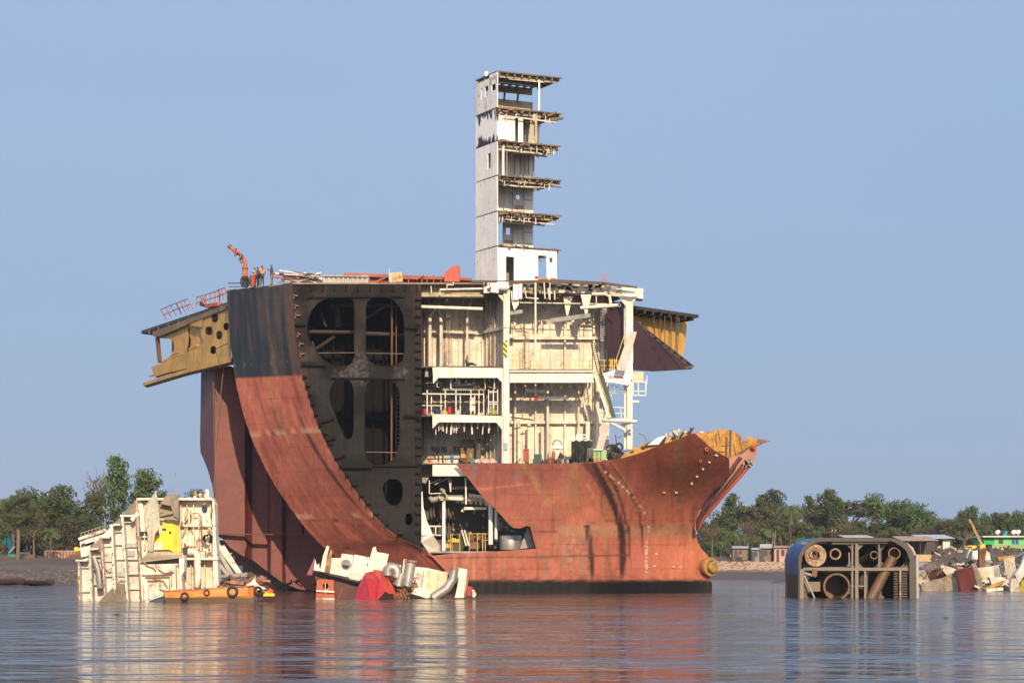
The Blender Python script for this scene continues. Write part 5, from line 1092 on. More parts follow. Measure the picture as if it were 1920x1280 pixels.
small('jerrycan', plain('white_can', (.6, .62, .55)), 'white and green can right of the blue jerrycan', 'can', lambda q: q.pbox(891, 861, 896, 867, 201, .3))
def bench():
    r_ = empty('work_bench', P(835, 868, 201.6), 'long table crowded with pots on the lower living floor', 'table')
    q = MB(); q.pbox(792, 858.5, 876, 860, 201.4, 1.0); q.build('table_top', C_BR, r_)
    for x in (796, 830, 872):
        q = MB(); q.pbox(x, 860, x + 1.2, 868, 201.5, .1); q.build('leg', C_BR, r_)
    q = MB(); q.pbox(832, 853.5, 862, 858.5, 201.7, .5); q.build('white_cloth', C_TEE, r_)
bench()
for k, (x, w, h, c, nm) in enumerate(((812, 6, 10, C_DK, 'black jacket'), (818, 9, 15, C_DK, 'long black coat'), (829, 18, 13, plain('navy_cloth', (.02, .025, .05)), 'wide navy blanket'), (846, 4, 8, plain('wine_cloth', (.2, .02, .03)), 'wine red shirt'), (856, 12, 14, C_DK, 'dark trousers'), (872, 8, 9, C_DK, 'small dark shirt'))):
    q = MB(); q.sheet([(x - w * .5, 836), (x + w * .5, 836), (x + w * .55, 838 + h * .5), (x + w * .25, 836 + h), (x + w * .05, 836 + h * .8), (x - w * .3, 836 + h * 1.05), (x - w * .5, 836 + h * .6)], lambda a, b: 202.0 + .12 * math.sin(a * 1.3), .08, grid=1.5)
    q.thing('laundry', c, nm + ' hanging on the line above the bench', 'laundry', 'clothes on the line', smooth=60)
q = MB(); q.ptube([(796, 836, 202), (840, 836.6, 202), (885, 835, 202)], .03); q.thing('clothes_line', M_SOOT, 'thin clothes line stretched across the lower living floor', 'rope')
small('blanket_heap', plain('pale_blanket', (.50, .38, .30)), 'crumpled pink blankets heaped at the foot of the white column', 'blankets', lambda q: [q.lathe(P(random.uniform(896, 925), 868, 200.9 + random.uniform(0, .6)), (random.uniform(-.3, .3), 0, 1), [(0, .42), (.15, .45), (.3, .3), (random.uniform(.35, .55), 0)], 9) for _ in range(12)], None, 60)
small('board', plain('brown_board', (.20, .13, .07)), 'tall brown board leaning at the back of the lower living floor', 'board', lambda q: q.pbox(864, 823, 888, 866, 205, .1))
small('cupboard', plain('dark_cupboard', (.10, .075, .055)), 'dark narrow cupboard near the white column on the lower living floor', 'cupboard', lambda q: (q.pbox(893, 822, 901, 866, 204, .6), q.pbox(892.6, 821, 901.4, 822.5, 203.9, .7)))
small('towel', plain('teal_cloth', (.25, .42, .45)), 'pale blue towel draped on the white column', 'towel', lambda q: q.sheet([(945, 830), (952, 829), (952, 842), (946, 843)], 199.4, .06))
for (x, y, Y, c, nm) in ((833, 778, 201, plain('yellow_bag', (.5, .38, .08)), 'yellow sack'), (925, 777, 201, plain('olive_bag', (.36, .33, .07)), 'olive sack'), (870, 778, 202, C_DK, 'black sack'), (858, 779, 201, C_TEE, 'pale sack')):
    small('sack', c, nm + ' on the middle floor among the scaffold posts', 'sack', lambda q: q.lathe(P(x, y, Y), (.1, 0, 1), [(0, 0), (0, .3), (.2, .34), (.4, .22), (.5, .06), (.58, .1)], 10), 'sacks on the middle floor', 50)
def tarp():
    q = MB(); n = 40; m = 10; vs = []
    for j in range(m + 1):
        for i in range(n + 1):
            x = 1071 + 40 * i / n + (j / m) * random.uniform(-.2, .2); y = lerp(826 + 1.2 * math.sin(i * .5), 866, j / m); Y = 199.7 + (.12 + .16 * j / m) * math.sin(i * 1.1 + .3 * math.sin(j)) - .3 * j / m; vs.append(P(x, y, Y))
    q.add(vs, [(j * (n + 1) + i, j * (n + 1) + i + 1, (j + 1) * (n + 1) + i + 1, (j + 1) * (n + 1) + i) for j in range(m) for i in range(n)])
    a = [P(1071, 826, 199.8), P(1111, 826, 199.8), P(1111, 826, 202.5), P(1071, 826, 202.5)]; q.add(a, [(0, 1, 2, 3)]); q.thing('tarpaulin', M_TARP, 'dark green tarpaulin draped over a frame behind the hull edge', 'tarpaulin', smooth=60, recalc=False)
tarp()
small('frame_rack', M_TOWER, 'white pipe frame lying on top of the dark tarpaulin', 'frame', lambda q: [q.pbar(a, b, .1) for a, b in (((1080, 826, 200), (1081, 815, 200)), ((1081, 815, 200), (1100, 815, 200)), ((1100, 815, 200), (1101, 826, 200)), ((1081, 820, 200), (1101, 821, 200)), ((1078, 825, 200), (1110, 826, 200)))])
small('cloth_cover', plain('brown_canvas', (.13, .11, .075)), 'brown canvas sheet hanging right of the dark tarpaulin', 'canvas', lambda q: q.sheet([(1101, 840), (1112, 838), (1113, 866), (1100, 866)], 199.4, .3))
gen = empty('generator', P(1125, 868, 200), 'light green machine box with a tan door behind the hull edge', 'generator')
q = MB(); q.pbox(1113, 843, 1137, 862, 200, 1.2); q.build('casing', paint('light_green', (.30, .50, .22), rust=.2), gen)
q = MB(); q.pbox(1112, 841, 1130, 844, 199.8, 1.4); q.build('cover', plain('pale_cover', (.5, .6, .58)), gen)
for x in (1119, 1126): 
    q = MB(); q.pbox(x, 845, x + 1, 862, 199.9, .1); q.build('seam', M_SOOT, gen)
q = MB(); q.sheet([(1105, 858), (1118, 860), (1124, 856), (1124, 868), (1105, 868)], 199.4, .5); q.build('tray', M_YELR, gen)
wn = empty('rope_winch', P(1152, 862, 201), 'black winch machinery with hoops standing above the hull edge', 'winch')
q = MB()
for k in range(60):
    x = 1140 + abs(random.gauss(0, 8)) + random.uniform(0, 12); y = 860 - random.uniform(0, 28) * (1 - abs(x - 1153) / 20); q.box(P(x, y, 201 + random.uniform(0, 1)), (random.uniform(.15, .6), .5, random.uniform(.2, .9)), Matrix.Rotation(random.uniform(-.6, .6), 3, 'Y'))
q.build('frame', M_SOOT, wn)
for (x, y, r) in ((1147, 848, .7), (1161, 838, .35), (1155, 850, .55)):
    q = MB(); q.torus(P(x, y, 200.6), (.5, -1, 0), r, .09, 20, 6); q.build('hoop', M_BLACK, wn, smooth=50)
q = MB(); q.pbar((1154, 815, 201), (1157, 840, 201), .1); q.pbar((1165, 818, 201), (1158, 820, 201), .07); q.pbar((1167, 846, 201), (1190, 843, 202), .06); q.build('lever', M_SOOT, wn)
small('davit_hook', M_GREY, 'thin curved pipe hook rising above the torn ochre plating', 'pipe', lambda q: (q.ptube([(1213, 838, 203), (1212, 824, 203), (1207, 815, 203), (1199, 812, 203), (1198, 814, 203)], .06), q.pbar((1216, 818, 203), (1217, 836, 203), .05)), None, 40)
hutch = empty('wash_basin', P(1043, 848, 201.5), 'white box with a curved hood standing against the cream wall', 'basin')
q = MB(); q.pbox(1036, 835, 1056, 841, 201.5, 1); q.build('box', M_TOWER, hutch)
q = MB(); q.torus(P(1045, 833, 202.0), (0, -1, 0), .42, .09, 20, 8); q.build('hood_ring', M_GREY, hutch, smooth=50)
q = MB()
for x in (1037, 1054): q.pbar((x, 841, 201.7), (x, 866, 201.7), .07)
q.build('leg', M_GREY, hutch)
small('bin', plain('dark_green_bin', (.03, .08, .07)), 'green and white box at the hull edge below the cream wall', 'box', lambda q: (q.pbox(1001, 851, 1016, 860, 200.6, .8), q.pbox(999, 860, 1015, 868, 200.4, .8)))
small('black_board', C_DK, 'tilted black board leaning at the hull edge', 'board', lambda q: q.sheet([(1045, 858), (1050, 847), (1059, 855), (1054, 862)], 200.5, .1))
for k in range(12):
    x = 1018 + k * 4.6; c = random.choice([M_BRED, C_DK, C_BLUE, C_BR, M_GREY]); nm = {M_BRED: 'red', C_DK: 'black', C_BLUE: 'blue', C_BR: 'brown', M_GREY: 'grey'}[c]
    small('gear_bag', c, '%s bundle in the row of gear along the hull edge' % nm, 'bundle', lambda q: q.lathe(P(x, 869, 200.5), (random.uniform(-.2, .2), 0, 1), [(0, .22), (.2, .26), (random.uniform(.25, .5), .12), (.5, 0)], 9), 'gear bundles along the hull edge', 50)
small('steel_cabinet', M_RED, 'dark red cabinet against the cream wall near the column', 'cabinet', lambda q: (q.pbox(981, 842, 992, 865, 202, .4), q.pbox(980.5, 841.5, 992.5, 843, 201.95, .5)))
small('gas_bottle', M_RED, 'dark red gas bottle under the white box', 'gas bottle', lambda q: q.lathe(P(1037.5, 868, 201.2), (0, 0, 1), [(0, .17), (.95, .17), (1.05, .12), (1.1, .05), (1.2, .05), (1.2, 0)], 12), None, 40)
# ------------------------------------------------------------------ wreck section standing in the shallows on the left
M_WRK = paint('wreck_cream', (0.84, 0.78, 0.65), var=.2, rust=.62, dirt=.4, spots=.5, sc=1.2)
M_WRS = paint('wreck_pale', (0.74, 0.73, 0.69), var=.25, rust=.6, dirt=.4, spots=.4, sc=1.2)
M_EDGE = paint('rusty_cut_edge', (.42, .24, .13), var=.4, rust=.8, dirt=.5)
def wreck_left():
    Y = 160.0
    root = empty('wreck_section', P(280, 1127, 162), 'tall cream ship section with ribs and a yellow inner wall beside the orange boat', 'wreck section')
    ribs = [((146, 1050), (148, 1130)), ((167.5, 1030), (172, 1130)), ((188, 1007), (196, 1130)), ((209, 985), (216, 1130)), ((228.5, 967), (239, 1130)), ((254, 938), (265, 1130))]
    for i, ((xa, ya), (xb, yb)) in enumerate(ribs):
        q = MB(); a, b = P(xa, ya, Y), P(xb, yb, Y); q.bar(a + Vector((0, 1.3, 0)), b + Vector((0, 1.3, 0)), .08, 2.6, up=(0, 1, 0)) if 0 else None
        D = Vector((0, 1.0, 0)); e_ = Vector((.09, 0, 0)); q.add([a, b, b + D, a + D, a + e_, b + e_, b + D + e_, a + D + e_], [(0, 1, 2, 3), (7, 6, 5, 4), (0, 4, 5, 1), (3, 2, 6, 7), (0, 3, 7, 4), (1, 5, 6, 2)])
        rb = q.build('rib', M_WRS, root); q = MB(); yy = 0
        while yy < 1:
            l_ = random.uniform(.03, .12); q.bar((a.lerp(b, yy)) - Vector((random.uniform(-.03, .03), .05, 0)), a.lerp(b, min(1, yy + l_)) - Vector((random.uniform(-.03, .03), .05, 0)), random.uniform(.06, .17), .1); yy += l_ + random.choice([0, 0, .03])
        tag(q.build('cut_edge', random.choice([M_EDGE, M_WRK]), rb), kind='stuff')
        if i < 5:
            (xc, yc), (xd, yd) = ribs[i + 1]; q = MB(); q.sheet([(xa, ya + 2), (xc, max(yc, ya - 6)), (xd, yd), (xb, yb)], Y + 1.0, .08); bp_ = q.build('back_plate', M_WRS, root)
            q = MB(); n = 5 if i < 3 else 7; y = ya + random.uniform(10, 18)
            while y < 1120:
                t = (y - ya) / (yb - ya); xl, xr = lerp(xa, xb, t), lerp(xc, xd, max(0, (y - yc) / (yd - yc))); q.pbox(xl, y, xr, y + 1.6, Y + .6 + random.uniform(0, .2), .25)
                if random.random() < .5: q.pbox(xl + 6, y - 12, xl + 7.5, y, Y + .8, .2)
                y += random.choice([24, 33, 28, 45])
            q.build('shelf_plate', M_WRS, bp_)
            q = MB(); q.pbar((xa, ya, Y + .8), (xc, ya - (2 if i in (1, 3) else 0), Y + .8), 1.6, .12); q.build('top_plate', M_WRK, bp_)
    for L, yy, m in (([(163, 1032), (187, 1009), (187, 1033)], .3, M_UNDER), ([(207, 986), (229, 966), (229, 986)], .3, M_UNDER), ([(229, 967), (253, 939), (253, 966)], .3, M_UNDER), ([(187, 1008), (209, 986), (209, 1007)], 1.6, M_WRS)):
        q = MB(); q.sheet(L, Y + yy, .1); q.build('sloping_plate', m, root)
    q = MB(); a, b, c, d = P(184, 1128, Y - 1.2), P(237, 1076, Y + 1.5), P(239, 1128, Y - .3), P(239, 1128, Y - .3); q.add([a, b, c], [(0, 1, 2)]); q.add([a + Vector((0, .1, 0)), b + Vector((0, .1, 0)), c + Vector((0, .1, 0))], [(2, 1, 0)]); q.build('fallen_plate', M_UNDER, root)
    for (x0, y0, x1, y1) in ((234, 1018, 254, 1026), (194, 1066, 211, 1072), (217, 1071, 236, 1080), (236, 1032, 252, 1042)):
        q = MB(); q.pbox(x0, y0, x1, y1, Y + .8, .9); q.build('duct', M_GALV, root)
    q = MB(); q.ptube([(176, 1045, Y + .6), (184, 1070, Y + .4), (187, 1095, Y + .3), (188, 1105, Y)], .22, 8); q.build('hanging_hose', M_GALV, root, smooth=40)
    # main cream face
    q = MB(); hatch = round_loop([(378, 943), (389, 943), (389, 962), (378, 962)], 2)
    q.sheet([(256, 936), (398, 934), (403, 960), (406, 1040), (408, 1104), (262, 1128), (258, 1040)], Y + 1.4, .12, [hatch]); f = q.build('main_wall', M_WRK, root)
    q = MB(); q.pbox(372, 940, 398, 966, Y + 3.0, .1); q.build('hatch_back', M_GREY, f)
    q = MB()
    for x, y0, y1 in ((338, 944, 1045), (350, 944, 1040), (362, 944, 1040), (372, 966, 1040), (394, 945, 1035), (357, 1050, 1102), (383, 1050, 1100), (270, 945, 1030), (280, 950, 1025)): q.pbox(x, y0, x + 1.5, y1, Y + 1.0, .4)
    for (x0, x1, y) in ((338, 398, 984), (258, 292, 1004), (258, 290, 985)): q.pbox(x0, y, x1, y + 3, Y + .9, .5)
    q.build('wall_stiffener', M_WRK, f)
    q = MB(); q.pbox(256, 933, 398, 937, Y + .2, 1.8); q.pbox(398, 936, 401, 980, Y + .6, 1.2); q.pbox(342, 1045, 408, 1049, Y + .1, 1.6); q.build('shelf_plate', M_WRK, f)
    q = MB(); q.sheet([(258, 940), (268, 945), (272, 990), (290, 990), (290, 996), (264, 996), (262, 965)], Y + .7, .2); q.pbar((247, 975, Y), (259, 962, Y), .35, .3); q.build('bent_frame', M_WRK, root)
    q = MB(); q.sheet([(272, 948), (293, 920), (296, 940), (300, 988), (290, 1002), (286, 1034), (276, 1032), (277, 1000), (272, 985)], lambda x, y: Y - .6 - (x - 285) * .03, .08); q.build('torn_plate', paint('pale_torn', (.66, .63, .48), var=.25, rust=.3, spots=.8), root)
    q = MB(); q.sheet([(318, 926), (334, 927), (336, 972), (326, 968), (320, 948), (300, 944), (310, 930)], Y + .1, .6); q.build('corner_box', M_UNDER, root)
    q = MB(); q.pbox(297, 943, 320, 964, Y + .9, .2); q.pbox(300, 956, 305, 961, Y + .8, .1); q.pbar((300, 966, Y + .2), (324, 960, Y), .25, .2); q.sheet([(297, 964), (326, 966), (336, 975), (300, 972)], Y + .3, .2); q.build('inner_plate', paint('tan_inner', (.34, .30, .19), rust=.4), root)
    q = MB(); q.sheet([(305, 978), (312, 981), (322, 981), (334, 985), (336, 1005), (338, 1034), (330, 1037), (318, 1030), (302, 1030), (300, 1018), (288, 1018), (288, 1012), (296, 1004), (304, 1000)], Y + .6, .1); yw = q.build('yellow_wall', M_YELLOW, root)
    q = MB(); q.lathe(P(319, 998, Y + .55), (0, -1, 0), [(0, .09), (.03, .05), (.04, 0)], 10); q.pbox(304, 990, 311, 993, Y + .45, .1); q.build('hole', M_BLACK, yw)
    q = MB(); q.sheet([(289, 1018), (304, 1014), (304, 1030), (280, 1031)], Y + .3, .1); q.build('torn_plate', M_WRS, root)
    a = [P(260, 1052, Y - 1.6), P(282, 1031, Y + .8), P(343, 1034, Y + .8), P(344, 1042, Y - 1.6)]
    q = MB(); q.add(a + [v - Vector((0, 0, .1)) for v in a], [(0, 1, 2, 3), (7, 6, 5, 4), (0, 4, 5, 1), (1, 5, 6, 2), (2, 6, 7, 3), (3, 7, 4, 0)]); q.sheet([(260, 1052), (282, 1033), (343, 1036), (344, 1056), (262, 1060)], Y - .4, .1); q.build('box_top', M_UNDER_L, root)
    q = MB(); q.sheet([(262, 1058), (334, 1056), (337, 1106), (266, 1130)], Y - 1.5, .1); lf = q.build('lower_wall', M_WRK, root)
    q = MB(); q.sheet([(336, 1044), (345, 1040), (345, 1070), (340, 1080), (342, 1104), (335, 1104)], Y - 1.55, 1.4); q.build('side_plate', M_WRS, root)
    pipes = [[(268, 1052), (276, 1060), (288, 1064), (292, 1070)], [(266, 1078), (322, 1076), (322, 1100)], [(272, 1082), (318, 1081), (318, 1106)], [(300, 1080), (300, 1104), (312, 1107)], [(284, 1078), (290, 1086), (306, 1088), (314, 1100)], [(296, 1066), (308, 1074), (326, 1072)], [(330, 1058), (331, 1104)], [(276, 1088), (296, 1088)]]
    q = MB()
    for L in pipes: q.ptube([(x, y, Y - 1.7) for x, y in L], .05, 6)
    q.build('pipe_run', M_EDGE, lf)
    q = MB(); q.ptube([(273, 1095, Y - 1.8), (275, 1128, Y - 1.8)], .22, 10); q.build('riser_pipe', M_WRK, lf, smooth=40)
    q = MB(); q.ptube([(361, 962, Y + .6), (372, 962, Y + .6), (377, 968, Y + .6), (380, 1024, Y + .6), (350, 1025, Y + .6)], .05, 6); q.build('red_pipe', M_RAIL, f)
    for _ in range(26):
        x = random.uniform(340, 400); y = random.uniform(945, 1040); q = MB(); q.pbar((x, y, Y + .7), (x + random.uniform(-6, 6), y + random.uniform(3, 16), Y + .9), random.uniform(.04, .12)); q.build('torn_strip', random.choice([M_WRK, M_EDGE, M_UNDER]), f)
    q = MB(); q.lathe(P(391, 1009, Y + .8), (-.2, -1, 0), [(.5, .3), (-.2, .32), (.0, .3)], 14); q.pbox(342, 1026, 353, 1038, Y + .4, .5); q.pbox(259, 997, 267, 1002, Y + .5, .5); q.build('dark_box', M_BLACK, f)
    q = MB(); q.ptube([(354, 1034, Y + .4), (366, 1034, Y + .3), (370, 1040, Y + .3), (371, 1100, Y + .4)], .28, 10); q.build('duct', M_WRK, f, smooth=40)
    q = MB(); q.sheet([(398, 936), (403, 945), (404, 1000), (410, 1098), (400, 1104)], Y + .3, 1.6); q.build('side_plate', M_WRK, root)
    for _ in range(14):
        x = random.uniform(356, 392); q = MB(); q.pbar((x, 934, Y + .8), (x + random.uniform(-8, 8), 934 - random.uniform(3, 16) * (1 - abs(x - 372) / 26), Y + .8), random.uniform(.1, .25)); q.build('torn_strip', random.choice([M_EDGE, M_WRS]), root)
    q = MB(); q.pbar((390, 936, Y + .4), (389, 917, Y + .4), .22, .5); q.build('post', M_WRK, root)
    q = MB(); q.pbar((341, 1082, Y - .9), (366, 1104, Y - .9), .06); q.build('rod', M_EDGE, root)
wreck_left()
def fragment():
    Y = 168.0
    root = empty('wreck_fragment', P(172, 1100, Y + 1), 'smaller white deck fragment with a thin railing behind the ribbed section', 'wreck fragment')
    q = MB(); q.sheet([(149, 1009), (198, 993), (205, 1003), (200, 1010), (170, 1022), (164, 1042), (152, 1044)], Y, 1.8); q.build('plate', M_WRS, root)
    q = MB(); q.pbar((148, 1010, Y - .2), (199, 993, Y - .2), .3, .2); q.pbar((160, 1016, Y - .2), (176, 1011, Y - .2), .6, .3); q.build('edge', M_WRK, root)
    q = MB(); q.sheet([(152, 1020), (160, 1017), (160, 1022), (152, 1025)], Y - .1, .1); q.sheet([(162, 1017), (174, 1013), (174, 1019), (162, 1022)], Y - .1, .1); q.build('opening', M_SOOT, root)
    q = MB()
    for (dx, dy) in ((0, 0), (0, 6)): q.pbar((152, 999 + dy, Y + 1), (196, 985 + dy, Y + 1), .05)
    for k in range(7): x = 152 + k * 7; q.pbar((x, 999 - (x - 152) * .32, Y + 1), (x, 1012 - (x - 152) * .32, Y + 1), .05)
    q.pbar((197, 972, Y + 1), (197, 996, Y + 1), .06); q.build('railing', M_GREY, root)
fragment()
def truss():
    Y = 166.0; root = empty('collapsed_truss', P(430, 1085, Y), 'collapsed white stair truss leaning against the right side of the cream section', 'truss')
    for k, (a, b, w) in enumerate((((404, 1014), (447, 1072), .3), ((408, 1030), (436, 1078), .3), ((418, 1022), (452, 1076), .22), ((406, 1050), (430, 1080), .25), ((414, 1026), (422, 1040), .15), ((402, 1045), (412, 1076), .2))):
        q = MB(); q.pbar((*a, Y), (*b, Y), w); q.build('beam', M_WRK if k % 2 == 0 else M_GALV, root)
    q = MB()
    for k in range(46):
        x = random.uniform(404, 440); y = random.uniform(1012, 1078); 
        if y > 1010 + (x - 404) * 1.3: q.pbar((x, y, Y + .6), (x + random.uniform(-6, 8), y + random.uniform(-6, 8), Y + .4), .07)
    tag(q.build('broken_rods', M_WRS, root), kind='stuff')
    q = MB(); q.sheet([(404, 1078), (448, 1074), (464, 1072), (463, 1081), (408, 1082)], Y - .5, 2); q.build('base_plate', M_GREY, root)
    q = MB(); q.sheet([(404, 1082), (463, 1081), (460, 1086), (408, 1090)], Y - .4, 2); q.build('lower_plate', M_BLUE, root)
truss()
q = MB(); q.sheet([(460, 1096), (470, 1090), (479, 1081), (480, 1084), (479, 1090), (486, 1097), (500, 1103), (480, 1106)], 160, .1); q.thing('plate_shard', M_WRS, 'pointed pale plate shard sticking up behind the right end of the orange boat', 'plate shard')
pile(412, 500, 1086, 1108, 161.5, 90, (.3, 1.5), [M_EDGE, M_SOOT, M_MAR], 'scrap_heap', 'dark rusty scrap heap behind the orange boat', 'scrap', (-.8, .8), (.06, .3))
def boat():
    root = empty('work_boat', P(395, 1127, 157), 'orange steel work boat with old tyres moored at the cream section', 'boat')
    st = [(310, 1113, 1.0), (316, 1108, 1.6), (345, 1106, 1.9), (395, 1103, 2), (440, 1101, 2), (470, 1099, 1.9), (479, 1098, 1.2)]
    q = MB(); vs = []; n = len(st); Y = 157.0
    for x, yt, hw in st:
        c = P(x, yt, Y); zt_ = c.z; m = .5 * zt_
        for (dy, z) in ((-hw, zt_), (-hw - .06, m + .18), (-hw - .06, m - .05), (-hw * .92, .15), (-hw * .7, -.4), (hw * .7, -.4), (hw, m), (hw, zt_)): vs.append(Vector((c.x + (0.15 if z < 0 and x < 330 else 0), Y + dy, z)))
    fs = [(i * 8 + k, i * 8 + (k + 1) % 8, (i + 1) * 8 + (k + 1) % 8, (i + 1) * 8 + k) for i in range(n - 1) for k in range(8)] + [tuple(range(8)), tuple(range((n - 1) * 8 + 7, (n - 1) * 8 - 1, -1))]
    q.add(vs, fs); m, t, b = nodes('boat_orange'); g = t.nodes.new('ShaderNodeNewGeometry'); s = t.nodes.new('ShaderNodeSeparateXYZ'); lk(t, g.outputs['Position'], s.inputs[0])
    nn = noi(t, g.outputs['Position'], 1.6, 6, .7); ad = t.nodes.new('ShaderNodeMath'); ad.operation = 'MULTIPLY_ADD'; lk(t, nn, ad.inputs[0]); ad.inputs[1].default_value = .35; lk(t, s.outputs[2], ad.inputs[2])
    c = mixc(t, rng(t, noi(t, g.outputs['Position'], .8, 5, .7, (1, 1, 2)), .4, .65), (.80, .25, .035), (.55, .14, .02))
    c = mixc(t, rng(t, nn, .62, .7), c, (.25, .10, .04)); c = mixc(t, rng(t, ad.outputs[0], .62, .52), c, (.22, .17, .12)); lk(t, c, b.inputs['Base Color']); b.inputs['Roughness'].default_value = .5
    hull = q.build('hull', m, root, smooth=25)
    q = MB()
    for (a, b_) in zip(st[1:], st[2:]): q.bar(P(a[0], a[1], Y) + Vector((0, -a[2], .03)), P(b_[0], b_[1], Y) + Vector((0, -b_[2], .03)), .12, .1)
    q.build('gunwale', M_EDGE, root)
    for (x, y, r, tl) in ((346, 1117, .24, 0), (387.5, 1110.5, .19, 0), (436, 1108.5, .33, 0), (484, 1108, .3, .9)):
        q = MB(); q.torus(P(x, y, 154.9 if tl == 0 else 156), (tl, -1, .1), r, r * .32, 20, 8); q.build('tyre_fender', M_BLACK, root, smooth=60)
    q = MB(); q.ptube([(311, 1112, 156), (307, 1118, 155.5), (306, 1126, 155.5)], .04); q.ptube([(311, 1107, 156), (295, 1117, 155), (266, 1128, 154)], .02); q.build('mooring_rope', M_SOOT, root)
boat()
small('float_raft', M_YELLOW, 'small bright yellow float beside the tyre of the orange boat', 'float', lambda q: (q.pbox(494, 1112, 514, 1117, 158, .7), q.pbox(497, 1109, 502, 1112, 158, .5)))
small('red_float', plain('orange_float', (.6, .10, .04)), 'round red float sitting behind the small yellow float', 'float', lambda q: q.lathe(P(506, 1116, 159.5), (0, 0, 1), [(0, 0), (.06, .2), (.2, .28), (.36, .24), (.46, .1), (.5, .06), (.56, .05), (.56, 0)], 12), None, 50)
# ------------------------------------------------------------------ tilted white section in the middle
def wreck_mid():
    Y = 171.0
    root = empty('tilted_wreck', P(740, 1122, Y + 1), 'tilted white deckhouse piece with grey ducts lying in the water before the hull', 'wreck section')
    W_ = lambda nm, L, d=0, th=.12, mat=M_WRK, holes=(): (lambda q: (q.sheet(L, Y + d, th, holes), q.build(nm, mat, root))[1])(MB())
    W_('underside_plate', [(587, 1068), (600, 1069), (640, 1079), (673, 1090), (668, 1125), (600, 1124), (592, 1085)], 1.0, 3, M_MARD)
    W_('purple_plate', [(575, 1077), (590, 1044), (592, 1068), (586, 1078)], 1.2, .1, paint('purple_plate', (.25, .07, .12)))
    W_('bottom_edge', [(586, 1068), (672, 1088), (672, 1092), (640, 1083), (590, 1071)], .2, .6, M_SOOT)
    W_('torn_plate', [(588, 1068), (591, 1048), (594, 1060), (598, 1055), (600, 1070)], .2)
    W_('upright_plate', [(600, 1070), (606, 1040), (613, 1022), (617, 1024), (612, 1050), (608, 1072)], -.2, .3); W_('upright_plate', [(608, 1072), (614, 1045), (620, 1030), (623, 1034), (618, 1074)], .0, .3, M_EDGE)
    W_('wall_panel', [(617, 1074), (622, 1045), (640, 1046), (636, 1078)], .5)
    c = lambda x, y, a, b: [(x + a * math.cos(t * math.pi / 8), y + b * math.sin(t * math.pi / 8)) for t in range(16)]
    W_('wall_panel', [(632, 1077), (641, 1037), (662, 1040), (655, 1082)], .0, .2, M_WRK, [c(648.5, 1058, 7.5, 9.5)])
    q = MB(); q.torus(P(648.5, 1058, Y - .02), (0, -1, 0), .38, .045, 20, 6); q.build('porthole_rim', M_GREY, root, smooth=50)
    W_('dark_room', [(638, 1045), (664, 1045), (660, 1080), (636, 1078)], 2.2, .1, M_GREY)
    W_('wall_panel', [(655, 1084), (664, 1039), (693, 1044), (689, 1062), (683, 1082), (672, 1089)], .2, .2, M_WRS, [c(690, 1060, 2, 6)])
    W_('upright_plate', [(686, 1073), (699, 1026), (704, 1024), (706, 1032), (700, 1070)], -.5, .12, M_WRK); W_('wall_panel', [(700, 1070), (706, 1034), (729, 1038), (721, 1074)], -.2, .1, M_WRK)
    W_('wall_panel', [(724, 1056), (752, 1059), (750, 1075), (722, 1075)], .5); W_('wall_panel', [(760, 1060), (800, 1064), (838, 1072), (836, 1113), (790, 1112), (760, 1100)], .6, .15, M_WRS)
    W_('wall_panel', [(798, 1066), (840, 1073), (834, 1112), (795, 1107)], .3, .12, paint('stained_cream', (.72, .62, .42), rust=.5, dirt=.4))
    W_('fallen_flange', [(772, 1112), (780, 1100), (815, 1108), (822, 1116), (800, 1121)], -.6, .3); W_('post', [(790, 1105), (796, 1066), (802, 1066), (797, 1106)], -.2, .3)
    W_('post', [(820, 1112), (825, 1071), (828, 1071), (824, 1112)], .0, .2)
    W_('end_plate', [(855, 1063), (876, 1067), (869, 1120), (853, 1120), (860, 1085)], -.5, .3); W_('end_plate', [(876, 1067), (880, 1072), (873, 1119), (868, 1119)], -.4, 1.2, M_EDGE)
    W_('beam', [(753, 1078), (757, 1048), (762, 1048), (760, 1080)], -.4, .25)
    for nm, pts, r, r2 in (('elbow_duct', [(727, 1078), (727, 1067), (733, 1062), (741, 1064), (745, 1072), (744, 1082)], .42, .42), ('vent_cylinder', [(770, 1055), (763, 1098)], .42, .42), ('lower_cylinder', [(753, 1074), (747, 1098)], .40, .44), ('curved_duct', [(852, 1068), (849, 1085), (838, 1102), (812, 1120)], .34, .40)):
        q = MB(); q.ptube([(x, y, Y - .7) for x, y in pts], r, 14, r2); q.build(nm, M_GALV, root, smooth=40)
    q = MB(); q.lathe(P(770.5, 1053, Y - .7), (.12, 0, 1), [(0, .5), (.12, .52), (.15, .4)], 16); q.lathe(P(852, 1068, Y - .7), (0, 0, 1), [(0, .35), (.1, .36), (.3, .22), (.4, .22)], 12); q.build('duct_cap', M_EDGE, root, smooth=40)
    q = MB()
    for k in range(70):
        x = random.uniform(735, 780); y = random.uniform(1080, 1118); q.pbar((x, y, Y - .6), (x + random.uniform(-3, 10), y + random.uniform(-4, 14), Y - .4), random.uniform(.05, .18))
    tag(q.build('broken_rods', M_EDGE, root), kind='stuff')
    f = empty('red_funnel_piece', P(706, 1122, Y - 2), 'large bright red folded funnel plate lying before the tilted white wreck', 'funnel piece')
    def tri(L, m, nm): q = MB(); ps = [P(*p) for p in L]; n = len(ps); q.add(ps + [p + Vector((0, .12, -.02)) for p in ps], [tuple(range(n)), tuple(range(2 * n - 1, n - 1, -1))] + [(i, (i + 1) % n, (i + 1) % n + n, i + n) for i in range(n)]); return q.build(nm, m, f)
    tri([(663, 1126, 169), (674, 1094, 170), (682, 1078, 170.5), (686, 1082, 169.5), (694, 1125, 167.5)], paint('wine_red', (.42, .02, .05)), 'left_face')
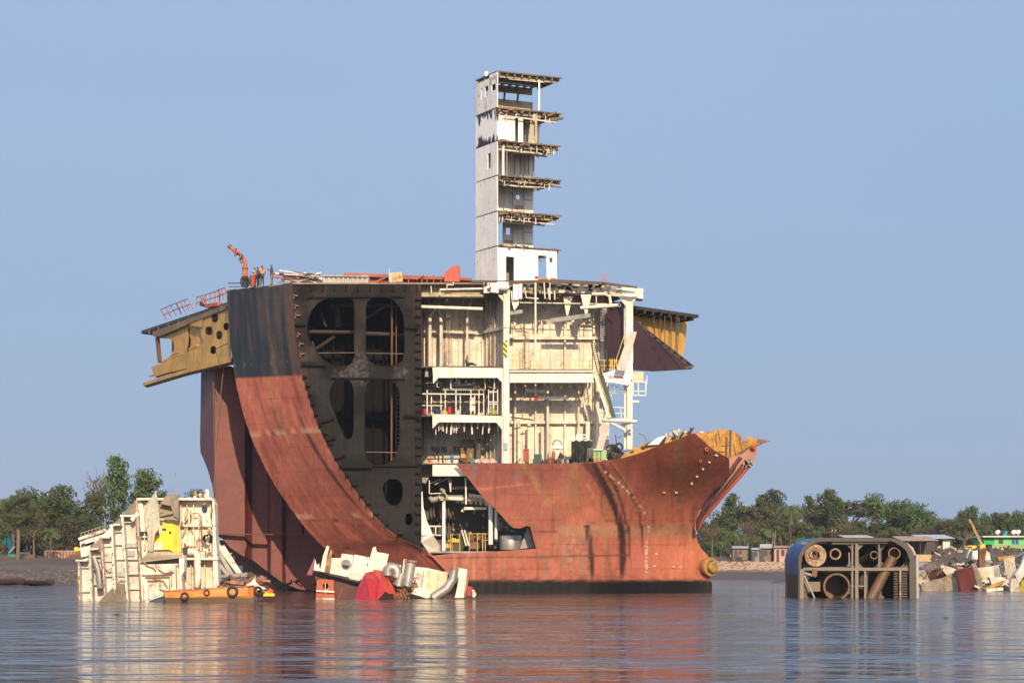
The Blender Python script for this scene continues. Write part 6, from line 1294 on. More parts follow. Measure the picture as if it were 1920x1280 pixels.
    tri([(682, 1078, 170.5), (692, 1069, 170.8), (701, 1067, 170.8), (712, 1086, 168.6), (723, 1108, 167.6), (706, 1126, 167.3), (694, 1125, 167.5), (686, 1083, 169.4)], M_BRED, 'middle_face')
    tri([(701, 1067, 170.8), (714, 1067, 171), (724, 1076, 170.6), (736, 1098, 169.5), (748, 1124, 168.8), (737, 1113, 168.6), (728, 1112, 168), (723, 1108, 167.6), (712, 1086, 168.6)], paint('orange_red', (.50, .05, .03), rust=.3), 'right_face')
    b_ = empty('red_box', P(610, 1124, 170), 'weathered red box with a round hole below the left end of the tilted wreck', 'box')
    q = MB(); q.sheet([(594, 1088), (600, 1085), (625, 1087), (627, 1124), (592, 1126)], 169.6, 1.3, [c(610.5, 1098, 5.5, 6)]); q.build('body', paint('weathered_red', (.48, .10, .05), rust=.5, dirt=.5, sc=2), b_)
    q = MB(); q.pbar((593, 1107, 169.4), (627, 1109, 169.4), .12); q.pbar((610, 1092, 169.4), (610, 1112, 169.4), .05); q.pbar((610, 1107, 169.4), (618, 1104, 169.4), .06); q.pbar((593, 1122, 169.4), (627, 1122, 169.4), .12); q.build('trim', M_WRK, b_)
    q = MB(); q.pbox(600, 1090, 622, 1108, 170.7, .1); q.build('back', M_BLACK, b_)
    small('red_jerrycan', M_BRED, 'narrow red jerrycan at the right end of the tilted white wreck', 'jerrycan', lambda q: q.sheet([(877, 1098), (886, 1100), (884, 1117), (875, 1116)], 170.2, .3))
    small('grey_scrap', M_WRS, 'small crumpled grey scrap at the far right end of the tilted wreck', 'scrap', lambda q: q.sheet([(886, 1104), (890, 1106), (893, 1113), (890, 1120), (886, 1118)], 170.8, .5))
    small('red_rod', M_RED, 'thin red curved rod between the red box and the red funnel plate', 'rod', lambda q: q.ptube([(635, 1122, 169.8), (639, 1112, 169.8), (641, 1100, 169.8)], .05))
wreck_mid()
# ------------------------------------------------------------------ rounded section with pipes on the right
def tide_blue():
    m, t, b = nodes('tide_stained_blue'); g = t.nodes.new('ShaderNodeNewGeometry'); pos = g.outputs['Position']; s = t.nodes.new('ShaderNodeSeparateXYZ'); lk(t, pos, s.inputs[0])
    ad = t.nodes.new('ShaderNodeMath'); ad.operation = 'MULTIPLY_ADD'; lk(t, noi(t, pos, .9, 6, .7, (1, 1, .5)), ad.inputs[0]); ad.inputs[1].default_value = 1.8; lk(t, s.outputs[2], ad.inputs[2])
    c = mixc(t, rng(t, noi(t, pos, .7, 5, .7), .4, .65), (.018, .15, .42), (.02, .075, .20)); c = mixc(t, rng(t, noi(t, pos, 2.0, 6, .75, (1, 1, .3)), .56, .66, 0, .8), c, (.06, .045, .035))
    lk(t, mixc(t, rng(t, ad.outputs[0], 2.6, 3.4), (.028, .027, .030), c), b.inputs['Base Color']); b.inputs['Roughness'].default_value = .6; return m
def wreck_right():
    Y = 176.0; root = empty('rounded_wreck', P(1606, 1121, Y + 3), 'round cornered blue and grey ship section showing cut pipes inside', 'wreck section')
    def rr(x0, y0, x1, y1, rl, rr_, n=10):
        L = [(x0, y1)]
        L += [(x0 + rl - rl * math.cos(t * math.pi / 2 / n), y0 + rl * .95 - rl * .95 * math.sin(t * math.pi / 2 / n)) for t in range(n + 1)]
        L += [(x1 - rr_ + rr_ * math.sin(t * math.pi / 2 / n), y0 + rr_ - rr_ * math.cos(t * math.pi / 2 / n)) for t in range(n + 1)]
        return L + [(x1, y1)]
    out = rr(1497, 1008, 1718, 1126, 46, 50); inn = rr(1503, 1014, 1706, 1126, 43, 42)
    q = MB(); n = len(out); vs = []
    out = [(x + random.uniform(-.7, .7), y + random.uniform(-.8, .5)) for x, y in out]; inn = [(x + random.uniform(-.9, .9), y + random.uniform(-.8, .8)) for x, y in inn]
    for (x, y) in out:
        p = P(x, y, Y); vs += [p, p + Vector((0, 8.5, 0))]
    q.add(vs, [(i * 2, i * 2 + 1, i * 2 + 3, i * 2 + 2) for i in range(n - 1)]); 
    for v in list(q.v): q.v.append(v + Vector((.08 if v.x < 28 else -.08, 0, -.06)))
    m2 = len(vs); q.px += [(0, 0)] * m2; q.f += [tuple(i + m2 for i in f[::-1]) for f in q.f]
    q.build('outer_shell', tide_blue(), root, smooth=50)
    q = MB()
    for off_, m_, nm in ((.1, None, None),):
        vs = []
        for (x, y), (x2, y2) in zip(out, inn): vs += [P(x, y, Y - .03), P(x2, y2, Y - .03), P(x2, y2, Y + 1.0), P(x, y, Y + 1.0)]
        q.add(vs, [(i * 4 + k, i * 4 + (k + 1) % 4, (i + 1) * 4 + (k + 1) % 4, (i + 1) * 4 + k) for i in range(n - 1) for k in range(4)])
    q.build('ring_frame', paint('ring_grey', (.045, .041, .036), rust=.3), root, smooth=40)
    for k in (1, 2, 3):
        q = MB(); vs = []; Yk = Y + 1.2 + k * 1.6
        for (x, y), (x2, y2) in zip(out, inn):
            a, b = P(x, y, Y), P(x2, y2, Y); a.y = Yk; b.y = Yk; vs += [a, b, b + Vector((0, .1, 0))]
        q.add(vs, [(i * 3 + j, i * 3 + (j + 1) % 3, (i + 1) * 3 + (j + 1) % 3, (i + 1) * 3 + j) for i in range(n - 1) for j in range(3)]); q.build('ring_frame', paint('mid_ring', (.17, .165, .15), rust=.4, dirt=.5), root)
    q = MB(); q.sheet([(x * 1 + (1606 - x) * .04, y) for x, y in out], Y + 6.5, .1); q.build('rear_bulkhead', M_DARKIN, root)
    DK = paint('dim_grey', (.08, .075, .068), rust=.35, dirt=.5)
    oc = lambda x0, y0, x1, y1, r: [(x0 + r, y0), (x1 - r, y0), (x1, y0 + r), (x1, y1 - r), (x1 - r, y1), (x0 + r, y1), (x0, y1 - r), (x0, y0 + r)]
    q = MB(); q.sheet([(1506, 1017), (1704, 1017), (1704, 1126), (1506, 1126)], Y + 1.1, .12, [oc(1513, 1020, 1596, 1062, 12), oc(1610, 1021, 1648, 1064, 10), oc(1653, 1021, 1699, 1062, 10), oc(1513, 1072, 1596, 1124, 8), oc(1610, 1072, 1622, 1124, 3), oc(1653, 1072, 1700, 1122, 8), oc(1627, 1072, 1648, 1122, 5)])
    q.build('web_plate', DK, root)
    B = paint('pale_beam', (.19, .16, .12), rust=.35, spots=.3)
    for a, b, w in (((1606, 1010), (1606, 1126), .26), ((1506, 1066), (1704, 1066.5), .24), ((1598, 1020), (1598, 1126), .14), ((1622, 1068), (1622, 1126), .16), ((1594, 1098), (1622, 1098), .1), ((1502, 1018), (1552, 1016), .14), ((1648, 1020), (1648, 1064), .1), ((1592, 1035), (1592, 1062), .12)):
        q = MB(); q.pbar((*a, Y + .4), (*b, Y + .4), w); q.build('beam', B, root)
    q = MB()
    for L in ([(1596, 1066), (1606, 1054), (1617, 1066), (1606, 1077)], [(1608, 1020), (1620, 1020), (1608, 1032)], [(1694, 1066), (1704, 1054), (1704, 1077)], [(1700, 1122), (1692, 1126), (1704, 1126)], [(1584, 1018), (1597, 1018), (1597, 1030)]): q.sheet(L, Y + .55, .1)
    q.build('gusset', B, root)
    q = MB(); q.sheet([(1555, 1009), (1605, 1008), (1605, 1020), (1560, 1020)], Y + .2, .2); q.sheet([(1608, 1008), (1664, 1009), (1664, 1018), (1608, 1019)], Y + .2, .2); q.build('header_plate', paint('ring_grey', (1, 1, 1)), root)
    def ring(x, y, r, depth, mat, nm='pipe', ri=.72, face=False):
        q = MB(); prof = [(depth, r), (-.15, r), (-.15, r * ri), (depth * .8, r * ri * .95)]
        q.lathe(P(x, y, Y + .6), (0, 1, 0), [(depth, r), (0, r), (0, r * ri), (depth * .8, r * ri * .95), (depth * .82, 0)], 26); return q.build(nm, mat, root, smooth=40)
    PR = paint('rusty_pipe', (.12, .07, .035), rust=.8, dirt=.5, sc=1.5); CR = paint('crusted_flange', (.42, .33, .22), rust=.95, dirt=.6, sc=2.4, spots=1)
    q = MB(); q.lathe(P(1529, 1041, Y + .3), (.1, -1, 0), [(-1.2, .70), (-.1, .9), (0, .93), (.04, .9), (.04, .36), (-.6, .33), (-.62, 0)], 30); q.build('valve_disc', CR, root, smooth=35)
    q = MB(); q.torus(P(1524.5, 1039, Y + .22), (.1, -1, 0), .33, .06, 20, 8); q.pbox(1523, 1066, 1532, 1080, Y + .2, .3); q.build('flange_ring', PR, root, smooth=40)
    ring(1566.5, 1038, .48, 3, CR, 'cut_pipe', .72); ring(1639, 1040, .34, 3, PR, 'cut_pipe', .75)
    ring(1677, 1037, .52, 1.6, PR, 'cut_pipe', .78); ring(1569, 1099, 1.12, 4, PR, 'large_pipe', .86)
    q = MB(); q.ptube([(1674, 1045, Y + 1.0), (1655, 1080, Y + .8), (1632, 1124, Y + .6)], .45, 14); q.build('diagonal_pipe', PR, root, smooth=40)
    q = MB(); q.ptube([(1616, 1052, Y + 3), (1636, 1042, Y + 1.5)], .4, 12); q.build('pipe', DK, root, smooth=40)
    q = MB(); q.ptube([(1530, 1080, Y + .4), (1508, 1074, Y + .4)], .12); q.pbar((1508, 1078, Y + .3), (1528, 1122, Y + .3), .12); q.lathe(P(1506.5, 1073, Y + .2), (0, -1, 0), [(-.4, .13), (0, .13), (0, .09), (-.3, .08)], 12); q.build('stay_pipe', M_GREY, root)
    q = MB(); q.pbox(1508, 1090, 1538, 1108, Y + 1.0, .5); q.pbox(1500, 1066, 1507, 1126, Y - .1, .4); q.build('inner_plate', B, root)
    q = MB(); q.pbar((1688, 1068, Y + .2), (1688, 1124, Y + .2), .13); st = q.build('rack_post', CR, root)
    for k in range(11):
        q = MB(); y = 1073 + k * 4.8; q.sheet([(1675, y + 1), (1686, y - 1), (1702, y), (1702, y + 3), (1686, y + 2.2), (1677, y + 3.5)], Y + .5, .5); q.build('rack_leaf', M_SOOT, st)
    q = MB(); q.ptube([(1475, 1126, Y + 3), (1473, 1050, Y + 3), (1480, 1022, Y + 3), (1488, 1012, Y + 3)], .03); q.ptube([(1474, 1126, Y + 3), (1471.5, 1050, Y + 3), (1477, 1025, Y + 3)], .03); q.build('hanging_cable', M_SOOT, root)
    q = MB(); q.pbar((1718, 1040, Y + .3), (1719, 1126, Y + .3), .2, .8); q.sheet([(1700, 1016), (1712, 1026), (1722, 1048), (1719, 1068), (1714, 1040)], Y + .4, .1); q.build('torn_skin', M_GREY, root)
wreck_right()
q = MB(); q.lathe(P(1462, 1092, 300) + Vector((1.5, 0, -.2)), (1, 0, .02), [(-3.0, 0), (-2.6, .35), (-1.5, .72), (0, .85), (3, .85)], 16)
for v in q.v: v.z *= .9
q.thing('sunken_float', paint('slate_blue', (.05, .06, .09)), 'dark rounded hull end just above the water left of the blue wreck', 'sunken hull', smooth=60)
# ------------------------------------------------------------------ crushed plates along the right edge
def scrap_right():
    cr = paint('crushed_cream', (.74, .66, .52), var=.3, rust=.6, dirt=.5, sc=.9, spots=.5); wt = paint('crushed_white', (.76, .74, .70), rust=.4, dirt=.3); ta = paint('crushed_tan', (.34, .29, .22), var=.4, rust=.6, dirt=.7)
    g = 'crushed plates along the right shore'
    for (L, Y, m, lab) in (
        ([(1721, 1075), (1735, 1070), (1740, 1088), (1732, 1106), (1722, 1106)], 222, cr, 'small cream plate right beside the blue rounded wreck at the water'),
        ([(1735, 1072), (1762, 1066), (1771, 1072), (1774, 1080), (1742, 1090)], 224, paint('brown_scrap', (.17, .08, .06), rust=.5), 'dark brown curled plate behind the long tan block'),
        ([(1732, 1096), (1790, 1076), (1798, 1074), (1802, 1108), (1734, 1110)], 219, ta, 'long tan striped block lying at the water edge'),
        ([(1764, 1058), (1780, 1062), (1792, 1068), (1790, 1076), (1774, 1080), (1768, 1068)], 223, cr, 'cream crumpled plate above the tan block'),
        ([(1797, 1072), (1806, 1068), (1822, 1066), (1835, 1108), (1803, 1109)], 217, paint('oxblood_plate', (.20, .04, .03), rust=.4, spots=1), 'dark oxblood red plate standing upright at the water'),
        ([(1824, 1060), (1832, 1058), (1844, 1100), (1845, 1109), (1835, 1109)], 216, M_UNDER_L, 'narrow leaning girder right of the oxblood plate'),
        ([(1835, 1066), (1860, 1064), (1862, 1088), (1846, 1092), (1838, 1080)], 219, cr, 'dented cream panel right of the leaning girder'),
        ([(1860, 1062), (1872, 1060), (1876, 1082), (1862, 1088)], 220, wt, 'pale narrow panel behind the flat white plate'),
        ([(1872, 1064), (1886, 1062), (1888, 1080), (1876, 1086)], 221, cr, 'cream block with rust rim in the middle of the heap'),
        ([(1858, 1084), (1878, 1082), (1892, 1088), (1880, 1096), (1862, 1098)], 216, wt, 'flat white plate lying on top of the lower heap'),
        ([(1846, 1100), (1892, 1086), (1894, 1089), (1850, 1106)], 215, M_YELR, 'long rusty yellow bar lying across the heap'),
        ([(1884, 1050), (1902, 1047), (1906, 1080), (1890, 1090), (1886, 1072)], 218, cr, 'tall cream panel near the right edge'),
        ([(1896, 1108), (1898, 1086), (1908, 1084), (1913, 1106)], 214, cr, 'upright cream plate at the water near the right edge'),
        ([(1904, 1076), (1924, 1042), (1930, 1060), (1912, 1090)], 217, wt, 'white sloping sheet at the right edge of the heap'),
        ([(1900, 1048), (1930, 1030), (1932, 1042), (1903, 1056)], 222, M_GALV, 'grey steel strip sloping up at the right edge'),
        ([(1872, 1044), (1900, 1040), (1902, 1045), (1875, 1050)], 221, M_YELR, 'yellow ochre beam on top of the heap'),
        ([(1836, 1032), (1848, 1030), (1846, 1064), (1838, 1066)], 226, M_RUST, 'rusty upright girder stub behind the oxblood plate'),
        ([(1826, 1034), (1848, 1028), (1850, 1046), (1822, 1048)], 230, M_GALV, 'grey corrugated panel on top of the dark rubble'),
        ([(1812, 1044), (1818, 1030), (1824, 1032), (1818, 1046)], 231, M_UNDER_L, 'short tan post left of the grey corrugated panel'),
        ([(1848, 1030), (1856, 1036), (1858, 1048), (1849, 1048)], 229, wt, 'small white crate above the cream panels'),
        ([(1850, 1103), (1880, 1101), (1880, 1106), (1851, 1108)], 214, cr, 'low cream slab at the water below the yellow bar'),
        ([(1912, 1108), (1916, 1090), (1925, 1085), (1930, 1108)], 214, M_YRAIL, 'yellow torn plate at the water on the right edge')):
        cx = sum(p[0] for p in L) / len(L); cy = sum(p[1] for p in L) / len(L); L = [(cx + (a - cx) * 1.14, min(1110, cy + (b - cy) * 1.14)) for a, b in L]; q = MB(); k = random.uniform(-.06, .06); k2 = random.uniform(-.03, .05)
        q.sheet(L, lambda x, y: Y + (x - cx) * k + (y - 1080) * k2, random.choice([.3, .8, 1.5]), grid=5)
        for v in q.v: v += Vector((nz(v.x, v.z, .6, Y) * .12, nz(v.x, v.z, .5, Y + 3) * .5, nz(v.x, v.z, .6, Y + 7) * .12))
        q.thing('steel_plate', m, lab, 'steel plate', g)
    q = MB()
    for _ in range(230):
        x = random.uniform(1722, 1925); y = random.uniform(1036, 1108); top = pl([(1720, 1070), (1760, 1058), (1800, 1040), (1850, 1040), (1925, 1030)], x)
        if y < top: continue
        q.box(P(x, y, 222 + random.uniform(0, 10) + (1100 - y) * .12), (random.uniform(.2, 1.0), random.uniform(.2, 1), random.uniform(.06, .3)), Matrix.Rotation(random.uniform(-.9, .9), 3, 'Y'))
    tag(q.build('rubble', M_SOOT), 'dark rubble of small scrap pieces under the crushed plates', kind='stuff')
    for m, n in ((cr, 14), (M_RUST, 24), (M_GALV, 8)):
        q = MB()
        for _ in range(n):
            x = random.uniform(1730, 1925); y = random.uniform(1040, 1106); q.box(P(x, y, 215 + random.uniform(0, 8) + (1100 - y) * .12), (random.uniform(.3, 1.2), random.uniform(.1, .5), random.uniform(.04, .2)), Matrix.Rotation(random.uniform(-.9, .9), 3, 'Y'))
        tag(q.build('scrap_pieces', m), 'small cut scrap pieces strewn over the right heap', kind='stuff')
scrap_right()
# ------------------------------------------------------------------ trees
def leafmat(name, a, b_, c_):
    m, t, b = nodes(name); g = t.nodes.new('ShaderNodeNewGeometry'); oi = t.nodes.new('ShaderNodeObjectInfo'); tc = t.nodes.new('ShaderNodeTexCoord')
    c = mixc(t, rng(t, noi(t, tc.outputs['Object'], .7, 3, .6), .38, .62), a, b_)
    c = mixc(t, rng(t, noi(t, tc.outputs['Object'], 3.5, 2, .6), .5, .7, 0, .7), c, c_)
    h = t.nodes.new('ShaderNodeHueSaturation'); lk(t, c, h.inputs['Color'])
    m1 = t.nodes.new('ShaderNodeMapRange'); lk(t, oi.outputs['Random'], m1.inputs[0]); m1.inputs[3].default_value = .465; m1.inputs[4].default_value = .525; lk(t, m1.outputs[0], h.inputs['Hue'])
    m2 = t.nodes.new('ShaderNodeMath'); m2.operation = 'MULTIPLY_ADD'; lk(t, oi.outputs['Random'], m2.inputs[0]); m2.inputs[1].default_value = .55; m2.inputs[2].default_value = .7; lk(t, m2.outputs[0], h.inputs['Value'])
    lk(t, h.outputs[0], b.inputs['Base Color']); b.inputs['Roughness'].default_value = .75
    tr = t.nodes.new('ShaderNodeBsdfTranslucent'); lk(t, h.outputs[0], tr.inputs[0]); ms = t.nodes.new('ShaderNodeMixShader'); ms.inputs[0].default_value = .25
    lk(t, b.outputs[0], ms.inputs[1]); lk(t, tr.outputs[0], ms.inputs[2]); lk(t, ms.outputs[0], t.nodes['Material Output'].inputs[0]); return m
L_GREEN = leafmat('leaf_green', (.045, .078, .020), (.085, .125, .032), (.12, .14, .045))
L_OLIVE = leafmat('leaf_olive', (.065, .078, .028), (.105, .105, .042), (.13, .12, .055))
L_BRIGHT = leafmat('leaf_bright', (.055, .10, .025), (.10, .16, .04), (.14, .17, .05))
L_PALM = leafmat('leaf_palm', (.075, .12, .035), (.12, .17, .05), (.18, .21, .07))
BARK = plain('pale_bark', (.16, .115, .08)); BARKD = plain('dark_bark', (.07, .05, .038))
def leaves(q, blobs, n, s, flat=1.0):
    """leaf sprays spread through rough lobes of a crown"""
    tot = sum(b[1] ** 2 for b in blobs)
    for (c, r, sq) in blobs:
        k = int(n * r * r / tot)
        for _ in range(k):
            d = Vector((random.gauss(0, 1), random.gauss(0, 1), random.gauss(0, 1))).normalized(); rr_ = r * random.random() ** .45 * (1 + .28 * noise.noise(d * 2.3 + Vector(c)))
            p = Vector(c) + Vector((d.x * rr_, d.y * rr_, d.z * rr_ * sq))
            if noise.noise(p * .9 + Vector((r, 0, 0))) < -.22: continue
            nrm = (d + Vector((random.gauss(0, .6), random.gauss(0, .6), random.gauss(.2, .6)))).normalized(); a = nrm.orthogonal().normalized(); b = nrm.cross(a); t = random.random() * 6.28
            u = a * math.cos(t) + b * math.sin(t); v = nrm.cross(u); w = s * random.uniform(.6, 1.3)
            q.add([p - u * w, p + v * w * .45, p + u * w, p - v * w * .45], [(0, 1, 2, 3)])
def proto(kind, seed):
    random.seed(seed); root = empty(kind, (0, 0, -500)); H = 12.0
    q = MB(); tr = MB()
    def limb(a, b, r0, r1):
        a, b = Vector(a), Vector(b); m_ = a.lerp(b, .5) + Vector((random.uniform(-.3, .3), random.uniform(-.3, .3), .15)); tr.tube([a, m_, b], r0, 6, r1, cap=False)
    if kind == 'tall_tree':
        bl = []; top = H
        for i in range(13):
            z = lerp(4.2, 11.2, i / 12); r = 1.0 + 1.25 * math.sin(math.pi * min(1, (12.4 - z) / 8.5)) * random.uniform(.7, 1.1); a = i * 2.4; bl.append(((math.cos(a) * r * .55, math.sin(a) * r * .55, z), r * .72, .9)); limb((0, 0, z - 1.2), bl[-1][0], .08, .03)
        bl.append(((0, 0, 11.2), .8, 1.1)); tr.tube([(0, 0, -.5), (.15, 0, 4), (-.05, .1, 8), (0, 0, 11)], .24, 8, .05); leaves(q, bl, 2600, .30); lm, tm = L_GREEN, BARK
    elif kind == 'broad_tree':
        bl = []
        for i in range(12):
            a = i * 2.4; r = random.uniform(1.6, 2.5); d = random.uniform(.8, 3.2); z = random.uniform(6.2, 9.8) - d * .3; bl.append(((math.cos(a) * d, math.sin(a) * d, z), r, .75)); limb((0, 0, 4.0), (bl[-1][0][0] * .8, bl[-1][0][1] * .8, z - .4), .14, .04)
        bl.append(((0, 0, 9.8), 2.0, .8)); tr.tube([(0, 0, -.5), (.2, .1, 2.5), (0, 0, 5)], .34, 8, .2); leaves(q, bl, 3400, .33); lm, tm = L_GREEN, BARKD
    elif kind == 'umbrella_tree':
        bl = []
        for i in range(15):
            a = i * 2.4; d = random.uniform(.5, 5.6); z = 9.6 - d * .32 + random.uniform(-.5, .4); bl.append(((math.cos(a) * d, math.sin(a) * d, z), random.uniform(1.2, 1.9), .5)); limb((0, 0, 4.5), (bl[-1][0][0], bl[-1][0][1], z - .3), .12, .04)
        tr.tube([(0, 0, -.5), (.5, .1, 2.5), (0, 0, 5)], .3, 8, .18); leaves(q, bl, 2800, .28); lm, tm = L_OLIVE, BARK
    elif kind == 'round_tree':
        bl = [((math.cos(i * 2.4) * .9, math.sin(i * 2.4) * .9, random.uniform(7, 10.6)), random.uniform(1.2, 1.9), .95) for i in range(8)]
        for c, r, s_ in bl: limb((0, 0, 5.5), c, .08, .03)
        tr.tube([(0, 0, -.5), (-.1, .1, 4), (0, 0, 8)], .17, 7, .07); leaves(q, bl, 2000, .28); lm, tm = L_BRIGHT, BARK
    elif kind == 'thicket_tree':
        bl = [((math.cos(i * 2.4) * random.uniform(0, 3), math.sin(i * 2.4) * random.uniform(0, 2), random.uniform(1.6, 9.0)), random.uniform(1.3, 2.3), 1.0) for i in range(15)]
        for c, r, s_ in bl[::2]: limb((c[0] * .3, 0, .2), c, .09, .03)
        tr.tube([(0, 0, -.5), (-.1, .1, 4), (0, 0, 8)], .2, 7, .07); leaves(q, bl, 3600, .34); lm, tm = L_OLIVE, BARK
    elif kind == 'shrub':
        bl = [((math.cos(i * 2.4) * random.uniform(0, 3), math.sin(i * 2.4) * 1.2, random.uniform(.8, 3.2)), random.uniform(1.0, 1.7), .9) for i in range(9)]
        for c, r, s_ in bl[::2]: limb((c[0] * .3, 0, -.2), c, .07, .02)
        leaves(q, bl, 1500, .3); lm, tm = L_GREEN, BARKD
    elif kind == 'coconut_palm':
        tr.tube([(0, 0, -.5), (.5, .1, 4), (.3, 0, 8.4)], .2, 8, .13); c = Vector((.3, 0, 8.4))
        for i in range(22):
            a = i * 2.4; up = random.uniform(-.2, 1.2); L = 3.6; pts = []
            for k in range(7):
                s_ = k / 6; pts.append(c + Vector((math.cos(a) * L * s_ * .9, math.sin(a) * L * s_ * .9, up * 1.8 * s_ - 2.4 * s_ * s_)))
            for p0_, p1_ in zip(pts, pts[1:]):
                d = (p1_ - p0_); sd_ = d.cross(Vector((0, 0, 1))).normalized()
                for z_ in (0, .33, .66):
                    m_ = p0_ + d * z_
                    for sg in (-1, 1): q.add([m_, m_ + d * .22, m_ + sd_ * sg * .75 + d * .5 + Vector((0, 0, -.35))], [(0, 1, 2)])
        lm, tm = L_PALM, BARK
    elif kind == 'fan_palm':
        tr.tube([(0, 0, -.5), (.1, .1, 4), (0, 0, 8.2)], .28, 9, .22); c = Vector((0, 0, 8.6))
        for i in range(46):
            d = Vector((random.gauss(0, 1), random.gauss(0, 1), random.gauss(.15, .8))).normalized(); st_ = c + d * 1.5; tr.tube([c, st_], .04, 4); a = d.orthogonal().normalized(); b = d.cross(a); t0 = random.random() * 3.1; u = a * math.cos(t0) + b * math.sin(t0)
            for k in range(11):
                an = R(-80 + 16 * k); tip = st_ + (d * math.cos(an) + u * math.sin(an)) * 1.5; sd_ = (d * -math.sin(an) + u * math.cos(an)) * .13; q.add([st_, tip + sd_ + Vector((0, 0, -.15)), tip - sd_ + Vector((0, 0, -.15))], [(0, 1, 2)])
        lm, tm = L_PALM, BARK
    elif kind == 'bare_tree':
        tr.tube([(0, 0, -.5), (.2, .1, 4), (0, 0, 6.5)], .2, 7, .1)
        for i in range(46):
            a = random.random() * 6.28; z = random.uniform(4.5, 8); e_ = Vector((math.cos(a) * random.uniform(1, 3), math.sin(a) * random.uniform(1, 3), z + random.uniform(1, 3.5))); limb((0, 0, min(z, 6.4)), e_, .05, .015)
            for _ in range(3): limb(e_.lerp(Vector((0, 0, z)), .3), e_ + Vector((random.uniform(-1, 1), random.uniform(-1, 1), random.uniform(0, 1.2))), .025, .01)
        leaves(q, [((0, 0, 8.5), 2.8, .8)], 260, .22); lm, tm = L_OLIVE, BARK
    if tr.v: tr.build('trunk', tm, root, smooth=60, recalc=False)
    q.build('crown', lm, root, recalc=False); 
    for o in root.children: o.location = (0, 0, 0); o.data.transform(Matrix.Translation(root.location)); 
    random.seed(seed + 100); return root
PROTO = {}
def getp(kind, v):
    if (kind, v) not in PROTO: PROTO[(kind, v)] = [proto(kind, 11 + v * 7 + len(kind)), False]
    return PROTO[(kind, v)]
def tree(kind, px, ytop, Y, label, group, wide=1.0, v=None):
    st = random.getstate(); v = random.randrange(2) if v is None else v; rec = getp(kind, v); random.setstate(st)
    o = rec[0] if not rec[1] else copy_tree(rec[0]); rec[1] = True
    X = (px - 960) / F * Y; g = zt(X, Y); top = CH + (HZ - ytop) / F * Y; H = {'coconut_palm': 9.6, 'fan_palm': 10.6, 'shrub': 4.4, 'round_tree': 12, 'umbrella_tree': 10.3, 'bare_tree': 10.5}.get(kind, 12.0)
    s = max(.25, (top - g) / H); o.location = (X, Y, g - .1); o.scale = (s * wide, s * wide, s); o.rotation_euler = (0, 0, random.random() * 6.28)
    tag(o, label, 'tree' if kind != 'shrub' else 'shrub', group); return o
GL = 'trees behind the left shore'; GR = 'trees behind the right shore'
LT = [('broad_tree', 15, 925, 350, 1.0, 'dark broad tree at the left edge of the photo behind the fan palm'), ('fan_palm', 33, 932, 322, 1.25, 'pale green fan palm standing at the far left shore'),
      ('broad_tree', 52, 902, 352, .95, 'tall rounded tree just right of the fan palm'), ('broad_tree', 92, 908, 348, .9, 'rounded tree with pale trunk showing below its crown'),
      ('tall_tree', 116, 906, 350, 1.1, 'tall tree at the right end of the far left clump'), ('broad_tree', 172, 908, 345, .75, 'green tree standing left of the tallest tree'),
      ('tall_tree', 221, 851, 345, .72, 'tallest pointed tree on the left shore above the cream wreck'), ('round_tree', 272, 864, 350, .95, 'dark round crowned tree right of the tallest one'),
      ('round_tree', 303, 908, 352, .9, 'small tree right of the dark round crowned tree'), ('round_tree', 368, 905, 356, .9, 'small tree peeping out beside the dark red hull'),
      ('bare_tree', 190, 890, 358, .8, 'thin bare tree between the green tree and the tallest tree'), ('thicket_tree', 140, 960, 352, 1.0, 'low thicket tree in the gap between the left clumps'),
      ('coconut_palm', 92, 985, 326, 1, 'drooping palm low in front of the left clump'), ('bare_tree', 64, 960, 324, 1.2, 'pale bare tree leaning behind the teal excavator')]
for k, px, yt, Y, w, lab in LT: tree(k, px, yt, Y, lab, GL, w)
random.seed(21)
def bank(n, x0, x1, y0, y1, Y0, Y1, kinds, group, topline=None, side=''):
    for i in range(n):
        k = random.choice(kinds); px = lerp(x0, x1, (i + random.uniform(.1, .9)) / n); Y = random.uniform(Y0, Y1)
        yt = (pl(topline, px) if topline else y0) + random.uniform(0, y1 - y0)
        nm = {'thicket_tree': 'dense thicket tree', 'broad_tree': 'broad dark tree', 'umbrella_tree': 'flat crowned olive tree', 'round_tree': 'small bright tree', 'shrub': 'low leafy shrub', 'tall_tree': 'slender tall tree', 'coconut_palm': 'drooping coconut palm', 'bare_tree': 'thin nearly bare tree'}[k]
        tree(k, px, yt, Y, '%s %s' % (nm, side), group, random.uniform(.9, 1.3))
bank(16, 0, 330, 985, 1005, 338, 356, ['thicket_tree', 'shrub', 'thicket_tree', 'coconut_palm', 'bare_tree'], 'undergrowth behind the left shore', None, 'in the dark undergrowth behind the left mud bank')
bank(16, -20, 250, 955, 980, 340, 352, ['thicket_tree', 'thicket_tree', 'bare_tree', 'broad_tree'], 'dark trees filling the left grove', None, 'filling the grove behind the left bank')
bank(12, -60, 400, 1005, 1015, 345, 352, ['shrub', 'thicket_tree'], 'shrubs low behind the left shore', None, 'low at the foot of the left trees')
bank(10, 400, 1300, 940, 970, 390, 420, ['thicket_tree', 'broad_tree', 'umbrella_tree'], 'trees hidden behind the hull', None, 'on the shore behind the hull')
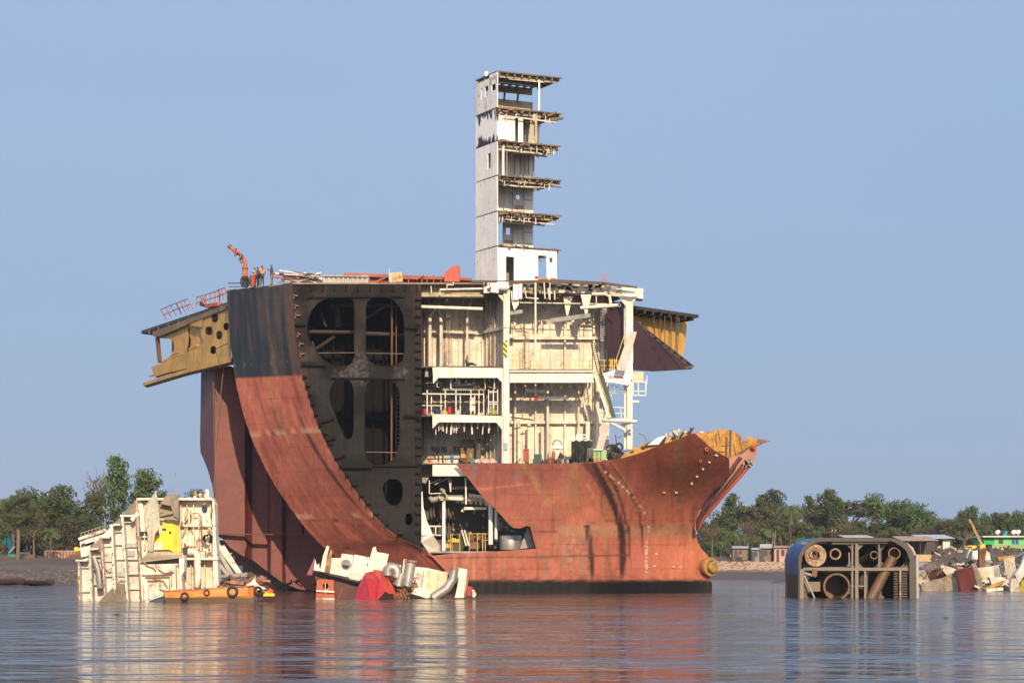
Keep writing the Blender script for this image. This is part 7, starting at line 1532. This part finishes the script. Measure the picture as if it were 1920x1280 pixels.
RT = [('tall_tree', 1372, 922, 430, .9, 'dark tall tree just right of the ship stern'), ('tall_tree', 1428, 924, 440, .9, 'left of the pair of tall dark trees above the huts'), ('tall_tree', 1450, 915, 440, 1.1, 'right of the pair of tall dark trees above the huts'), ('umbrella_tree', 1415, 945, 428, 1.3, 'wide flat olive tree below the pair of tall trees'),
      ('umbrella_tree', 1480, 944, 432, 1.2, 'wide flat tree left of the crown palm'), ('coconut_palm', 1481, 938, 405, .8, 'tall slim palm rising alone above the dark trees'), ('broad_tree', 1490, 958, 412, .8, 'very dark dense tree around the slim palm'),
      ('tall_tree', 1553, 914, 428, 1.0, 'tall green tree with feathery top in the middle of the right shore'), ('tall_tree', 1518, 926, 440, .7, 'small tree left of the feathery green tree'), ('umbrella_tree', 1590, 934, 445, 1.7, 'wide domed olive tree right of the feathery tree'), ('tall_tree', 1570, 930, 420, .8, 'bright green tree beside the feathery green tree'),
      ('round_tree', 1640, 914, 425, .95, 'round topped tree standing clear above the rounded wreck'), ('round_tree', 1667, 930, 428, .9, 'small round tree second from the left of three lollipop trees'), ('round_tree', 1692, 926, 426, .95, 'third of the lollipop trees next to the big green tree'),
      ('broad_tree', 1722, 932, 420, 1.0, 'big bright green tree above the rusty roofed shed'), ('broad_tree', 1742, 948, 424, .8, 'lower shoulder tree right of the big green tree'), ('broad_tree', 1803, 948, 430, .6, 'dark rounded tree above the crane truck'), ('broad_tree', 1845, 952, 430, .6, 'dark round tree above the green building'),
      ('tall_tree', 1822, 946, 440, .9, 'slim tree between the two dark rounded trees'), ('tall_tree', 1868, 958, 430, .9, 'pointed tree behind the green building roof'), ('tall_tree', 1885, 958, 428, .9, 'pointed tree second from the right edge'), ('broad_tree', 1905, 948, 430, .7, 'dark tree near the right edge of the photo'), ('broad_tree', 1932, 944, 430, .8, 'dark tree cut by the right edge of the photo'),
      ('umbrella_tree', 1810, 975, 396, 1.2, 'low spreading brown tree behind the crane jib'), ('umbrella_tree', 1775, 972, 400, .9, 'low spreading tree behind the blue roofed shed'),
      ('coconut_palm', 1395, 1002, 396, 1, 'short palm beside the huts near the stern tube'), ('coconut_palm', 1352, 1010, 394, 1, 'short drooping palm right behind the stern tube'), ('coconut_palm', 1462, 992, 398, 1, 'bright drooping palm behind the pale hut'), ('coconut_palm', 1440, 985, 402, 1, 'upright fronded palm in front of the dark trees'),
      ('coconut_palm', 1420, 1000, 398, 1, 'middle palm behind the huts'), ('coconut_palm', 1378, 990, 400, 1.1, 'leaning palm in the dark grove'), ('coconut_palm', 1500, 1002, 398, 1.1, 'palm above the blue wreck corner'), ('bare_tree', 1335, 985, 396, 1.4, 'pale bare branches spreading right of the stern')]
for k, px, yt, Y, w, lab in RT: tree(k, px, yt, Y, lab, GR, w)
random.seed(33)
TL = [(1300, 960), (1400, 955), (1500, 960), (1560, 954), (1640, 968), (1760, 976), (1920, 984)]
bank(40, 1312, 1960, 0, 16, 424, 445, ['thicket_tree', 'broad_tree', 'umbrella_tree', 'thicket_tree', 'tall_tree'], 'rear row of trees on the right shore', TL, 'in the rear row of the right shore')
bank(44, 1312, 1960, 970, 994, 404, 420, ['thicket_tree', 'round_tree', 'umbrella_tree', 'tall_tree', 'bare_tree', 'thicket_tree'], 'middle row of trees on the right shore', None, 'in the middle row of the right shore')
bank(36, 1312, 1960, 1000, 1018, 396, 404, ['shrub', 'thicket_tree', 'round_tree', 'coconut_palm'], 'front row of trees on the right shore', None, 'at the front of the right shore grove')
bank(14, 1318, 1960, 1018, 1028, 394, 398, ['shrub'], 'shrubs along the right bank', None, 'on top of the right bank')
random.seed(5)
# ------------------------------------------------------------------ huts, sheds and machines on the shore
def gz(px, Y): X = (px - 960) / F * Y; return Vector((X, Y, zt(X, Y)))
def hut(name, label, cat, x0, x1, yt, ye, yb, Y, wall, roof, d=5, open_=False, gable=True, n_win=1, over=3):
    root = empty(name, P((x0 + x1) / 2, yb, Y), label, cat)
    q = MB()
    if open_:
        for x in (x0, (x0 + x1) / 2, x1 - 1):
            q.pbox(x, ye, x + 1.2, yb, Y, .2); q.pbox(x, ye, x + 1.2, yb, Y + d, .2)
        q.build('post', BARKD, root); q = MB(); q.pbox(x0 + 2, ye + 2, x1 - 2, yb, Y + d - .4, .1); q.build('rear_wall', M_DARKIN, root)
    else:
        q.pbox(x0, ye - 1, x1, yb, Y, d); w_ = q.build('wall', wall, root)
        for k in range(n_win):
            xc = lerp(x0, x1, (k + .7) / (n_win + .4)); q = MB(); q.pbox(xc - 3, ye + 4, xc + 3, ye + (yb - ye) * .55, Y - .06, .1); q.build('window', M_DARKIN, w_)
        q = MB(); xc = lerp(x0, x1, .2); q.pbox(xc - 2.5, ye + 4, xc + 2.5, yb, Y - .05, .1); q.build('door', BARKD, w_)
    q = MB(); a, b = P(x0 - over, ye, Y - .6), P(x1 + over, ye, Y - .6); c, e_ = P(x0 - over * .4, yt, Y + d * .5), P(x1 + over * .4, yt, Y + d * .5); f, g = P(x0 - over, ye, Y), P(x1 + over, ye, Y); f = Vector((a.x, Y + d + .5, a.z)); g = Vector((b.x, Y + d + .5, b.z))
    if not gable: c = Vector((a.x, Y + d, c.z)); e_ = Vector((b.x, Y + d, c.z))
    up = Vector((0, 0, .08)); vs = [a, b, e_, c, g, f]; q.add(vs + [v + up for v in vs], [(0, 1, 2, 3), (6, 9, 8, 7), (3, 2, 4, 5), (9, 11, 10, 8), (0, 6, 7, 1), (0, 3, 9, 6), (1, 7, 8, 2), (2, 8, 10, 4), (3, 5, 11, 9)] if gable else [(0, 1, 2, 3), (6, 9, 8, 7), (0, 6, 7, 1), (1, 7, 8, 2), (2, 8, 9, 3), (3, 9, 6, 0)])
    q.build('roof', roof, root); return root
TIN = paint('tin_roof', (.42, .44, .46), rust=.25, dirt=.3); TINR = paint('rusty_tin_roof', (.40, .27, .19), rust=.6, dirt=.4); TINB = paint('blue_grey_tin', (.42, .50, .60), rust=.1, dirt=.2)
PINK = plain('pink_wall', (.50, .30, .27)); BAM = plain('bamboo_wall', (.17, .14, .11))
def zb(px, Y): return HZ - (zt((px - 960) / F * Y, Y) - CH) / Y * F
def sp(px, Y, off_=0): return zb(px, Y) + off_
for a in (('hut', 'long low grey roofed hut left of the other huts by the stern tube', 'hut', 1374, 1402, 1024, 1027, 390, BAM, TIN, 5), ('hut', 'small teal fronted hut between the long hut and the peaked roof', 'hut', 1410, 1424, 1027, 1030, 388, plain('teal_wall', (.16, .24, .24)), TIN, 4),
          ('hut', 'hut with a peaked pale tin roof at the water side grove', 'hut', 1426, 1446, 1020, 1027, 388, BAM, TIN, 5), ('hut', 'pink walled hut half hidden by the blue wreck', 'hut', 1452, 1484, 1023, 1026, 386, PINK, TINR, 5), ('hut', 'small hut with a tin roof behind the blue wreck corner', 'hut', 1486, 1500, 1020, 1026, 390, BAM, TIN, 5)):
    nm, lab, cat, x0, x1, yt, ye, Y, w, rf, d = a; hut(nm, lab, cat, x0, x1, yt, ye, sp((x0 + x1) / 2, Y, 1), Y, w, rf, d, over=2)
hut('open_shed', 'open shed with a rusty sloping tin roof right of the blue wreck', 'shed', 1694, 1756, 1005, 1013, 1037, 345, BAM, TINR, 8, True, False, over=4)
hut('open_shed', 'shed with blue grey tin roof behind the rusty roofed shed', 'shed', 1730, 1786, 1002, 1009, 1034, 360, BAM, TINB, 8, True, False, over=4)
hut('low_shed', 'long pale tin roof just showing above the rounded wreck', 'shed', 1584, 1636, 1003, 1007, 1030, 345, BAM, TIN, 6, False, False, over=2)
small('plank_fence', paint('pale_planks', (.50, .34, .20), rust=.4, sc=2), 'pale rusty plate wall below the rusty roofed shed', 'fence', lambda q: q.pbox(1716, 1039, 1768, 1052, 340, .3))
small('white_panel', plain('white_board', (.62, .62, .58)), 'white board standing under the blue grey roofed shed', 'board', lambda q: q.pbox(1768, 1015, 1781, 1030, 352, .3))
gb = empty('green_building', P(1890, 1032, 345), 'long bright green building with blue shutters and a pale flat roof at the right edge', 'building')
q = MB(); q.pbox(1864, 1007, 1930, 1020, 345, 8); wl = q.build('wall', plain('light_green_wall', (.16, .56, .20)), gb)
q = MB(); q.pbox(1845, 1007, 1864, 1020, 345.2, 7.6); q.build('side_wall', plain('deep_green_wall', (.02, .45, .12)), gb)
q = MB(); q.pbox(1843, 1004, 1932, 1006.5, 344, 10); q.build('roof', plain('pale_roof', (.62, .60, .54)), gb)
q = MB(); q.pbox(1860, 1020, 1932, 1028, 344.5, 8); q.build('base', plain('base_green', (.27, .36, .17)), gb)
for x in (1898, 1905):
    q = MB(); q.pbox(x, 1009, x + 4.8, 1019, 344.85, .1); q.build('shutter', plain('blue_shutter', (.01, .10, .45)), wl)
q = MB(); q.pbox(1873, 1010, 1881, 1018, 344.85, .1); q.build('window', M_DARKIN, wl)
for k in range(9):
    q = MB(); x = 1862 + k * 7.5; q.pbox(x, 1028, x + 1.5, 1036, 344.6, .3); q.build('post', plain('post_green', (.4, .6, .4)), gb)
small('water_tank', plain('tank_blue', (.02, .30, .45)), 'blue water tank on the roof of the green building', 'tank', lambda q: (q.pbox(1883, 998, 1888, 1004, 348, 1), q.pbox(1885, 995, 1889, 999, 348, 1), q.pbox(1881, 1001, 1884, 1004, 348, .8)))
ds = MB()
for k, x in enumerate((1872, 1902, 1910)):
    small('satellite_dish', plain('dish_white', (.8, .8, .8)), ['first', 'second', 'third'][k] + ' white roof dish from the left on the green building', 'dish', lambda q: (q.lathe(P(x, 998, 348), (-.4, -.6, .5), [(0, .05), (.12, .3), (.2, .42)], 12), q.pbar((x, 998, 348), (x, 1004, 348), .06)), 'dishes on the green building', 40)
def crane_truck():
    root = empty('crane_truck', P(1815, 1034, 335), 'yellow truck crane with raised lattice jib in front of the green building', 'crane')
    q = MB(); q.sheet([(1812, 1033), (1812, 1026), (1816, 1022), (1831, 1022), (1831, 1033)], 335, 2.4); cab = q.build('cab', M_YRAIL, root)
    q = MB(); q.pbox(1815, 1024, 1822, 1029, 334.9, .1); q.build('window', M_DARKIN, cab)
    q = MB(); q.pbox(1831, 1028, 1850, 1032, 335, 2.4); q.build('chassis', M_SOOT, root)
    q = MB(); q.sheet([(1838, 1029), (1838, 1022), (1841, 1019), (1848, 1020), (1848, 1029)], 335, 2.2); q.build('superstructure', M_YRAIL, root)
    q = MB(); q.pbar((1842, 1022, 336), (1828, 996, 336), .35, .35); q.pbar((1828, 996, 336), (1824, 985, 336), .35); q.pbar((1821, 980, 336), (1817, 973, 336), .3); q.pbar((1824, 985, 336), (1821, 980, 336), .2); q.build('jib', paint('tan_jib', (.36, .21, .10), rust=.4), root)
    for x in (1817, 1827, 1836, 1845):
        q = MB(); q.lathe(P(x, 1034, 334.9), (0, 1, 0), [(0, .15), (0, .5), (.4, .5), (.4, .15)], 14); q.build('wheel', M_BLACK, root, smooth=30)
crane_truck()
small('yellow_loader', M_YRAIL, 'small yellow machine right of the truck crane', 'loader', lambda q: (q.sheet([(1877, 1034), (1877, 1029), (1879, 1024), (1882, 1030), (1884, 1034)], 332, 1.5), q.lathe(P(1879, 1035, 331.9), (0, 1, 0), [(0, .1), (0, .4), (.3, .4), (.3, .1)], 10)))
q = MB()
for k in range(240):
    x = random.uniform(1755, 1915); y = random.uniform(1028, 1046) + abs(x - 1800) * .02; q.box(P(x, y, 318 + (1046 - y)), (random.uniform(.3, 2.2), .6, random.uniform(.1, .6)), Matrix.Rotation(random.uniform(-.7, .7), 3, 'Y'))
tag(q.build('rubble', M_SOOT), 'dark rubble and cut scrap on the yard before the green building', kind='stuff')
q = MB()
for k in range(22):
    x = random.uniform(1752, 1850); y = random.uniform(1026, 1042); q.pbar((x, y, 314), (x + random.uniform(-12, 12), y + random.uniform(-4, 8), 314), random.uniform(.12, .4))
tag(q.build('scrap_bars', M_UNDER_L), 'pale cut bars lying across the dark yard rubble', kind='stuff')
small('pontoon_slab', paint('pale_slab', (.40, .31, .26)), 'pale sloping concrete slab running into the water below the sheds', 'slab', lambda q: q.sheet([(1716, 1053), (1770, 1053), (1790, 1062), (1770, 1078), (1718, 1080)], lambda x, y: 330 - (y - 1053) * 3.0, .5))
def excavator():
    Y = 332.0; s = lambda *a: a
    b = zb(25, 300); root = empty('excavator', P(22, 1048, Y), 'teal excavator with raised arm working on the left mud bank', 'excavator')
    q = MB(); q.pbox(15, 1037, 40, 1047, Y, 2.4); q.build('body', M_TEAL, root)
    q = MB(); q.pbox(8, 1047, 36, 1052, Y - .2, 2.8); q.lathe(P(10, 1049.5, Y - .2), (0, 1, 0), [(0, .1), (0, .32), (2.8, .32), (2.8, .1)], 12); q.build('track', M_BLACK, root)
    q = MB(); q.pbox(9, 1030, 17, 1046, Y + .2, 1.4); q.build('cab', M_DARKIN, root)
    q = MB(); q.sheet([(18, 1037), (24, 1030), (22, 1018), (13, 1001), (10, 1004), (14, 1019), (15, 1032)], Y + .6, .5); q.build('boom', M_TEAL, root)
    q = MB(); q.sheet([(10, 1002), (14, 1003), (11, 1022), (7, 1028), (5, 1024)], Y + .6, .4); q.build('arm', M_TEAL, root)
    q = MB(); q.sheet([(2, 1022), (8, 1020), (12, 1026), (9, 1030), (4, 1029)], Y + .4, .8); q.build('bucket', M_RUST, root)
    q = MB(); q.pbar((17, 1036, Y - .2), (27, 1024, Y - .2), .25); q.build('ladder', M_TOWER, root)
excavator()
def barge():
    root = empty('beached_barge', P(110, 1048, 334), 'pinkish striped truck bed lying on the left mud bank', 'barge')
    q = MB(); q.sheet([(82, 1035), (84, 1033), (145, 1032), (150, 1036), (146, 1047), (84, 1047)], 334, 3); q.build('side', paint('pinkish_steel', (.45, .27, .22), rust=.4), root)
    q = MB(); q.pbox(82, 1031.5, 146, 1033, 333.8, 3.4); q.build('rim', paint('pale_rim', (.55, .40, .30)), root)
    for x in range(88, 146, 6): q = MB(); q.pbox(x, 1034, x + 1.2, 1046, 333.8, .2); q.build('side_rib', M_RUST, root)
barge()
small('plate_stack', M_RUST, 'stack of long rusty plates lying right of the striped truck bed', 'plates', lambda q: [q.pbar((118 + k * 2, 1050 - k * 1.6, 332 + k * .3), (152, 1044 - k * 1.8, 332 + k * .3), .5, .25) for k in range(6)])
small('yellow_truck', M_YELLOW, 'small yellow truck cab behind the plate stack on the left bank', 'truck', lambda q: (q.pbox(139, 1027, 150, 1037, 338, 2), q.pbox(140, 1025, 145, 1027, 338.2, 1.6)))
small('tube_piece', M_RUST, 'rusty cut drum lying left of the striped truck bed', 'drum', lambda q: q.lathe(P(55, 1046, 332), (1, -.3, 0), [(-1, .6), (1, .6), (1, .5), (-1, .5)], 16), None, 40)
small('pipe_piece', paint('pink_pipe', (.4, .2, .16), rust=.4), 'pinkish pipe piece behind the teal excavator', 'pipe', lambda q: q.lathe(P(47, 1043, 336), (1, 0, 0), [(-1, .7), (1, .7), (1, .6), (-1, .6)], 16), None, 40)
def dug(x0, x1, y0, y1, Y, lab):
    q = MB(); L = 14; vs = []
    for i in range(L + 1):
        t = i / L; x = lerp(x0, x1, t); w = .2 + 1.0 * math.sin(math.pi * t) ** .5; top = lerp(y0, y1, 0) + 4 * math.sin(math.pi * t) * .6; a = P(x, top, Y); h = (P(0, y0, Y).z - P(0, y1, Y).z)
        for (dy, dz) in ((-w, 0), (-w * .7, -h * .6), (0, -h), (w * .7, -h * .6), (w, 0), (w * .8, -.1), (0, -h * .7), (-w * .8, -.1)): vs.append(a + Vector((0, dy, dz + random.uniform(-.04, .04))))
    q.add(vs, [(i * 8 + k, i * 8 + (k + 1) % 8, (i + 1) * 8 + (k + 1) % 8, (i + 1) * 8 + k) for i in range(L) for k in range(8)]); q.thing('old_boat', paint('rotten_wood', (.10, .065, .045), rust=.4, rcol=(.22, .12, .06), sc=2), lab, 'boat hulk', 'rotten hulls on the left mud', smooth=50)
dug(-14, 44, 1082, 1094, 262, 'long dark rotten hull at the left edge of the mud'); dug(38, 102, 1085, 1095, 263, 'shorter dark rotten hull lying right of the long one')
q = MB()
for k in range(260):
    x = random.uniform(-30, 150); Y = random.uniform(266, 305); g = gz(x, Y); q.box(g + Vector((0, 0, .02)), (random.uniform(.1, .8), random.uniform(.1, .5), random.uniform(.03, .18)), Matrix.Rotation(random.uniform(-.5, .5), 3, 'Y'))
tag(q.build('mud_debris', paint('mud_debris', (.14, .10, .075), rust=.5)), 'driftwood and scrap strewn over the left mud bank', kind='stuff')
q = MB()
for k in range(700):
    x = random.uniform(1325, 1500); Y = random.uniform(372, 386); g = gz(x, Y); s_ = random.uniform(.12, .4); q.box(g + Vector((0, 0, .03)), (s_ * 1.4, s_, s_ * .7), Matrix.Rotation(random.uniform(-.8, .8), 3, 'Y'))
tag(q.build('shore_stones', plain('pale_stone', (.40, .29, .22))), 'pale broken stones along the right bank', kind='stuff')
def poles():
    for k, (x, yt, Y, lab) in enumerate(((1451, 995, 395, 'left of a pair of thin grey poles above the pink hut'), (1447, 997, 396, 'right hand partner of the thin poles above the pink hut'), (197, 930, 345, 'thin mast rising from the trees on the left'), (326, 885, 345, 'left of two thin masts behind the cream wreck'), (329, 888, 345, 'right of two thin masts behind the cream wreck'))):
        q = MB(); g = gz(x, Y); q.tube([g, Vector((g.x + .3, Y, CH + (HZ - yt) / F * Y))], .09, 6, .05); q.thing('pole', M_GREY, lab, 'pole', 'thin poles on the shore')
    q = MB(); q.ptube([(-20, 995, 330), (60, 1000, 330), (130, 994, 330), (208, 982, 330)], .03, 4); q.thing('overhead_wire', M_SOOT, 'thin wire sagging across the left trees', 'wire')
poles()
for k, (x, Y, c, lab) in enumerate(((58, 335, C_TEE, 'person in pale shirt standing beside the rusty drum on the left bank'), (66, 336, C_BLUE, 'person in blue shirt right of the pale shirted one on the left bank'), (1384, 384, plain('purple_cloth', (.25, .05, .3)), 'person in purple standing before the long low hut'), (1389, 384, C_ORN, 'person in peach shirt next to the one in purple'), (1370, 384, C_TEE, 'person in white near the palms by the huts'), (1853, 326, C_DK, 'person in dark clothes beside the truck crane'), (1712, 342, C_ORN, 'person in orange sitting in the rusty roofed shed'))):
    person(gz(x, Y), R(180 + 40 * k), standing('down'), c, C_DK, lab, None)
for k, (x, c, lab) in enumerate(((1560, PINK, 'person in pink on the bank above the rounded wreck'), (1566, C_TEE, 'person in pale clothes right of the pink one above the rounded wreck'))):
    p = P(x, 1012, 352); person(p, R(180), standing('hips'), c, C_BR, lab, 'people on the shore mound', scale=1.2)
small('shore_mound', M_RUST, 'rusty block the two people stand on behind the rounded wreck', 'block', lambda q: q.sheet([(1552, 1012), (1576, 1012), (1584, 1040), (1545, 1040)], 351, 4))
# ------------------------------------------------------------------ drift on the water
random.seed(91)
for k, (x, y, w, lab) in enumerate(((218, 1152, .5, 'small dark stick drifting in front of the cream wreck'), (1090, 1106, .35, 'small splash stained block at the waterline of the stern'), (1772, 1158, .4, 'tiny dark float drifting before the right scrap heap'), (30, 1120, .5, 'thin dark branch floating near the left bank'), (560, 1134, .7, 'flat plank floating left of the red box'), (962, 1131, .6, 'pale plank floating before the black waterline band'))):
    Y = F * CH / (y - HZ); q = MB(); c = P(x, y, Y); d = Vector((w, random.uniform(-.3, .3), .04)); q.tube([c - d * .5, c + Vector((0, 0, .03)), c + d * .5 + Vector((0, 0, .02))], .05, 6, .025); q.tube([c, c + Vector((w * .2, .1, .16))], .025, 5, .01); q.thing('driftwood', BARKD, lab, 'driftwood', 'bits drifting on the river')
# ------------------------------------------------------------------ haze over the river
def haze():
    q = MB(); q.box((0, 1400, 75), (5200, 3300, 162)); m = bpy.data.materials.new('haze'); m.use_nodes = True; t = m.node_tree
    for n in list(t.nodes):
        if n.type == 'BSDF_PRINCIPLED': t.nodes.remove(n)
    v = t.nodes.new('ShaderNodeVolumePrincipled'); v.inputs['Color'].default_value = (.62, .74, .95, 1); v.inputs['Density'].default_value = .00010; v.inputs['Anisotropy'].default_value = .0
    t.links.new(v.outputs[0], t.nodes['Material Output'].inputs['Volume']); o = q.build('haze', m); tag(o, 'thin bluish river haze', kind='stuff')
haze()
# ------------------------------------------------------------------ pieces that stand apart become objects of their own
def split_apart():
    import numpy as np
    for o in [o for o in list(bpy.data.objects) if o.type == 'MESH' and o.parent and o.get('kind') != 'stuff' and o.users_collection]:
        me = o.data
        if me.users > 1 or len(me.vertices) > 9000 or me.color_attributes or o.name.split('.')[0] in ('crown', 'trunk', 'body', 'hair', 'shirt', 'trousers', 'cap', 'lettering'): continue
        n = len(me.vertices); par = list(range(n))
        def find(a):
            while par[a] != a: par[a] = par[par[a]]; a = par[a]
            return a
        for e_ in me.edges:
            a, b = find(e_.vertices[0]), find(e_.vertices[1])
            if a != b: par[a] = b
        roots = {}; isl = [roots.setdefault(find(i), len(roots)) for i in range(n)]; k = len(roots)
        if k < 2 or k > 300: continue
        co = np.array([v.co[:] for v in me.vertices]); isl = np.array(isl); lo = np.full((k, 3), 1e9); hi = np.full((k, 3), -1e9)
        np.minimum.at(lo, isl, co); np.maximum.at(hi, isl, co); size = (hi - lo).max(axis=1)
        gap = np.maximum(0, np.maximum(lo[:, None] - hi[None], lo[None] - hi[:, None])); near = np.sqrt((gap ** 2).sum(2)) <= np.maximum(.02, .5 * np.maximum(size[:, None], size[None]))
        lab = list(range(k))
        def fd(a):
            while lab[a] != a: a = lab[a]
            return a
        for a, b in zip(*np.nonzero(np.triu(near, 1))):
            ra, rb = fd(a), fd(b)
            if ra != rb: lab[ra] = rb
        grp = {}; pc = [grp.setdefault(fd(i), len(grp)) for i in range(k)]
        if len(grp) < 2: continue
        smooth_ = me.polygons[0].use_smooth
        for g in range(len(grp)):
            vi = [i for i in range(n) if pc[isl[i]] == g]; mp = {a: j for j, a in enumerate(vi)}
            m2 = bpy.data.meshes.new(me.name); m2.from_pydata([me.vertices[i].co[:] for i in vi], [], [tuple(mp[i] for i in p.vertices) for p in me.polygons if p.vertices[0] in mp])
            for mt in me.materials: m2.materials.append(mt)
            if smooth_: m2.shade_smooth(); m2.set_sharp_from_angle(angle=R(40))
            if g == 0: o.data = m2
            else:
                c = o.copy(); c.data = m2; COL.objects.link(c); c.parent = o.parent
split_apart()
